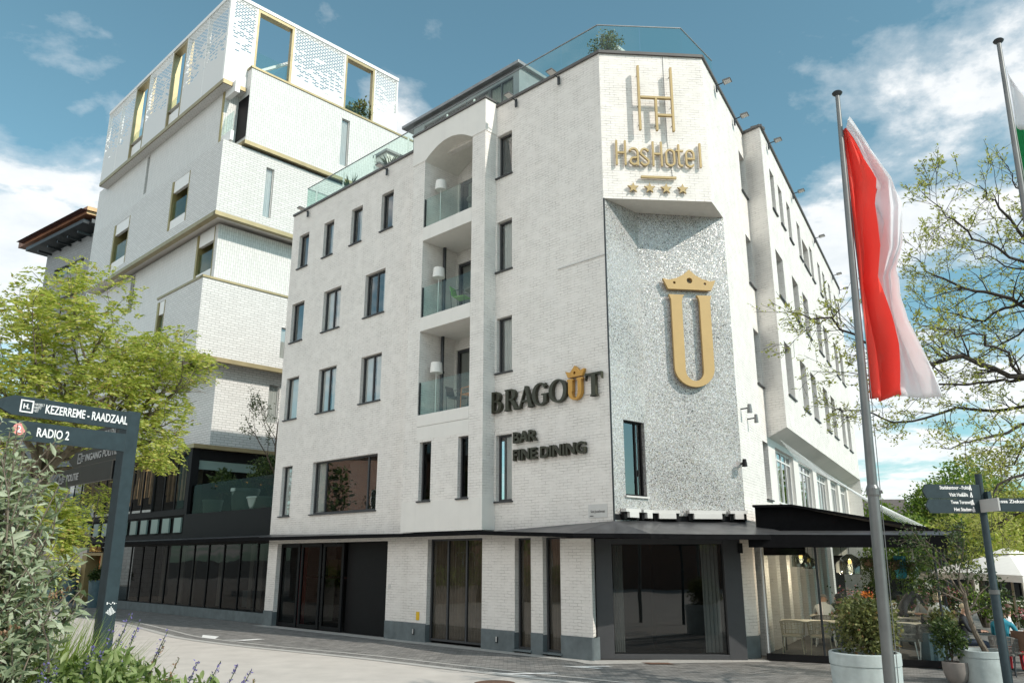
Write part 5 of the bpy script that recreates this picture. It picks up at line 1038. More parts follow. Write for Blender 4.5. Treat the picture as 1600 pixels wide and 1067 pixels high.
# balcony furniture
def floor_lamp():
    t = thing('floor_lamp', 'x', 'lamp', (0, 0, 0), 0, 'white floor lamps on the balconies'); m_ = MB(); m_.lathe([(.24, 0), (.24, .03), (.03, .05), (.02, .06)], (0, 0, 0), 18); m_.tube([(0, 0, .04), (0, 0, 1.5)], .016, 8); m_.build('stand', 'white_metal', t, local=True, smooth=True)
    m_ = MB(); m_.lathe([(.21, 1.38), (.18, 1.72)], (0, 0, 0), 22, cap=False); m_.lathe([(.205, 1.385), (.02, 1.41)], (0, 0, 0), 22, cap=False); m_.lathe([(.178, 1.715), (.02, 1.71)], (0, 0, 0), 22, cap=False); m_.build('lamp_shade', 'lamp_white', t, local=True, smooth=True); return t
fl_ = floor_lamp()
for i, z in enumerate((6.8, 10.04, 13.22)):
    lab = ('white floor lamp on the lowest balcony', 'white floor lamp on the middle balcony', 'white floor lamp on the top balcony under the arch')[i]; p = L.P(6.08, z, .12)
    if i == 0: fl_.location = p; fl_['label'] = lab
    else: dup(fl_, p, 0, lab)
def shell_chair(mat, label, legm):
    t = thing('balcony_chair', label, 'chair', (0, 0, 0)); m_ = MB(); m_.hexa([(-.23, -.2, .43), (.23, -.2, .43), (.21, .23, .44), (-.21, .23, .44), (-.23, -.2, .46), (.23, -.2, .46), (.21, .23, .47), (-.21, .23, .47)]); m_.build('seat', mat, t, local=True, bevel=.012)
    m_ = MB(); m_.hexa([(-.21, -.27, .5), (.21, -.27, .5), (.21, -.24, .5), (-.21, -.24, .5), (-.19, -.36, .84), (.19, -.36, .84), (.19, -.33, .84), (-.19, -.33, .84)]); m_.build('backrest', mat, t, local=True, bevel=.012)
    for sx in (-1, 1):
        m_ = MB(); m_.tube([(sx * .2, -.3, .66), (sx * .22, -.24, 0)], .013, 6); m_.build('leg', legm, t, local=True); m_ = MB(); m_.tube([(sx * .2, -.2, .66), (sx * .24, .2, .64), (sx * .24, .24, 0)], .013, 6); m_.build('leg', legm, t, local=True)
    return t
lz = math.atan2(L.d[1], L.d[0])
c = shell_chair('dark_plastic', 'dark plastic armchair on the lowest balcony', 'dark_plastic'); c.location = L.P(5.15, 6.8, .02); c.rotation_euler = (0, 0, lz + 1.75)
c = shell_chair('orange_plastic', 'orange plastic chair at the right end of the lowest balcony', 'orange_plastic'); c.location = L.P(4.42, 6.8, .1); c.rotation_euler = (0, 0, lz - 1.6)
c = shell_chair('green_plastic', 'green plastic chair on the middle balcony', 'dark_plastic'); c.location = L.P(5.0, 10.04, .05); c.rotation_euler = (0, 0, lz + 1.9)
def cone_table():
    t = thing('balcony_table', 'x', 'table', (0, 0, 0), 0, 'white pedestal tables on the balconies'); m_ = MB(); m_.lathe([(.22, 0), (.10, .35), (.07, .70)], (0, 0, 0), 18); m_.build('pedestal', 'lamp_white', t, local=True, smooth=True); m_ = MB(); m_.lathe([(.36, .70), (.37, .72), (.36, .735)], (0, 0, 0), 22); m_.build('tabletop', 'pot_taupe', t, local=True); return t
ct = cone_table()
for i, z in enumerate((6.8, 10.04, 13.22)):
    lab = ('white pedestal table on the lowest balcony beside the orange chair', 'white pedestal table on the middle balcony beside the green chair', 'white pedestal table on the top balcony')[i]; p = L.P(4.68, z, -.3)
    if i == 0: ct.location = p; ct['label'] = lab
    else: dup(ct, p, 0, lab)
# parasol
um = thing('parasol', 'large white square parasol on a wooden pole beyond the terrace', 'parasol', (13.3, 22.3, 0))
mb = MB(); c_ = Vector((13.35, 22.3, 0)); hw = 1.75; rot = .35
cor = [c_ + Vector((hw * math.cos(rot + a) * 1.3, hw * math.sin(rot + a) * 1.3, 2.02)) for a in (math.pi / 4, 3 * math.pi / 4, 5 * math.pi / 4, 7 * math.pi / 4)]; mid = [(cor[i] + cor[(i + 1) % 4]) / 2 + Vector((0, 0, .05)) for i in range(4)]
ring8 = [q for i in range(4) for q in (cor[i], mid[i])]; tp = [c_.lerp(q, .16) for q in ring8]; tp = [Vector((q.x, q.y, 2.52)) for q in tp]
for i in range(8):
    j = (i + 1) % 8; mb.quad(ring8[i], ring8[j], tp[j], tp[i]); mb.quad(ring8[i], ring8[j], ring8[j] - Vector((0, 0, .17)), ring8[i] - Vector((0, 0, .17)))
mb.build('canopy', 'parasol', um)
mb = MB(); t2 = [q + Vector((0, 0, .05)) + (q - c_) * .25 * 1 for q in tp]; apx = c_ + Vector((0, 0, 2.72))
for i in range(8): mb.poly([Vector((t2[i].x, t2[i].y, 2.55)), Vector((t2[(i + 1) % 8].x, t2[(i + 1) % 8].y, 2.55)), apx])
mb.build('top_vent', 'parasol', um)
for q in ring8: mb = MB(); mb.tube([c_ + Vector((0, 0, 2.45)), q - Vector((0, 0, .02))], .012, 5); mb.build('rib', 'wood_pole', um)
mb = MB(); mb.tube([Z(c_, 0), Z(c_, 2.75)], .03, 10); mb.build('pole', 'wood_pole', um); mb = MB(); mb.lathe([(.35, 0), (.33, .1), (.06, .14)], c_, 18); mb.build('base', 'dark_metal', um)

# ------------------------------------------------------------------ flags
def flagpole(label, x0, y0, x1, z1, r0, r1):
    t = thing('flagpole', label, 'flagpole', (x0, y0, 0)); m_ = MB(); dx = (x1 - x0) / z1
    m_.tube([(x0 + dx * z, y0, z) for z in (0, 1.2, 3.2, 3.201, 6, z1)], [r0, r0, r0, r0 * .9, (r0 + r1) / 2 * .9, r1], 20); m_.build('pole', 'pole_grey', t, smooth=True)
    m_ = MB(); m_.lathe([(.02, .04), (.055, .035), (.068, .018), (.06, .0), (.025, -.03)], (x1, y0, z1), 20); m_.build('cap', 'dark_metal', t, smooth=True)
    m_ = MB(); m_.lathe([(r0 * .98, 3.1), (r0 * 1.16, 3.13), (r0 * 1.16, 3.2), (r0 * .9, 3.24)], (x0 + dx * 3.15, y0, 0), 20, cap=False); m_.tube([(x0 + dx * 3.15 + r0, y0 - .02, 3.16), (x0 + dx * 3.15 + r0 * 1.5, y0 - .03, 3.16)], .02, 6); m_.build('collar', 'pole_grey', t)
    m_ = MB(); m_.tube([(x0 + dx * 1.0 + r0 * .9 + .01, y0 - .06, 1.0), (x0 + dx * 5 + r0 * .9, y0 - .05, 5), (x1 + .02, y0, z1 - .02)], .005, 4); m_.build('halyard', 'pole_grey', t); return t
FY = 9.5
flagpole('nearest tall grey flagpole carrying the red and white flag', 4.14, FY, 4.37, 8.42, .064, .028)
flagpole('tall grey flagpole at the right edge carrying the green and white flag', 6.46, FY, 6.665, 9.23, .064, .028)
def sx(px, py):        # photo column/row on the flag's own vertical plane, in metres
    zc_ = FY * math.cos(PITCH); 
    dy = (533.5 - py) / F_PX; k = FY / (math.cos(PITCH) - dy * math.sin(PITCH)); return (px - 800) / F_PX * k, EYE + k * (math.sin(PITCH) + dy * math.cos(PITCH))
rows = [(203, 1318, 1320, 1321), (225, 1320, 1336, 1338), (250, 1322, 1353, 1356), (290, 1326, 1378, 1391), (330, 1330, 1370, 1412), (393, 1337, 1379, 1410), (438, 1341, 1374, 1396), (470, 1344, 1382, 1400), (504, 1348, 1391, 1407), (547, 1353, 1401, 1427), (586, 1357, 1403, 1447), (622, 1361, 1404, 1463)]
red = MB(); wht = MB(); 
def lerp_rows(f):
    x = f * (len(rows) - 1); i = min(int(x), len(rows) - 2); a = x - i; return [rows[i][k] * (1 - a) + rows[i + 1][k] * a for k in range(4)]
NV, NU = 44, 14; gr = []; gw = []
for j in range(NV + 1):
    f = j / NV; y, a, b, c = lerp_rows(f); ra = []; wa = []
    bl_ = min(1, f * 4)
    for i in range(NU + 1):
        s_ = i / NU; x, z = sx(a + (b - a) * s_, y + 3 * math.sin(s_ * 5) * f); d_ = .22 * bl_ * math.sin(s_ * 9.5 - f * 3.1) * s_ ** .6 + .05 * math.sin(s_ * 23 + f * 7); ra.append((x, FY + d_, z))
    d0 = d_
    for i in range(NU + 1):
        s_ = i / NU; x, z = sx(b + (c - b) * s_, y + 3 * math.sin(5) * f + (6 * s_ * (1 if f > .6 else -2))); wa.append((x, FY + d0 * (1 - s_) - .10 * s_ + .10 * bl_ * math.sin(s_ * 6.5 + f * 5) * s_ + .04 * math.sin(s_ * 17 + f * 9) * s_, z))
    gr.append(ra); gw.append(wa)
for g_, m_ in ((gr, red), (gw, wht)):
    n = NU + 1; m_.add([v for r_ in g_ for v in r_], [(j * n + i, j * n + i + 1, (j + 1) * n + i + 1, (j + 1) * n + i) for j in range(NV) for i in range(NU)])
# the loose fold of the upper corner that falls behind the red half
fold = MB(); ff = []
top = [(1355, 252), (1372, 285), (1393, 300), (1412, 318), (1413, 345), (1405, 365)]; low = [(1362, 275), (1372, 330), (1380, 372), (1388, 400), (1392, 425), (1391, 438)]
for j in range(len(top)):
    ff.append([(lambda q: (q[0], FY + .16 + .08 * math.sin(i * .9 + j), q[1]))(sx(top[j][0] * (1 - i / 5) + low[j][0] * i / 5, top[j][1] * (1 - i / 5) + low[j][1] * i / 5)) for i in range(6)])
fold.add([v for r_ in ff for v in r_], [(j * 6 + i, j * 6 + i + 1, (j + 1) * 6 + i + 1, (j + 1) * 6 + i) for j in range(len(top) - 1) for i in range(5)])
fg = thing('flag', 'red and white flag hanging in folds from the nearest flagpole', 'flag', (4.4, FY, 4.3))
def cloth(o, th=.003): s_ = o.modifiers.new('solid', 'SOLIDIFY'); s_.thickness = th; return o
cloth(red.build('red_half', 'flag_red', fg, smooth=True)); cloth(wht.build('white_half', 'flag_white', fg, smooth=True)); cloth(fold.build('white_fold', 'flag_white', fg, smooth=True))
fg2 = thing('flag', 'green and white flag on the flagpole cut by the right edge', 'flag', (6.7, FY, 6.0))
bands = {'white_band': [], 'green_band': [], 'lower_white_band': []}
def f2(s_, f): z = 8.88 - f * 3.7; w_ = .95 * min(1, f * 2.2 + .03); return (6.70 + (z - 9.2) * -.022 + s_ * w_, FY + .16 * math.sin(s_ * 8 + f * 2) * min(1, f * 3), z - s_ * .32 * (1 - f))
for nm, a, b, mt in (('white_band', 0, .24, 'flag_white'), ('green_band', .24, .50, 'flag_green'), ('lower_white_band', .50, 1, 'flag_white')):
    m_ = MB(); n = 13; vs = [f2(i / 12, a + (b - a) * j / 10) for j in range(11) for i in range(13)]; m_.add(vs, [(j * n + i, j * n + i + 1, (j + 1) * n + i + 1, (j + 1) * n + i) for j in range(10) for i in range(12)]); cloth(m_.build(nm, mt, fg2, smooth=True))

# ------------------------------------------------------------------ finger posts
fp = thing('finger_post', 'dark slate finger post with white lettered arrow boards above the grey shrub', 'sign', (-3.12, 6.5, 0))
mb = MB(); P0 = Vector((-3.13, 6.5, 0)); ang = R(34.4)
bd = Vector((-math.sin(ang), -math.cos(ang), 0)); bn = Vector((bd.y, -bd.x, 0)) * -1
if bn.y > 0: bn = -bn
pz = 3.565; hw = .054
ax, ay = bd, bn
mb.hexa([tuple(P0 + ax * a * hw + ay * b * hw + Vector((0, 0, z))) for z in (.9, pz) for a, b in ((-1, -1), (1, -1), (1, 1), (-1, 1))]); mb.build('post', 'sign_slate', fp, bevel=.006)
def board(d, n, z0, z1, l, off, txt, mat, tip=.16, rot=None, lead=None):
    """arrow board from the post along d, lettering on the side n"""
    m_ = MB(); zm = (z0 + z1) / 2; o = P0 + n * off
    pts = [(.07, z0), (l - tip, z0), (l, zm), (l - tip, z1), (.07, z1)]
    m_.prism(pts, lambda u, z: tuple(o + d * u + n * -.014 + Vector((0, 0, z))), lambda u, z: tuple(o + d * u + n * .014 + Vector((0, 0, z))))
    return m_.build('arrow_board', mat, fp), o
zb1 = (3.405, 3.545); b1, o1 = board(bd, bn, *zb1, 1.10, .072, None, 'sign_slate')
lt = MB(); rd_ = -bd; upv = Vector((0, 0, 1))
put_text(lt, 'KEZERREME - RAADZAAL', o1 + bd * .715 + bn * .017 + upv * 3.445, rd_, upv, .090, .004, .6, bold=.0016, fit=.64)
for k, (s_, w_) in enumerate((('HASSELT', .072), ('HEEFT', .052), ('HET', .034))): put_text(lt, s_, o1 + bd * .797 + bn * .017 + upv * (3.490 - .024 * k), rd_, upv, .026, .004, .8, fit=w_)
bp = Plane((o1 + bd * .895)[:2], tuple(rd_[:2]), tuple(bn[:2]))
ribbon(lt, bp, [(.006, 3.434), (.088, 3.434), (.088, 3.516), (.006, 3.516)], .010, .015, .019, True); put_text(lt, 'H.', o1 + bd * .872 + bn * .017 + upv * 3.458, rd_, upv, .050, .004, .8, bold=.0015, fit=.044)
lt.build('lettering', 'lettering_white', b1)
zb2 = (3.23, 3.37); b2, o2 = board(bd, bn, *zb2, 1.2, .070, None, 'sign_slate')
lt = MB(); put_text(lt, 'RADIO 2', o2 + bd * .75 + bn * .017 + upv * 3.268, rd_, upv, .090, .004, .6, bold=.0016, fit=.235); lt.build('lettering', 'lettering_white', b2)
lt = MB(); c2_ = o2 + bd * .875 + bn * .015 + upv * 3.305
lt.add([tuple(c2_ + rd_ * (.043 * math.cos(2 * math.pi * k / 26)) + upv * (.043 * math.sin(2 * math.pi * k / 26)) + bn * w_) for w_ in (0, .004) for k in range(26)], [tuple(range(26, 52)), tuple(range(25, -1, -1))] + [(k, (k + 1) % 26, 26 + (k + 1) % 26, 26 + k) for k in range(26)]); lt.build('round_badge', 'lettering_pink', b2)
lt = MB(); put_text(lt, '2', c2_ + bn * .007 - upv * .023 - rd_ * .018, rd_, upv, .064, .004, 1, bold=.001); lt.build('badge_number', 'lettering_white', b2)
bd2 = Vector((-.718, .696, 0)); bn2 = Vector((-.696, -.718, 0))
for z0, z1, tx, l, t0, t1, off in ((3.385, 3.52, 'LIMBURGZALEN', 1.3, .40, .98, -.055), (3.215, 3.355, 'INGANG POLITIE', 1.5, .30, 1.05, -.055), (3.025, 3.175, 'POLITIE', 1.4, .81, 1.11, .06)):
    bb, oo = board(bd2, bn2, z0, z1, l, off, tx, 'sign_dark'); lt = MB(); st = oo + bd2 * t1 + bn2 * .017 + upv * (z0 + .042)
    put_text(lt, tx, st, -bd2, upv, .085, .004, .6, bold=.0012, fit=t1 - t0)
    if tx != 'LIMBURGZALEN':
        p_ = Plane((st + bd2 * .19)[:2], tuple((-bd2)[:2]), tuple(bn2[:2])); ribbon(lt, p_, [(.0, z0 + .034), (.085, z0 + .034), (.085, z0 + .116), (.0, z0 + .116)], .009, -.002, .002, True); put_text(lt, 'H.', st + bd2 * .165 + upv * .014, -bd2, upv, .045, .004, .8, fit=.04)
        for k in range(3): put_text(lt, ('HASSELT', 'HEEFT', 'HET')[k], st + bd2 * .09 + upv * (.042 - .022 * k), -bd2, upv, .022, .004, .8, fit=(.065, .05, .035)[k])
    lt.build('lettering', 'lettering_grey', bb)
stk = MB(); nx = (P0 + bn * .072)
stk.add([], [])
sp_ = Plane((P0)[:2], tuple(rd_[:2]), tuple(bn[:2]))
for a, b, c_, d_ in [(-.045 + .018 * i, -.034 + .018 * i, 2.066 + .008 * (i % 2), 2.084 - .006 * (i % 3)) for i in range(6)] + [(-.042 + .014 * i, -.034 + .014 * i, 1.985 + .006 * abs(i - 3), 2.015 + .012 * (3 - abs(i - 3))) for i in range(7)]: sp_.box(stk, a * .8, b * .8, c_, d_, .0545, .0560)
stk.build('sticker', 'lettering_white', fp)

fr = thing('finger_post', 'slim blue grey finger post with small white place names beside the round planter', 'sign', (5.76, 10.0, 0))
mb = MB(); mb.tube([(5.76, 10, 0), (5.76, 10, 2.0), (5.76, 10, 2.02), (5.775, 10, 3.42)], [.052, .052, .043, .040], 14); mb.build('post', 'sign_slate', fr, smooth=True)
mb = MB(); mb.tube([(5.76, 10, 2.0), (5.76, 10, 2.05)], .058, 14); mb.build('collar', 'pole_grey', fr)
hd = Vector((1, .10, 0)).normalized(); hn = Vector((hd.y, -hd.x, 0)); FP_ = Plane((5.0, 9.9), tuple(hd[:2]), tuple(hn[:2]))
def sboard(z0, z1, u0, u1, left, lines, fit):
    m_ = MB(); zm = (z0 + z1) / 2; tip = .045
    pts = [(u0 + tip, z0), (u1, z0), (u1, z1), (u0 + tip, z1), (u0, zm)] if left else [(u0, z0), (u1 - tip, z0), (u1, zm), (u1 - tip, z1), (u0, z1)]
    m_.prism(pts, lambda u, z: FP_.P(u, z, .0), lambda u, z: FP_.P(u, z, .025)); b_ = m_.build('arrow_board', 'sign_slate', fr); t_ = MB()
    for i, (s_, w_, x) in enumerate(lines):
        zz = z1 - .058 - i * .085; p = FP_.P(x, zz, .027); put_text(t_, s_, p, tuple(hd), (0, 0, 1), .058, .003, .7, bold=.0012, fit=w_)
        q = u1 - .14 if left else u0 + .05
        FPk = lambda a, b, c_, d_: FP_.box(t_, q + a, q + b, zz + c_, zz + d_, .0255, .0285)
        FPk(.012, .026, .034, .05); FPk(.008, .028, .012, .033); FPk(.002, .014, -.012, .012); FPk(.022, .034, -.012, .012)
        if s_.startswith(('Visit', 'Het')): put_text(t_, '4' if s_[0] == 'V' else '1', FP_.P(q - .04, zz - .005, .027), tuple(hd), (0, 0, 1), .04, .003, .8)
        if s_.startswith('Visit'): ribbon(t_, FP_, [(q - .1, zz), (q - .065, zz), (q - .065, zz + .04), (q - .1, zz + .04)], .006, .0255, .0285, True)
    t_.build('lettering', 'lettering_white', b_)
sboard(3.115, 3.285, .0, .74, True, (('Stadskantoor - Politie', .40, .22), ('Visit Hasselt', .24, .33)), 0)
sboard(2.94, 3.11, .02, .745, True, (('Twee Torenwijk', .29, .34), ('Het Stadsmus', .27, .37)), 0)
sboard(2.965, 3.125, .82, 1.75, False, (('Jessa Ziekenhuis', .50, .93),), 0)
mb = MB(); mb.hexa([(5.80, 9.9, 2.98), (5.86, 9.93, 2.98), (5.86, 10.6, 2.98), (5.80, 10.6, 2.98), (5.80, 9.9, 3.2), (5.86, 9.93, 3.2), (5.86, 10.6, 3.2), (5.80, 10.6, 3.2)]); mb.build('arrow_board', 'sign_slate', fr)
mb = MB(); mb.hexa([(5.70, 9.55, 2.95), (5.72, 9.55, 2.95), (5.74, 9.95, 2.95), (5.71, 9.95, 2.95), (5.70, 9.55, 3.1), (5.72, 9.55, 3.1), (5.74, 9.95, 3.1), (5.71, 9.95, 3.1)]); mb.build('arrow_board', 'lettering_grey', fr)

# ------------------------------------------------------------------ people
def skinned(chains, segs_mat, name, parent, head):
    """one continuous body: joints with radii joined by a skin surface, coloured by the nearest bone"""
    vs = []; rad = []; ed = []; idx = {}
    def vid(nm, p, r_):
        if nm not in idx: idx[nm] = len(vs); vs.append(Vector(p)); rad.append(r_)
        return idx[nm]
    for ch in chains:
        prev = None
        for nm, p, r_ in ch:
            i = vid(nm, p, r_)
            if prev is not None and prev != i: ed.append((prev, i))
            prev = i
    me = bpy.data.meshes.new(name); me.from_pydata(vs, ed, []); o = bpy.data.objects.new(name, me); col.objects.link(o)
    sk = o.modifiers.new('skin', 'SKIN'); sk.use_smooth_shade = True; sv = me.skin_vertices[0].data
    for i, r_ in enumerate(rad): sv[i].radius = (r_, r_) if isinstance(r_, (int, float)) else r_
    for i in range(len(vs)): sv[i].use_root = (i == 0)
    sb = o.modifiers.new('sub', 'SUBSURF'); sb.levels = 1; sb.render_levels = 1
    bpy.context.view_layer.update(); m2 = bpy.data.meshes.new_from_object(o.evaluated_get(bpy.context.evaluated_depsgraph_get()))
    bpy.data.objects.remove(o); bpy.data.meshes.remove(me)
    mats = []; bones = []
    inv = {v: k for k, v in idx.items()}
    for a, b in ed:
        mt = segs_mat(inv[a], inv[b]); 
        if mt not in mats: mats.append(mt)
        bones.append((vs[a], vs[b], mats.index(mt)))
    m2.materials.clear()
    for k in mats: m2.materials.append(M[k])
    mi = []
    for p in m2.polygons:
        c = p.center; best = (1e9, 0)
        for a, b, k in bones:
            ab = b - a; t = max(0, min(1, (c - a).dot(ab) / max(ab.length_squared, 1e-9))); d = (a + ab * t - c).length
            if d < best[0]: best = (d, k)
        mi.append(best[1])
    m2.polygons.foreach_set('material_index', mi); m2.polygons.foreach_set('use_smooth', [True] * len(mi)); m2.name = name
    o = bpy.data.objects.new(name, m2); col.objects.link(o); o.parent = parent; return o
def person(label, loc, rz, pose, top, legs, hair, hairstyle='short', sleeve='short', scale=1.0, shoe='shoe'):
    """local frame: +Y is where the person faces, z up, origin on the floor"""
    t = thing('person', label, 'person', loc, rz); t.scale = (scale,) * 3; J = dict(POSES[pose])
    V3 = lambda n: Vector(J[n])
    pel, wai, che, nec, hea = [V3(k) for k in ('pelvis', 'waist', 'chest', 'neck', 'head')]
    hdir = (hea - nec).normalized(); face = Vector(J['face']).normalized(); face = (face - hdir * face.dot(hdir)).normalized(); side = face.cross(hdir)
    chains = [[('pelvis', pel, (.155, .115)), ('waist', wai, (.135, .10)), ('chest', che, (.165, .115)), ('neck', nec, .058), ('skull', hea, .082), ('crown', hea + hdir * .075, .078)],
              [('skull', hea, .082), ('brow', hea + face * .032 + hdir * .02, .07), ], [('skull', hea, .082), ('jaw', hea + face * .03 - hdir * .085, .047)]]
    for s_, sg in (('L', 1), ('R', -1)):
        sh, el, wr = V3('sh' + s_), V3('el' + s_), V3('wr' + s_); hp, kn, an = V3('hip' + s_), V3('kn' + s_), V3('an' + s_)
        fd = (wr - el).normalized(); pm2 = wr + fd * .085
        chains.append([('chest', che, (.165, .115)), ('sh' + s_, sh, .062), ('el' + s_, el, .043), ('wr' + s_, wr, .028), ('palm' + s_, pm2, .030)])
        sd = fd.cross(Vector((0, 0, 1))); sd = sd.normalized() if sd.length > .1 else Vector((1, 0, 0)); dn = sd.cross(fd)
        for k, (w_, l_) in enumerate(((-.030, .070), (-.010, .080), (.010, .075), (.030, .058))): chains.append([('palm' + s_, pm2, .030), (f'f{k}a' + s_, pm2 + sd * w_ + fd * l_ * .5, .009), (f'f{k}b' + s_, pm2 + sd * w_ + fd * l_ * .9 - dn * .02, .008)])
        chains.append([('wr' + s_, wr, .028), ('tha' + s_, wr + fd * .04 + sd * .045 * sg, .011), ('thb' + s_, wr + fd * .085 + sd * .055 * sg, .009)])
        toe = an + Vector((0, 1, 0)) * .15 + Vector((0, 0, -.035)); chains.append([('pelvis', pel, (.155, .115)), ('hip' + s_, hp, .085), ('kn' + s_, kn, .058), ('an' + s_, an, .038), ('toe' + s_, toe, .036)])
    def mt(a, b):
        k = a + b
        if any(q in k for q in ('skull', 'brow', 'jaw', 'crown')): return 'skin'
        if 'palm' in k or 'th' in k and 'wr' in k or k[0] == 'f' or 'tha' in k or 'f0' in k or 'f1' in k or 'f2' in k or 'f3' in k: return 'skin'
        if 'el' in b and 'wr' in a or 'wr' in b and 'el' in a: return 'skin' if sleeve == 'short' else top
        if 'toe' in k: return shoe
        if 'hip' in k or 'kn' in k or 'an' in b: return legs
        return top
    skinned(chains, mt, 'body', t, hea)
    f = MB()
    for s_ in (-1, 1):
        e = hea + face * .094 + side * .030 * s_ + hdir * .0; f.lathe([(.001, -.010), (.010, -.004), (.011, .004), (.001, .010)], e, 8)
    fo = f.build('eyes', 'hair_dark', t, local=True, smooth=True)
    f = MB(); nb_ = hea + face * .098 + hdir * .01; f.tube([nb_, nb_ + face * .022 - hdir * .045], [.008, .015], 6)
    for s_ in (-1, 1): f.tube([hea + side * .082 * s_ + hdir * .025, hea + side * .09 * s_ - hdir * .03], [.012, .018], 6)
    f.build('nose_and_ears', 'skin', t, local=True, smooth=True)
    f = MB(); f.tube([hea + face * .088 - hdir * .062 - side * .022, hea + face * .096 - hdir * .066, hea + face * .088 - hdir * .062 + side * .022], .006, 6); f.build('mouth', 'lettering_pink', t, local=True)
    if hair:
        f = MB(); vs = []; fs = []; n, m_ = 16, 9; low = {'short': -.15, 'long': -1.0, 'cap': .25, 'bob': -.75}[hairstyle]; rr_ = {'short': .105, 'long': .115, 'cap': .112, 'bob': .12}[hairstyle]
        for i in range(m_ + 1):
            c_ = 1 - (1 - low) * i / m_
            for k in range(n):
                a = 2 * math.pi * k / n; front = math.cos(a); cc_ = max(c_, .42) if (front > .35 and hairstyle != 'cap') else c_
                sr = math.sqrt(max(0, 1 - min(1, abs(cc_)) ** 2)) if cc_ > 0 else 1.0 - .12 * cc_ * -1 * (-1 if hairstyle == 'long' else 1)
                vs.append(hea + hdir * (.035 + rr_ * cc_ * (1.0 if cc_ > 0 else (1.6 if hairstyle == 'long' else 1.0))) + (face * math.cos(a) + side * math.sin(a) * .9) * rr_ * sr - face * .008)
        for i in range(m_):
            for k in range(n): fs.append((i * n + k, i * n + (k + 1) % n, (i + 1) * n + (k + 1) % n, (i + 1) * n + k))
        f.add(vs, fs)
        if hairstyle == 'cap': b_ = hea + hdir * .06; f.add([b_ + face * .09 + side * .07, b_ + face * .18 + side * .045 - hdir * .015, b_ + face * .18 - side * .045 - hdir * .015, b_ + face * .09 - side * .07] + [b_ + face * .09 + side * .07 - hdir * .012, b_ + face * .18 + side * .045 - hdir * .026, b_ + face * .18 - side * .045 - hdir * .026, b_ + face * .09 - side * .07 - hdir * .012], [(0, 1, 2, 3), (7, 6, 5, 4), (0, 4, 5, 1), (1, 5, 6, 2), (2, 6, 7, 3)])
        f.build('cap' if hairstyle == 'cap' else 'hair', hair, t, local=True, smooth=True)
    return t
SIT = dict(pelvis=(0, -.02, .55), waist=(0, -.05, .74), chest=(0, -.03, .98), neck=(0, 0, 1.14), head=(0, .03, 1.27), face=(0, 1, -.15), shL=(.19, -.02, 1.05), elL=(.26, .1, .80), wrL=(.15, .32, .80), shR=(-.19, -.02, 1.05), elR=(-.26, .1, .80), wrR=(-.15, .32, .80), hipL=(.10, .0, .54), knL=(.12, .42, .54), anL=(.12, .42, .09), hipR=(-.10, .0, .54), knR=(-.12, .42, .54), anR=(-.12, .40, .09))
LEAN = dict(SIT, waist=(0, .0, .73), chest=(0, .12, .94), neck=(0, .20, 1.08), head=(0, .27, 1.19), face=(0, 1, -.5), shL=(.19, .13, 1.0), elL=(.27, .28, .82), wrL=(.1, .46, .83), shR=(-.19, .13, 1.0), elR=(-.27, .28, .82), wrR=(-.1, .46, .83))
WAIT = dict(pelvis=(0, -.08, .95), waist=(0, .02, 1.12), chest=(0, .24, 1.30), neck=(0, .38, 1.40), head=(0, .50, 1.45), face=(0, .75, -.65), shL=(.20, .30, 1.33), elL=(.25, .44, 1.06), wrL=(.16, .62, .90), shR=(-.20, .30, 1.33), elR=(-.25, .42, 1.06), wrR=(-.12, .66, .88), hipL=(.10, -.06, .92), knL=(.12, .02, .50), anL=(.12, -.04, .09), hipR=(-.10, -.06, .92), knR=(-.11, .06, .50), anR=(-.11, .1, .09))
POSES = dict(sit=SIT, lean=LEAN, waiter=WAIT)
rzR = lambda v: math.atan2(-v[0], v[1])
fd_ = (-TF.n[0], -TF.n[1])         # away from the street
person('seated man in a white shirt with short grey hair, back to the street', tb(1.0, .14, 2.78), rzR(fd_), 'lean', 'cloth_white', 'cloth_denim', 'hair_grey', 'short')
person('seated man in a dark green top and black cap facing the street', tb(1.25, .14, 4.05), rzR((TF.n[0], TF.n[1])), 'lean', 'cloth_green', 'cloth_denim', 'cloth_black', 'cap')
person('bald waiter in black bending over a terrace table', tb(2.95, .14, 3.55), rzR((.97, .1)), 'waiter', 'cloth_black', 'cloth_black', None)
person('seated blond woman in a white cardigan with her back to the street', tb(3.82, .14, 2.84), rzR(fd_), 'sit', 'cloth_white', 'cloth_denim', 'hair_blond', 'bob', 'long')
person('seated guest in white facing the street beside the waiter', tb(3.45, .14, 4.1), rzR((TF.n[0], TF.n[1])), 'lean', 'cloth_white', 'cloth_denim', 'hair_brown', 'short')
ow = person('seated woman in a turquoise jacket and red trousers at the right edge', (10.75, 18.55, 0), rzR((.8, .6)), 'sit', 'cloth_teal', 'cloth_red', 'hair_brown', 'bob', 'long')
person('seated person with long brown hair behind the woman in turquoise', (11.35, 19.35, 0), rzR((.9, -.3)), 'sit', 'cloth_white', 'cloth_denim', 'hair_brown', 'long', 'long')
person('seated guest in a beige hat and black top beyond the woman in turquoise', (10.6, 19.8, 0), rzR((.8, -.5)), 'sit', 'cloth_black', 'cloth_denim', 'hair_blond', 'short', 'long')
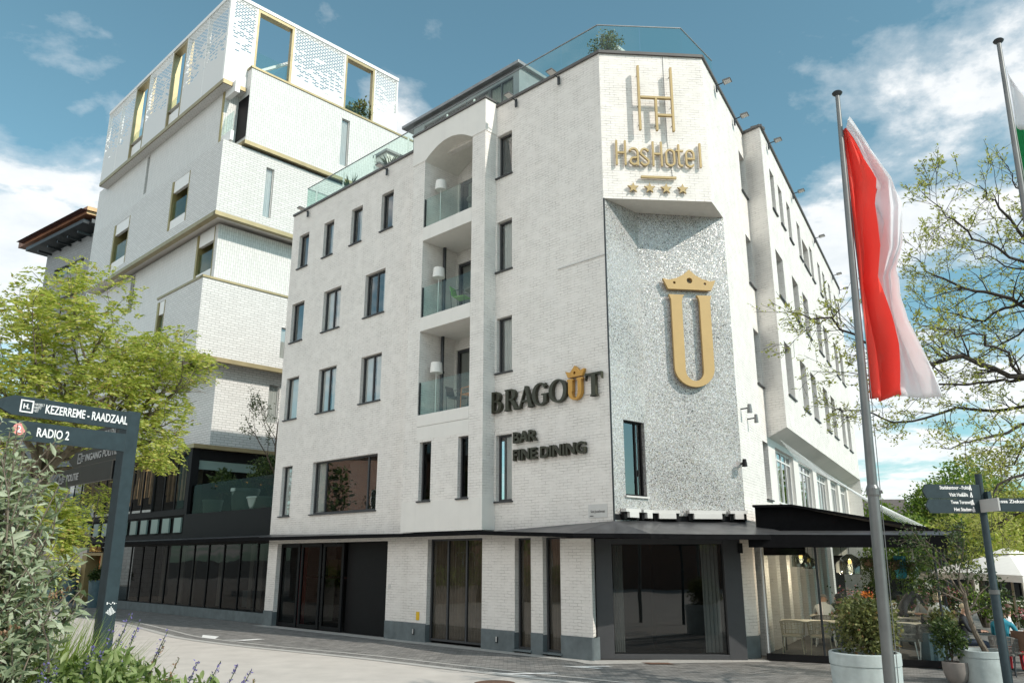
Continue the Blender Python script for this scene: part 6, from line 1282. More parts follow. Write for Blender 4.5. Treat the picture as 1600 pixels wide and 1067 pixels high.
def slat_chair(label, mat):
    t = thing('garden_chair', label, 'chair', (0, 0, 0)); m_ = MB()
    for k in range(4): m_.box(-.24, .24, -.2 + k * .11, -.11 + k * .11, .42, .445)
    m_.build('seat', mat, t, local=True); m_ = MB()
    m_.hexa([(-.23, -.24, .5), (.23, -.24, .5), (.23, -.215, .5), (-.23, -.215, .5), (-.22, -.32, .92), (.22, -.32, .92), (.22, -.295, .92), (-.22, -.295, .92)]); m_.build('backrest', mat, t, local=True, bevel=.01)
    for s_ in (-1, 1):
        m_ = MB(); m_.tube([(s_ * .24, -.3, .85), (s_ * .24, -.22, .42), (s_ * .25, -.3, 0)], .018, 6); m_.build('leg', 'dark_metal', t, local=True); m_ = MB(); m_.tube([(s_ * .26, -.24, .65), (s_ * .26, .2, .64), (s_ * .25, .24, 0)], .016, 6); m_.build('leg', 'dark_metal', t, local=True)
    return t
c = slat_chair('brown wooden backed garden chair next to the woman in turquoise', 'wood_brown'); c.location = (11.15, 18.35, 0); c.rotation_euler = (0, 0, rzR((.8, .6)))
c = make_chair('wicker_grey', 'dark curved garden armchair under the woman in turquoise', 'dark_metal'); c.location = (10.72, 18.52, 0); c.rotation_euler = (0, 0, rzR((.8, .6)))
tt = make_table('dark square table beside the woman in red trousers', .8, .8, 'wood_brown'); tt.location = (11.9, 18.9, 0); tt.rotation_euler = (0, 0, .5)

# ------------------------------------------------------------------ foliage helpers
def unit(v): return v / np.maximum(np.linalg.norm(v, axis=-1, keepdims=True), 1e-9)
def leaves(name, mat, P, D, ln, wd, parent=None, kind='kite', droop=.0, nrm=None, kinddict=None):
    """one small bent leaf at every point P, growing along D (numpy arrays)"""
    n = len(P); D = unit(np.asarray(D, float)); P = np.asarray(P, float); ln = np.broadcast_to(np.asarray(ln, float), (n,)); wd = np.broadcast_to(np.asarray(wd, float), (n,))
    if nrm is None:
        r_ = unit(nrng.normal(size=(n, 3)) + np.array([0, 0, .9]))
    else: r_ = nrm
    S = unit(np.cross(D, r_)); U = np.cross(S, D); l = ln[:, None]; w_ = wd[:, None]
    if kind == 'kite':
        a = P; b = P + D * l * .45 + S * w_ * .5 + U * w_ * .12; c = P + D * l - U * l * droop; d = P + D * l * .45 - S * w_ * .5 + U * w_ * .12
        V_ = np.stack([a, b, c, d], 1).reshape(-1, 3); base = np.arange(n)[:, None] * 4; Fc = (base + np.array([0, 1, 2, 3])).tolist()
    else:   # long leaf folded along the midrib
        a = P; m1 = P + D * l * .33 + U * l * .04; m2 = P + D * l * .68 - U * l * droop * .35; t_ = P + D * l - U * l * droop
        b1 = m1 + S * w_ * .5 + U * w_ * .2; b2 = m1 - S * w_ * .5 + U * w_ * .2; c1 = m2 + S * w_ * .4 + U * w_ * .14; c2 = m2 - S * w_ * .4 + U * w_ * .14
        V_ = np.stack([a, b1, c1, t_, c2, b2, m1, m2], 1).reshape(-1, 3); base = np.arange(n) * 8; Fc = []
        for o in base.tolist(): Fc += [(o, o + 1, o + 6), (o + 1, o + 2, o + 7, o + 6), (o + 2, o + 3, o + 7), (o, o + 6, o + 5), (o + 6, o + 7, o + 4, o + 5), (o + 7, o + 3, o + 4)]
    me = bpy.data.meshes.new(name); me.from_pydata(V_.tolist(), [], Fc); me.materials.append(M[mat])
    if kind != 'kite': me.polygons.foreach_set('use_smooth', [True] * len(me.polygons))
    o = bpy.data.objects.new(name, me); col.objects.link(o)
    if parent is not None: attach(o, parent)
    return o
def wander(p, d, length, k, bend, rise=0.0, r=None):
    r = r or rng; pts = [Vector(p)]; d = Vector(d).normalized()
    for i in range(k):
        d = (d + Vector((r.uniform(-1, 1), r.uniform(-1, 1), r.uniform(-1, 1) + rise)) * bend).normalized(); pts.append(pts[-1] + d * (length / k))
    return pts
def branch(mb, p, d, length, r0, lvl, out, conf, r):
    k = max(3, int(length / conf['step'])); pts = wander(p, d, length, k, conf['bend'], conf['rise'], r)
    if 'clip' in conf:
        for i in range(1, len(pts)):
            if not conf['clip'](pts[i]): pts = pts[:max(i, 2)]; k = len(pts) - 1; break
    rs = [max(r0 * (1 - .75 * i / k), conf['rmin']) for i in range(k + 1)]; mb.tube(pts, rs, 7 if r0 > .04 else (5 if r0 > .012 else 3), caps=False)
    if lvl == 0 or length < conf['lmin']:
        for i in range(1, k + 1): out.append((pts[i], (pts[i] - pts[i - 1]).normalized()))
        return
    n = conf['n'][lvl]
    for j in range(n):
        f = conf['start'] + (1 - conf['start']) * (j + r.random()) / n; i = min(int(f * k), k - 1); q = pts[i].lerp(pts[i + 1], f * k - i); t = (pts[i + 1] - pts[i]).normalized()
        a = t.orthogonal().normalized(); a.rotate(Matrix.Rotation(r.uniform(0, 6.283), 3, t)); nd = (t * conf['fwd'] + a + Vector((0, 0, conf['lift']))).normalized()
        branch(mb, q, nd, length * r.uniform(*conf['ratio']) * (1.15 - .5 * f), max(rs[i] * .6, conf['rmin']), lvl - 1, out, conf, r)
    for i in range(max(1, int(k * .7)), k + 1): out.append((pts[i], (pts[i] - pts[i - 1]).normalized()))

# ------------------------------------------------------------------ tree at the left, fine yellow green leaves
lt_ = thing('locust_tree', 'feathery yellow green tree behind the left finger post', 'tree', (-6.6, 11.2, 0)); r1_ = random.Random(5); mb = MB(); out = []
mb.tube(wander((-6.6, 11.2, 0), (0, 0, 1), 3.6, 8, .04, .3, r1_), [.11, .10, .095, .09, .085, .08, .075, .07, .065], 10, caps=False)
conf = dict(step=.22, bend=.20, rise=.12, rmin=.004, lmin=.3, n=[0, 5, 6, 5], start=.25, fwd=.9, lift=.15, ratio=(.45, .7), clip=lambda p: ((p.x + 6.85) / 2.4) ** 2 + ((p.y - 11.2) / 2.3) ** 2 + ((p.z - 5.05) / 1.95) ** 2 < 1 or (p.x < -5.8 and p.z < 4))
for d, l in (((.75, -.2, .75), 2.6), ((.9, .2, .25), 2.5), ((.3, -.6, .8), 2.3), ((-.2, .2, 1), 2.4), ((.35, .45, 1.0), 2.5), ((-.8, -.2, .6), 2.4), ((-.6, .5, .8), 2.3), ((.85, -.35, .2), 1.9), ((.2, -.9, .3), 1.8), ((.95, .1, .5), 2.5), ((.55, .8, .4), 2.0), ((.9, -.1, .3), 2.1)): branch(mb, (-6.6 + .05 * d[0], 11.2, 3.5 + .25 * r1_.random()), d, l * .92, .055, 2, out, conf, r1_)
lower = [((-6.1, 10.8, 2.6), (.6, -.2, .12), 1.0), ((-6.4, 10.9, 2.5), (.7, .3, .1), 1.1)]
for p, d, l in lower: branch(mb, p, d, l, .03, 2, out, conf, r1_); mb.tube([(-6.6, 11.2, 2.2), p], [.04, .03], 6)
mb.build('trunk', 'bark_tan', lt_, smooth=True)
fp_, fdv = [], []
for p0_, d in out:
    for _ in range(4):
        if r1_.random() < .10: continue
        p = p0_ + Vector((r1_.gauss(0, .07), r1_.gauss(0, .07), r1_.gauss(0, .05)))
        v = Vector((r1_.uniform(-1, 1), r1_.uniform(-1, 1), r1_.uniform(-.5, .5))) + d * .8; v = v.normalized(); ln = r1_.uniform(.14, .25); s_ = v.cross(Vector((0, 0, 1))).normalized(); k = 6
        for i in range(1, k + 1):
            q = p + v * ln * i / k - Vector((0, 0, .09 * (i / k) ** 2 * ln / .2))
            for sgn in (-1, 1): fp_.append(q); fdv.append(s_ * sgn + v * .45 - Vector((0, 0, .25)))
fp_ = np.array([tuple(p) for p in fp_]); fdv = np.array([tuple(p) for p in fdv])
q_ = (fp_ - np.array([-6.85, 11.2, 5.08])) / np.array([2.42, 2.35, 1.98]); a_ = np.arctan2(q_[:, 2], q_[:, 0]); kp = (np.linalg.norm(q_, axis=1) < 1 + .10 * np.sin(a_ * 7) + .07 * np.sin(a_ * 17 + 1)) | ((fp_[:, 0] < -5.75) & (fp_[:, 2] < 4))
fp_, fdv = fp_[kp], fdv[kp]
leaves('crown', 'leaf_locust', fp_, fdv, nrng.uniform(.05, .085, len(fp_)), nrng.uniform(.020, .032, len(fp_)), lt_)
print('locust leaves', len(fp_))

# ------------------------------------------------------------------ tree at the right, first sparse leaves on dark branches
rt_ = thing('spring_tree', 'dark branched tree with sparse young leaves reaching in from the right', 'tree', (9.3, 13.2, 0)); r2_ = random.Random(21); mb = MB(); out = []
def px(x, y, d):      # rough branch layout given on a vertical plane d metres out
    dy = (533.5 - y) / F_PX; k = d / (math.cos(PITCH) - dy * math.sin(PITCH)); return Vector(((x - 800) / F_PX * k, d, EYE + k * (math.sin(PITCH) + dy * math.cos(PITCH))))
mb.tube([(9.3, 13.2, 0), (9.25, 13.2, 1.5), (9.3, 13.15, 3.0), (9.2, 13.2, 4.4), (9.35, 13.3, 6.0)], [.19, .17, .16, .15, .10], 12, caps=False)
conf2 = dict(step=.16, bend=.23, rise=.05, rmin=.0035, lmin=.22, n=[0, 3, 4, 5], start=.15, fwd=1.0, lift=.05, ratio=(.4, .68))
limbs = [([(1705, 640, 13.2), (1600, 592, 12.8), (1500, 562, 12.4), (1430, 570, 12.1), (1370, 545, 11.9), (1300, 500, 11.8), (1235, 488, 11.7)], .065, .75),
         ([(1600, 592, 12.8), (1530, 600, 13.4), (1450, 600, 13.8), (1380, 585, 14), (1270, 580, 14.2)], .035, .8), ([(1705, 700, 13.2), (1620, 660, 13), (1530, 690, 12.4), (1470, 700, 12)], .05, .7),
         ([(1705, 660, 13.2), (1600, 640, 13.8), (1500, 640, 14.2), (1400, 660, 14.2), (1320, 640, 14), (1300, 645, 14)], .045, .6),
         ([(1705, 560, 13.2), (1600, 470, 13.4), (1520, 450, 13.6), (1460, 430, 13.7), (1420, 400, 13.7)], .055, .85), ([(1705, 520, 13.2), (1620, 400, 12.6), (1560, 330, 12.4), (1530, 290, 12.2)], .055, .85),
         ([(1705, 500, 13.2), (1640, 360, 13.8), (1600, 300, 14), (1570, 260, 14)], .05, .7), ([(1640, 430, 13), (1560, 390, 12), (1490, 350, 11.6), (1440, 300, 11.4)], .035, .8), ([(1600, 470, 13.4), (1540, 500, 14.4), (1480, 490, 14.8), (1430, 470, 15)], .035, .8),
         ([(1705, 760, 13.2), (1620, 720, 12.2), (1560, 760, 11.8), (1530, 790, 11.6)], .045, .7), ([(1705, 780, 13.2), (1600, 800, 14), (1540, 830, 14.4), (1480, 830, 14.6)], .04, .7), ([(1600, 592, 12.8), (1560, 540, 12), (1500, 520, 11.4), (1440, 510, 11.2)], .035, .8), ([(1640, 640, 13), (1590, 720, 13), (1555, 740, 13.4)], .03, .8), ([(1650, 500, 13.4), (1590, 520, 14), (1530, 560, 14.6), (1480, 590, 15)], .03, .8), ([(1640, 430, 13), (1590, 420, 14.5), (1530, 400, 15.2), (1480, 380, 15.4)], .03, .8), ([(1700, 600, 13.2), (1800, 480, 13.5), (1880, 420, 13.5)], .06, .7)]
for pts, r0, tw in limbs:
    P_ = [px(*q) for q in pts]; fine = []
    for a, b in zip(P_, P_[1:]):
        for i in range(4): fine.append(a.lerp(b, i / 4) + Vector((r2_.uniform(-.04, .04), r2_.uniform(-.1, .1), r2_.uniform(-.05, .05))) * (1 if i or a is not P_[0] else 0))
    fine.append(P_[-1]); k = len(fine) - 1; rs = [max(r0 * (1 - .85 * i / k), .007) for i in range(k + 1)]; mb.tube(fine, [q_ * .8 for q_ in rs], 7, caps=False)
    for j in range(int(k * 1.25)):
        f = .12 + .86 * (j + r2_.random()) / (k * 1.25); i = min(int(f * k), k - 1); q = fine[i].lerp(fine[i + 1], f * k - i); t = (fine[i + 1] - fine[i]).normalized()
        a = t.orthogonal().normalized(); a.rotate(Matrix.Rotation(r2_.uniform(0, 6.283), 3, t)); d = (t * 1.0 + a + Vector((0, 0, .12))).normalized()
        branch(mb, q, d, r2_.uniform(.55, 1.15) * tw, max(rs[i] * .38, .006), 1 if r2_.random() < .45 else 2, out, conf2, r2_)
    out.append((fine[-1], (fine[-1] - fine[-2]).normalized()))
mb.build('trunk', 'bark_dark', rt_, smooth=True)
fp_, fdv = [], []
for p, d in out:
    if r2_.random() < .18: continue
    low_ = p.z < 4.6
    for _ in range(r2_.randint(1, 3) + (3 if low_ else 0)):
        q = p + Vector((r2_.gauss(0, .02), r2_.gauss(0, .02), r2_.gauss(0, .02))) * (2.2 if low_ else 1); v = d * .5 + Vector((r2_.uniform(-1, 1), r2_.uniform(-1, 1), r2_.uniform(-.6, 1))); fp_.append(tuple(q)); fdv.append(tuple(v))
fp_ = np.array(fp_); fdv = np.array(fdv); leaves('crown', 'leaf_spring', fp_, fdv, nrng.uniform(.04, .085, len(fp_)), nrng.uniform(.018, .036, len(fp_)), rt_); print('spring leaves', len(fp_))

# ------------------------------------------------------------------ leafy trees and houses beyond the terrace
def bushy(name, label, cat, c, rx, ry, rz_, n, ls, mat, seed, trunk=True, group=None, lobes=9, gnd=0.0):
    t = thing(name, label, cat, (c[0], c[1], gnd), 0, group); g_ = np.random.default_rng(seed); r_ = random.Random(seed)
    lc = g_.normal(size=(lobes, 3)); lc = unit(lc) * g_.uniform(.35, .72, (lobes, 1)); lc[:, 2] *= .9; lr = g_.uniform(.28, .5, lobes); P_ = []
    sh = g_.integers(0, lobes, n); v = unit(g_.normal(size=(n, 3))); rad = g_.uniform(.55, 1.08, n) ** .7
    P_ = (lc[sh] + v * (lr[sh] * rad)[:, None]) * np.array([rx, ry, rz_]) + np.array(c); P_ += g_.normal(size=P_.shape) * ls * .6
    P_ = P_[P_[:, 2] > gnd + .05]; v = unit(P_ - np.array(c)) * .5 + g_.normal(size=P_.shape) * .7
    leaves('crown' if trunk else 'foliage', mat, P_, v, g_.uniform(.7, 1.3, len(P_)) * ls, g_.uniform(.4, .7, len(P_)) * ls, t)
    m_ = MB()
    if trunk:
        m_.tube(wander((c[0], c[1], gnd), (0, 0, 1), c[2] - gnd, 6, .05, .3, r_), [rx * .06 * (1 - .08 * i) for i in range(7)], 8, caps=False)
    for i in range(lobes): m_.tube([(c[0], c[1], gnd + (c[2] - gnd) * (.75 if trunk else .1)), tuple((lc[i] * .5) * np.array([rx, ry, rz_]) + np.array(c)), tuple(lc[i] * 1.2 * np.array([rx, ry, rz_]) + np.array(c))], [max(.006, rx * .025), max(.005, rx * .016), max(.003, rx * .006)], 5, caps=False)
    m_.build('trunk' if trunk else 'stem', 'bark', t, smooth=True); return t
bushy('leafy_tree', 'bright green tree behind the slim finger post boards', 'tree', (24.2, 44, 4.6), 3.0, 2.6, 2.7, 8000, .20, 'leaf_green', 31, group='trees beyond the terrace')
bushy('leafy_tree', 'tallest green tree, directly above the pointed board of the slim finger post', 'tree', (28.6, 50, 5.6), 3.6, 3, 3.2, 9000, .22, 'leaf_green', 32, group='trees beyond the terrace')
bushy('leafy_tree', 'green tree close beside the nearest flagpole, left of the others', 'tree', (21.6, 49, 3.8), 2.2, 2, 2.6, 6000, .20, 'leaf_green', 33, group='trees beyond the terrace')
bushy('leafy_tree', 'yellow green tree at the right edge above the white parasol', 'tree', (21.4, 33, 3.5), 3.2, 2.2, 2.2, 9000, .16, 'leaf_locust', 34, group='trees beyond the terrace')
bushy('leafy_tree', 'yellow green tree behind the foot of the slim finger post', 'tree', (17.4, 31, 2.9), 2.3, 2, 1.5, 7000, .14, 'leaf_locust', 35, group='trees beyond the terrace')
bushy('leafy_tree', 'dark green tree low behind the terrace roof', 'tree', (19.5, 40, 2.9), 2.6, 2, 1.9, 6000, .18, 'leaf_green', 36, group='trees beyond the terrace')
hz = [((34, 78), 10, 7, 5.6, 2.6, 'cream house with a dark pitched roof beyond the green trees'), ((48, 84), 12, 8, 5.0, 3.0, 'brick house with a dark pitched roof at the far right')]
for i, ((x, y), w_, d_, h_, rh, lab) in enumerate(hz):
    t = thing('house', lab, 'house', (x, y, 0)); m_ = MB(); m_.box(x - w_ / 2, x + w_ / 2, y, y + d_, 0, h_); m_.build('wall', ('house_cream', 'red_brick')[i], t); m_ = MB()
    m_.add([(x - w_ / 2 - .4, y - .4, h_ - .05), (x + w_ / 2 + .4, y - .4, h_ - .05), (x + w_ / 2 + .4, y + d_ + .4, h_ - .05), (x - w_ / 2 - .4, y + d_ + .4, h_ - .05), (x - w_ / 2 - .4, y + d_ / 2, h_ + rh), (x + w_ / 2 + .4, y + d_ / 2, h_ + rh)], [(0, 1, 5, 4), (2, 3, 4, 5), (0, 4, 3), (1, 2, 5), (3, 2, 1, 0)]); m_.build('roof', 'house_roof', t)
    fp2 = Plane((x - w_ / 2, y), (1, 0))
    for k in range(4):
        for z in (1.0, 3.4): window(t, fp2, 1 + k * w_ / 4.4, 2.1 + k * w_ / 4.4, z, z + 1.3, .08, .02, (.5,), (), .07, 'white_metal', 'pane', False)
# shops and a hedge closing the view behind the terrace
t = thing('shop_row', 'low dark fronted shops with pale fascia across the square behind the terrace', 'shop', (22, 46, 0)); SPn = Plane((12, 41), (26, 6))
m_ = MB(); SPn.wall(m_, 0, 27, 0, 3.7, [(a, a + 2.6, .3, 2.6) for a in range(1, 26, 3)], 0, .2); m_.build('wall', 'house_cream', t)
for a in range(1, 26, 3): window(t, SPn, a, a + 2.6, .3, 2.6, 0, .1, (.5,), (), .08, 'black_frame', 'pane_dark', False)
m_ = MB(); SPn.quad(m_, 0, 27, 0, 3.4, -2.5); SPn.box(m_, -.2, 27.2, 3.7, 3.9, -3, .3); m_.build('roof', 'house_roof', t)
# ------------------------------------------------------------------ planters with shrubs
def round_planter(label, c, r_, h, shrub):
    t = thing('round_planter', label, 'planter', (c[0], c[1], 0)); m_ = MB()
    m_.lathe([(r_ * .93, 0), (r_ * .985, h * .76), (r_ * .985, h * .775), (r_ * .965, h * .78), (r_ * .965, h * .795), (r_, h * .80), (r_, h * .985), (r_ * .97, h), (r_ * .90, h), (r_ * .88, h * .9)], (c[0], c[1], 0), 44, cap=False); m_.build('tub', 'planter_pale', t, smooth=True)
    m_ = MB(); m_.lathe([(.01, h * .90), (r_ * .88, h * .89)], (c[0], c[1], 0), 30); m_.build('soil', 'soil', t); return t
round_planter('large pale round planter just behind the nearest flagpole', (5.86, 14.2), .56, .92, 0)
bushy('planter_shrub', 'bronze green leafy shrub in the planter behind the nearest flagpole', 'shrub', (5.98, 14.2, 1.34), .56, .54, .56, 4400, .075, 'leaf_olive', 41, False, lobes=14, gnd=.84)
m_ = MB(); round_planter('pale round planter with a slender tree at the foot of the slim finger post', (9.5, 17.25), .44, .64, 0)
m_ = MB(); m_.lathe([(.14, 0), (.20, .08), (.245, .22), (.25, .40), (.235, .41), (.215, .40), (.2, .36)], (8.96, 17.3, 0), 28, cap=False); o = m_.build('taupe_pot', 'pot_taupe', None, smooth=True); tag(o, 'small round taupe pot beside the pale planter', 'pot')
bushy('potted_laurel', 'dark glossy young shrub growing in the small taupe pot', 'shrub', (8.9, 17.3, .85), .36, .34, .52, 900, .085, 'leaf_dark', 42, False, lobes=9, gnd=.36)
tt = thing('terrace_tree', 'slender multi branched small tree growing from the pale round planter', 'tree', (9.55, 17.25, .55)); r3_ = random.Random(9); mb = MB(); out = []
mb.tube([(9.6, 17.25, .55), (9.42, 17.25, .95), (9.3, 17.22, 1.35), (9.28, 17.2, 1.75)], [.065, .055, .05, .04], 8, caps=False); cf = dict(step=.14, bend=.22, rise=.1, rmin=.004, lmin=.2, n=[0, 4, 5], start=.2, fwd=.8, lift=.1, ratio=(.4, .7))
for p, d, l in (((9.28, 17.2, 1.7), (-.4, 0, 1), 1.3), ((9.28, 17.2, 1.6), (.35, .1, 1), 1.2), ((9.3, 17.2, 1.4), (.9, 0, .5), .9), ((9.3, 17.2, 1.5), (-.9, -.1, .6), .9), ((9.3, 17.2, 1.3), (.6, -.3, .15), .7), ((9.3, 17.2, 1.75), (0, .3, 1), 1.4), ((9.3, 17.2, 1.65), (-.8, .2, .9), 1.3)): branch(mb, p, d, l, .022, 2, out, cf, r3_)
mb.build('trunk', 'bark_tan', tt, smooth=True); fp_ = np.array([tuple(p) for p, d in out for _ in range(4)]); fp_ += nrng.normal(size=fp_.shape) * .05; leaves('crown', 'leaf_dark', fp_, nrng.normal(size=fp_.shape), nrng.uniform(.06, .10, len(fp_)), nrng.uniform(.03, .05, len(fp_)), tt)
bushy('olive_shrub', 'loose olive green shrub inside the terrace front beside the grey chairs', 'shrub', tb(3.98, .95, .25), .34, .3, .48, 1100, .075, 'leaf_olive', 44, False, lobes=10, gnd=.5)
mb = MB(); p = Vector(tb(3.62, 0, .22)); mb.box(p.x - .1, p.x + .4, p.y - .2, p.y + .25, .145, .75); o = mb.build('trough', 'planter_blue', None, bevel=.02); tag(o, 'blue grey trough planter inside the terrace corner', 'planter')
for i, (u, b, z, s_, mt, lab) in enumerate(((2.95, 2.0, 2.25, .30, 'leaf_dark', 'trailing hanging plant left of the blue pot on the terrace'), (2.28, 2.6, 2.30, .24, 'leaf_dark', 'trailing hanging plant beside the large bell lamp'), (3.3, 2.2, 2.2, .2, 'leaf_green', 'small trailing hanging plant next to the white cylinder lamp'))):
    p = Vector(tb(u, z, b)); t = thing('hanging_plant', lab, 'plant', p, 0, 'hanging plants under the terrace roof'); m_ = MB(); m_.lathe([(.05, -.12), (.13, -.05), (.15, .1), (.13, .1)], p, 14); m_.tube([p + Vector((0, 0, .1)), Z(p, 3.1)], .006, 4); m_.build('pot', 'wood_brown', t)
    g_ = np.random.default_rng(50 + i); n = 900; a = g_.uniform(0, 6.283, n); rr_ = s_ * np.sqrt(g_.uniform(.1, 1, n)); zz = .15 - g_.uniform(0, 1, n) ** 1.3 * (.55 + .25 * np.sin(a * 3)); P_ = np.stack([p.x + rr_ * np.cos(a), p.y + rr_ * np.sin(a), p.z + zz], 1); leaves('foliage', mt, P_, g_.normal(size=(n, 3)) + np.array([0, 0, -1.2]), g_.uniform(.04, .08, n), .035, t)
p = Vector(tb(3.08, 2.22, 2.1)); mb = MB(); mb.lathe([(.10, -.3), (.14, -.25), (.15, .25), (.13, .27)], p, 16); mb.tube([p + Vector((0, 0, .27)), Z(p, 3.1)], .006, 4); o = mb.build('hanging_pot', 'cloth_teal', None, smooth=True); tag(o, 'blue hanging pot between the trailing plants', 'pot')
bushy('box_shrub', 'dark clipped shrub with an orange flower inside the terrace, behind the planter shrub', 'shrub', tb(2.25, 1.05, 2.0), .45, .4, .42, 1300, .06, 'leaf_dark', 46, False, lobes=9, gnd=.14)
p = Vector(tb(2.2, 1.52, 2.0)); fp_ = np.array(p) + np.random.default_rng(1).normal(size=(120, 3)) * np.array([.07, .07, .04]); o = leaves('orange_flower', 'orange_rod', fp_, nrng.normal(size=(120, 3)), .05, .04); tag(o, 'orange flower head on top of the dark clipped shrub', 'flower')
g_ = np.random.default_rng(77)
for i, (x, y, z, n, mt, lab) in enumerate(((12.6, 20.4, .75, 500, 'flower_mix', 'pink and red flowers on the dark table at the right edge'), (10.6, 25.5, .9, 600, 'flower_mix', 'pale flowers beyond the waiter on the terrace'), (12.8, 24.6, 1.0, 800, 'leaf_dark', 'dark shrub with pink blossom under the parasol'))):
    t = thing('flower_tub', lab, 'flowers', (x, y, z - .4)); m_ = MB(); m_.lathe([(.16, -.4), (.2, -.1), (.2, .0)], (x, y, z), 16); m_.build('tub', 'wood_brown', t); s_ = np.array([.5, .35, .28]) * (1.5 if i else .6); P_ = g_.normal(size=(n, 3)) * s_ * .5 + np.array([x, y, z + .25]); leaves('foliage', 'leaf_dark', P_, g_.normal(size=(n, 3)), .08, .05, t); P_ = g_.normal(size=(n // 2, 3)) * s_ * .5 + np.array([x, y, z + .33]); leaves('blossom', 'flower_mix', P_, g_.normal(size=(n // 2, 3)), .05, .05, t)
for i, (u, b, r_, h) in enumerate(((1.6, 10.6, .7, 1.5), (2.7, 10.9, .6, 1.3), (3.6, 10.2, .7, 1.6), (4.8, 11.5, .9, 1.5), (6.0, 10.5, .8, 1.3))):
    q = tb(u, 0, b); bushy('edge_shrub', ('leafy shrub closing the terrace behind the seated men', 'low shrub at the back of the terrace behind the nearest flagpole', 'tall shrub at the back of the terrace behind the waiter', 'broad shrub beyond the far corner of the terrace', 'rounded shrub beyond the terrace under the parasol edge')[i], 'shrub', (q[0], q[1], h * .6), r_, r_ * .8, h * .5, 1300, .12, ('leaf_dark', 'leaf_green')[i % 2], 110 + i, False, group='shrubs round the back of the terrace', gnd=.1)
# pots by the shop entrance and on the podium terrace, roof plants
for i, (u, o_, r_, h, lab, kd) in enumerate(((37.9, .9, .9, .85, 'big blue planter tub left of the shop entrance', 0), (36.7, .25, .4, 1.35, 'tall blue pot with a dark shrub left of the gold doorway', 1), (32.7, .25, .4, 1.35, 'tall blue pot with a dark shrub right of the gold doorway', 1))):
    p = L.P(u, 0, o_); m_ = MB(); m_.lathe([(r_ * .75, 0), (r_, h), (r_ * .85, h), (r_ * .84, h * .9)], p, 26, cap=False); o = m_.build('blue_pot', 'planter_blue', None, smooth=True); tag(o, lab, 'pot')
    bushy('potted_shrub', ('low green plant filling the big blue tub', 'round dark shrub in the pot left of the gold doorway', 'round dark shrub in the pot right of the gold doorway')[i], 'shrub', (p[0], p[1], h + .3), r_ * 1.05, r_ * 1.05, .42, 900, .12, 'leaf_dark', 60 + i, False, gnd=h - .1)
for i, (u, o_, r_, h) in enumerate(((22.9, -.9, .45, .6), (20.1, -1.0, .6, .95), (18.4, -1.0, .7, .5))):
    p = L.P(u, 4.44, o_); m_ = MB(); m_.lathe([(r_ * .85, 0), (r_, h * .85), (r_ * 1.05, h * .86), (r_ * 1.05, h)], p, 24); o = m_.build('terrace_tub', 'frosted', None, smooth=True); tag(o, ('small round tub on the podium terrace nearest the corner post', 'tallest round tub on the podium terrace', 'wide low tub on the podium terrace beside the hotel')[i], 'tub')
bushy('terrace_shrub', 'dark leafy shrub behind the glass on the podium terrace', 'shrub', L.P(18.6, 6.0, -1.3), 1.2, .8, .9, 1800, .13, 'leaf_dark', 71, False, gnd=4.9)
bushy('terrace_shrub', 'low dark shrub row in the middle of the podium terrace', 'shrub', L.P(21.3, 5.5, -1.3), 1.1, .6, .5, 1200, .12, 'leaf_dark', 72, False, gnd=4.5)
bushy('terrace_palm', 'small palm like plant behind the podium corner glass', 'plant', L.P(23.5, 6.1, -1.6), .5, .5, .5, 500, .2, 'leaf_dark', 73, False, gnd=4.5)
t = thing('terrace_sapling', 'thin dark leafed sapling rising from the podium terrace against the tower', 'tree', L.P(17.6, 4.44, -1.2)); mb = MB(); out = []; r4_ = random.Random(3); pb = Vector(L.P(17.5, 5.0, -1.2)); cf = dict(step=.2, bend=.16, rise=.25, rmin=.007, lmin=.3, n=[0, 4, 5], start=.35, fwd=1.1, lift=.4, ratio=(.3, .5))
branch(mb, pb, (-.05, .1, 1), 5.2, .05, 2, out, cf, r4_); branch(mb, pb, (-.3, .2, 1), 4.2, .04, 2, out, cf, r4_); mb.build('trunk', 'bark', t, smooth=True); fp_ = np.array([tuple(p) for p, d in out for _ in range(5)]); fp_ += nrng.normal(size=fp_.shape) * .09; leaves('crown', 'leaf_dark', fp_, nrng.normal(size=fp_.shape), nrng.uniform(.08, .14, len(fp_)), .05, t)
p = Q.P(.35, 17.45, -.7); bushy('roof_shrub', 'small leafy shrub behind the corner glass of the roof terrace', 'shrub', p, .55, .5, .62, 1100, .085, 'leaf_olive', 81, False, gnd=TOP + .1)
for i, (u, o_, z) in enumerate(((12.4, -.45, 17.0), (9.9, -.5, 17.0))):
    p = L.P(u, z, o_); g_ = np.random.default_rng(90 + i); n = 60; t = thing('roof_yucca', ('spiky plant behind the roof railing beside the left floodlight', 'spiky grass behind the roof railing left of the penthouse')[i], 'plant', Z(p, TOP + .1)); a = g_.uniform(0, 6.28, n); D_ = np.stack([np.cos(a) * .7, np.sin(a) * .7, g_.uniform(.2, 1.2, n)], 1); leaves('foliage', 'leaf_dark', np.tile(p, (n, 1)), D_, g_.uniform(.45, .75, n), .05, t, 'fold', .2); m_ = MB(); m_.lathe([(.16, TOP + .1), (.2, z + .05)], (p[0], p[1], 0), 14); m_.build('pot', 'pot_taupe', t)
p = CR_.P(9.2, 30.3, -.6); bushy('tower_shrub', 'shrub with dark leaves in the right opening of the tower crown', 'shrub', p, 1.1, .6, .8, 500, .26, 'leaf_olive', 83, False, gnd=29.4)

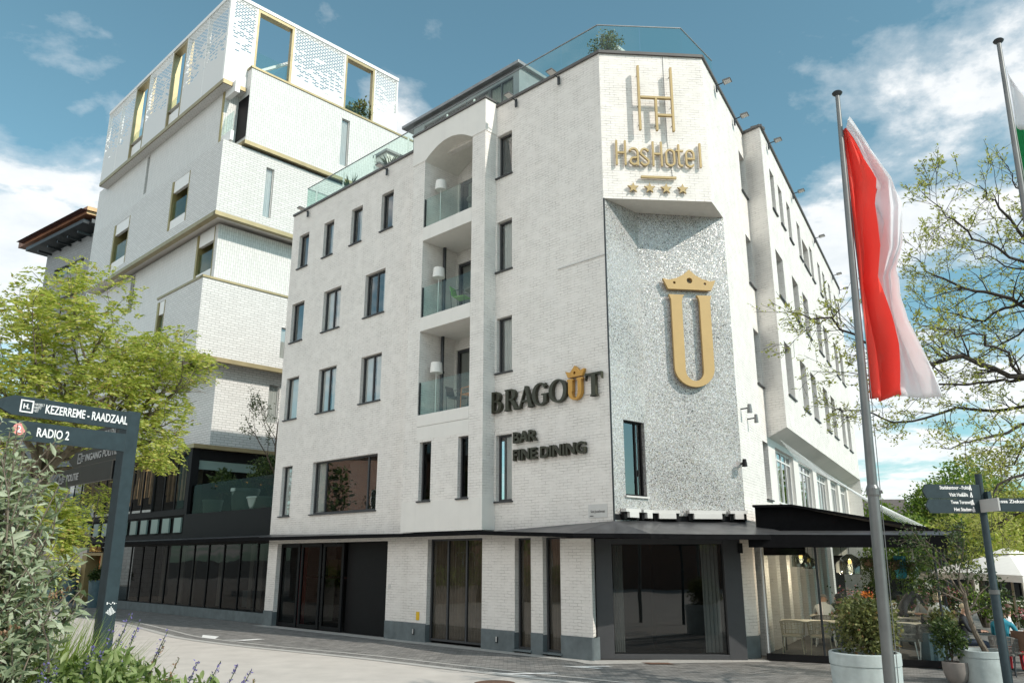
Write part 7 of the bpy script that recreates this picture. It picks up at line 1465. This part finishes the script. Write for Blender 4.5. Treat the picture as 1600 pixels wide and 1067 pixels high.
# ------------------------------------------------------------------ raised bed in the foreground
bed = MB(); bed.poly([(-9, 3.0, .98), (-9, 8.6, .98), (-4.2, 8.2, .98), (-1.6, 6.2, .98), (-.7, 4.6, .98), (-.2, 2.6, .98), (-2, 1.8, .98)]); o = bed.build('planting_soil', 'soil'); o['kind'] = 'structure'
bw = thing('planter_wall', 'low concrete edge of the raised flower bed in the foreground', 'wall', (-2, 6.5, 0)); mb = MB(); pb = [(-9, 8.6), (-4.2, 8.2), (-1.6, 6.2), (-.7, 4.6), (-.2, 2.6), (-2, 1.8)]
coping(mb, pb, 0, 1.02, .0, .14); mb.build('wall', 'concrete_road', bw)
# grey leaved shrub
bud = thing('butterfly_bush', 'large grey green leaved bush at the left edge in front of the finger post', 'shrub', (-3.3, 4.4, .98)); r5_ = random.Random(12); mb = MB(); P_, D_, S_ = [], [], []; tips = []
for k in range(540):
    b0 = Vector((-2.95 + r5_.gauss(0, .22), 4.35 + r5_.gauss(0, .2), 1.0)); tx = r5_.uniform(-3.35, -2.36); ty = r5_.uniform(4.0, 4.75); hmax = 3.15 - 2.6 * max(0, tx + 2.68) - .2 * max(0, -3.0 - tx); tz = hmax - (hmax - 1.3) * r5_.random() ** 1.25; e = Vector((tx, ty, tz)); pts = [b0.lerp(e, i / 7) + Vector((0, 0, .18 * math.sin(math.pi * i / 7))) + Vector((r5_.gauss(0, .02), r5_.gauss(0, .02), 0)) for i in range(8)]
    mb.tube(pts, [.010, .009, .008, .007, .006, .005, .004, .003], 5, caps=False); tips.append((pts[-1], (pts[-1] - pts[-2]).normalized()))
    for i in range(2, 8):
        t = (pts[i] - pts[i - 1]).normalized(); a = t.orthogonal().normalized(); a.rotate(Matrix.Rotation(r5_.uniform(0, 6.28), 3, t))
        for m_ in range(2 if i < 7 else 5):
            for sg in (-1, 1):
                v = (a * sg + t * .55 + Vector((r5_.gauss(0, .25), r5_.gauss(0, .25), r5_.gauss(0, .25)))).normalized(); P_.append(tuple(pts[i] - t * .06 * m_)); D_.append(tuple(v)); S_.append(r5_.uniform(.055, .115) * (.75 if i == 7 else 1))
            a.rotate(Matrix.Rotation(1.57, 3, t))
mb.build('stem', 'bark_tan', bud); S_ = np.array(S_); leaves('foliage', 'leaf_grey', P_, D_, S_, S_ * .27, bud, 'fold', .25); print('bush leaves', len(P_))
mb_p, mb_d = [], []
for p, d in ([(Vector((-2.62, 4.15, 1.98)), Vector((.9, -.1, .45))), (Vector((-2.68, 4.1, 1.83)), Vector((.95, 0, .12)))] + r5_.sample(tips, 5)):
    d = d.normalized()
    for i in range(70): f = r5_.random(); q = p + d * .24 * f + Vector((r5_.gauss(0, .012), r5_.gauss(0, .012), r5_.gauss(0, .012))) * (1.3 - f); mb_p.append(tuple(q)); mb_d.append((r5_.gauss(0, 1), r5_.gauss(0, 1), r5_.gauss(0, 1)))
leaves('dry_blossom', 'flower_dry', mb_p, mb_d, .018, .014, bud)
# fountain of grass
gt = thing('grass_tuft', 'bright fountain of long grass between the grey bush and the post', 'grass', (-2.75, 5.0, .98)); r6 = np.random.default_rng(8); n = 4200; a = r6.uniform(0, 6.28, n); rr_ = .24 * np.sqrt(r6.uniform(0, 1, n)); P_ = np.stack([-2.98 + rr_ * np.cos(a), 4.95 + rr_ * np.sin(a), np.full(n, .98)], 1); D_ = np.stack([np.cos(a) * r6.uniform(.1, .75, n), np.sin(a) * r6.uniform(.1, .75, n), np.ones(n)], 1); leaves('blade', 'leaf_grass', P_, D_, r6.uniform(.65, 1.18, n), .011, gt, 'fold', .22)
# ground cover and sage with purple spikes
def clump(n, cx, cy, sx_, sy_, h, ls, mat, seed, obj=None, name='foliage'):
    g = np.random.default_rng(seed); P_ = np.stack([g.normal(cx, sx_, n), g.normal(cy, sy_, n), np.zeros(n)], 1); hh = h * np.exp(-(((P_[:, 0] - cx) / sx_ / 1.9) ** 2 + ((P_[:, 1] - cy) / sy_ / 1.9) ** 2)); P_[:, 2] = .98 + hh * g.uniform(.15, 1.05, n) ** .6; return leaves(name, mat, P_, g.normal(size=(n, 3)) + np.array([0, 0, .5]), g.uniform(.7, 1.4, n) * ls, g.uniform(.28, .5, n) * ls, obj, 'fold', .2)
o = clump(9000, -2.2, 4.6, .40, .45, .92, .06, 'leaf_sage', 101, name='ground_cover'); tag(o, 'dense green leaves of the flower bed along the bottom left', 'ground cover', kind='stuff')
o = clump(3000, -2.6, 4.0, .4, .25, .75, .06, 'leaf_grey', 102, name='ground_cover'); tag(o, 'dense grey green leaves at the foot of the grey bush', 'ground cover', kind='stuff')
o = clump(2200, -1.62, 4.5, .20, .35, .80, .055, 'leaf_sage', 103, name='ground_cover'); tag(o, 'loose green leaves at the right end of the flower bed', 'ground cover', kind='stuff')
def sage_spike(label, base, tip, seed, bloom=True):
    t = thing('sage_spike', label, 'flower', base, 0, 'purple sage spikes in the flower bed'); g = random.Random(seed); b0, e = Vector(base), Vector(tip); c_ = (b0 + e) / 2 + Vector((0, 0, .12)); pts = [b0.lerp(c_, i / 6).lerp(c_.lerp(e, i / 6), i / 6) for i in range(7)]; m_ = MB(); m_.tube(pts, [.005, .005, .0045, .004, .0035, .003, .002], 5, caps=False); m_.build('stem', 'stem_green', t)
    P_, D_ = [], []
    for i in range(70): f = g.uniform(.6, 1); k = min(int(f * 6), 5); q = pts[k].lerp(pts[k + 1], f * 6 - k); q = q + Vector((g.gauss(0, .009), g.gauss(0, .009), g.gauss(0, .009))) * (1.6 - f); P_.append(tuple(q)); D_.append((g.gauss(0, 1), g.gauss(0, 1), g.gauss(0, 1) + .3))
    leaves('blossom', 'flower_purple' if bloom else 'flower_dry', P_, D_, .017, .010, t)
    P_, D_ = [], []
    for i in range(12): f = g.uniform(.1, .5); k = min(int(f * 6), 5); P_.append(tuple(pts[k].lerp(pts[k + 1], f * 6 - k))); D_.append((g.gauss(0, 1), g.gauss(0, 1), g.gauss(0, .4)))
    leaves('leaf', 'leaf_sage', P_, D_, .08, .025, t, 'fold', .2)
def at(x, y, d): q = px(x, y, d); return (q.x, q.y, q.z)
SPK = [((158, 1030), (205, 958), 5.0, 1, 'tallest purple sage spike right of the dark post'), ((185, 1040), (218, 972), 5.0, 1, 'second purple sage spike just right of the post'), ((210, 1040), (262, 986), 4.9, 1, 'purple sage spike leaning right over the pavement'), ((130, 1030), (176, 982), 4.6, 1, 'thick purple sage spike crossing the foot of the post'), ((100, 1050), (150, 1010), 4.5, 1, 'purple sage spike left of the post foot'), ((35, 1060), (90, 1036), 4.3, 1, 'low purple sage spike near the left corner'), ((50, 1066), (75, 1030), 4.4, 1, 'upright purple sage spike near the left corner'), ((215, 1050), (258, 1000), 4.9, 0, 'dry sage spike beside the purple ones'), ((240, 1060), (280, 1028), 4.7, 0, 'low dry sage spike over the road edge'),
       ((300, 1085), (345, 1032), 4.7, 1, 'dark purple sage spike right of the bed'), ((330, 1085), (372, 1038), 4.6, 1, 'slim purple sage spike over the sunlit road'), ((345, 1095), (392, 1048), 4.6, 1, 'rightmost arching sage spike over the road'), ((280, 1075), (310, 1032), 4.7, 1, 'arching sage spike left of the dark purple one'), ((370, 1095), (398, 1060), 4.5, 0, 'short dry sage spike at the bottom edge')]
for i, (a, b, d, bl_, lab) in enumerate(SPK):
    p0 = at(a[0], a[1], d); sage_spike(lab, (p0[0] - .16, p0[1], 1.0), at(b[0], b[1], d - .1), 200 + i, bool(bl_))

# ------------------------------------------------------------------ the rest of the street, beside and behind the viewer
def street_house(label, o, d, ln, h, mat, roof, rows):
    t = thing('street_house', label, 'house', (o[0], o[1], 0)); pl = Plane(o, d); hs_ = [(u, u + 1.3, z, z + 1.9) for z in rows for u in [1.2 + 2.6 * i for i in range(int((ln - 2) / 2.6))]]
    m_ = MB(); pl.wall(m_, 0, ln, 0, h, hs_, 0, .2); 
    for u in (0, ln): m_.quad(pl.P(u, 0), pl.P(u, 0, -9), pl.P(u, h, -9), pl.P(u, h))
    pl.quad(m_, 0, ln, 0, h, -9); m_.build('wall', mat, t); m_ = MB(); pl.box(m_, -.3, ln + .3, h + .002, h + .3, -9.2, .3); m_.build('roof', roof, t)
    for a, b, c, d_ in hs_: window(t, pl, a, b, c, d_, 0, .12, (.5,), (), .07, 'white_metal', 'pane_dark', True, None, sillm='kerb_stone')
    return t
street_house('long red brick house across the street at the left, outside the picture', (-34, 6), (.28, .96), 30, 8.5, 'red_brick', 'house_roof', (1.0, 4.6))
street_house('red brick house behind the viewer', (26, -30), (-1, .04), 52, 11, 'red_brick', 'house_roof', (4.4, 7.8))
street_house('grey house closing the street at the far left', tuple(L.P(44.5, 0, -1.5)[:2]), tuple(L.P(44.5, 0, -1.5)[i] * -1 + L.P(90, 0, 3)[i] for i in (0, 1)), 40, 11, 'grey_brick', 'house_roof', (1.0, 4.4, 7.8))
g_ = np.random.default_rng(303); n = 9000; f = g_.uniform(0, 1, n); P_ = np.stack([-30.5 + 7.5 * f + g_.normal(size=n) * .5, 5 + 28 * f, .9 + g_.uniform(0, 1, n) * 1.1], 1); t = thing('hedge', 'clipped green hedge along the brick house at the left, outside the picture', 'hedge', (-28, 18, 0)); leaves('foliage', 'leaf_green', P_, g_.normal(size=(n, 3)), .22, .12, t)
m_ = MB(); m_.hexa([(-31.2, 5, 0), (-30.0, 5, 0), (-22.6, 33, 0), (-23.8, 33, 0), (-31.2, 5, .95), (-30.0, 5, .95), (-22.6, 33, .95), (-23.8, 33, .95)]); m_.build('bed_wall', 'pot_taupe', t)
bushy('street_tree', 'dark street tree at the left before the brick house, outside the picture', 'tree', (-21, 16, 4.6), 2.8, 2.8, 2.8, 4000, .3, 'leaf_green', 304)

bushy('street_tree', 'broad street tree before the brick house, nearest the hedge, outside the picture', 'tree', (-24.5, 24, 5.2), 3.2, 3.2, 3.4, 4500, .3, 'leaf_green', 305)
bushy('street_tree', 'tall street tree beside the grey house, outside the picture', 'tree', (-27, 33, 6.5), 3.4, 3.4, 4.2, 4500, .3, 'leaf_dark', 306)
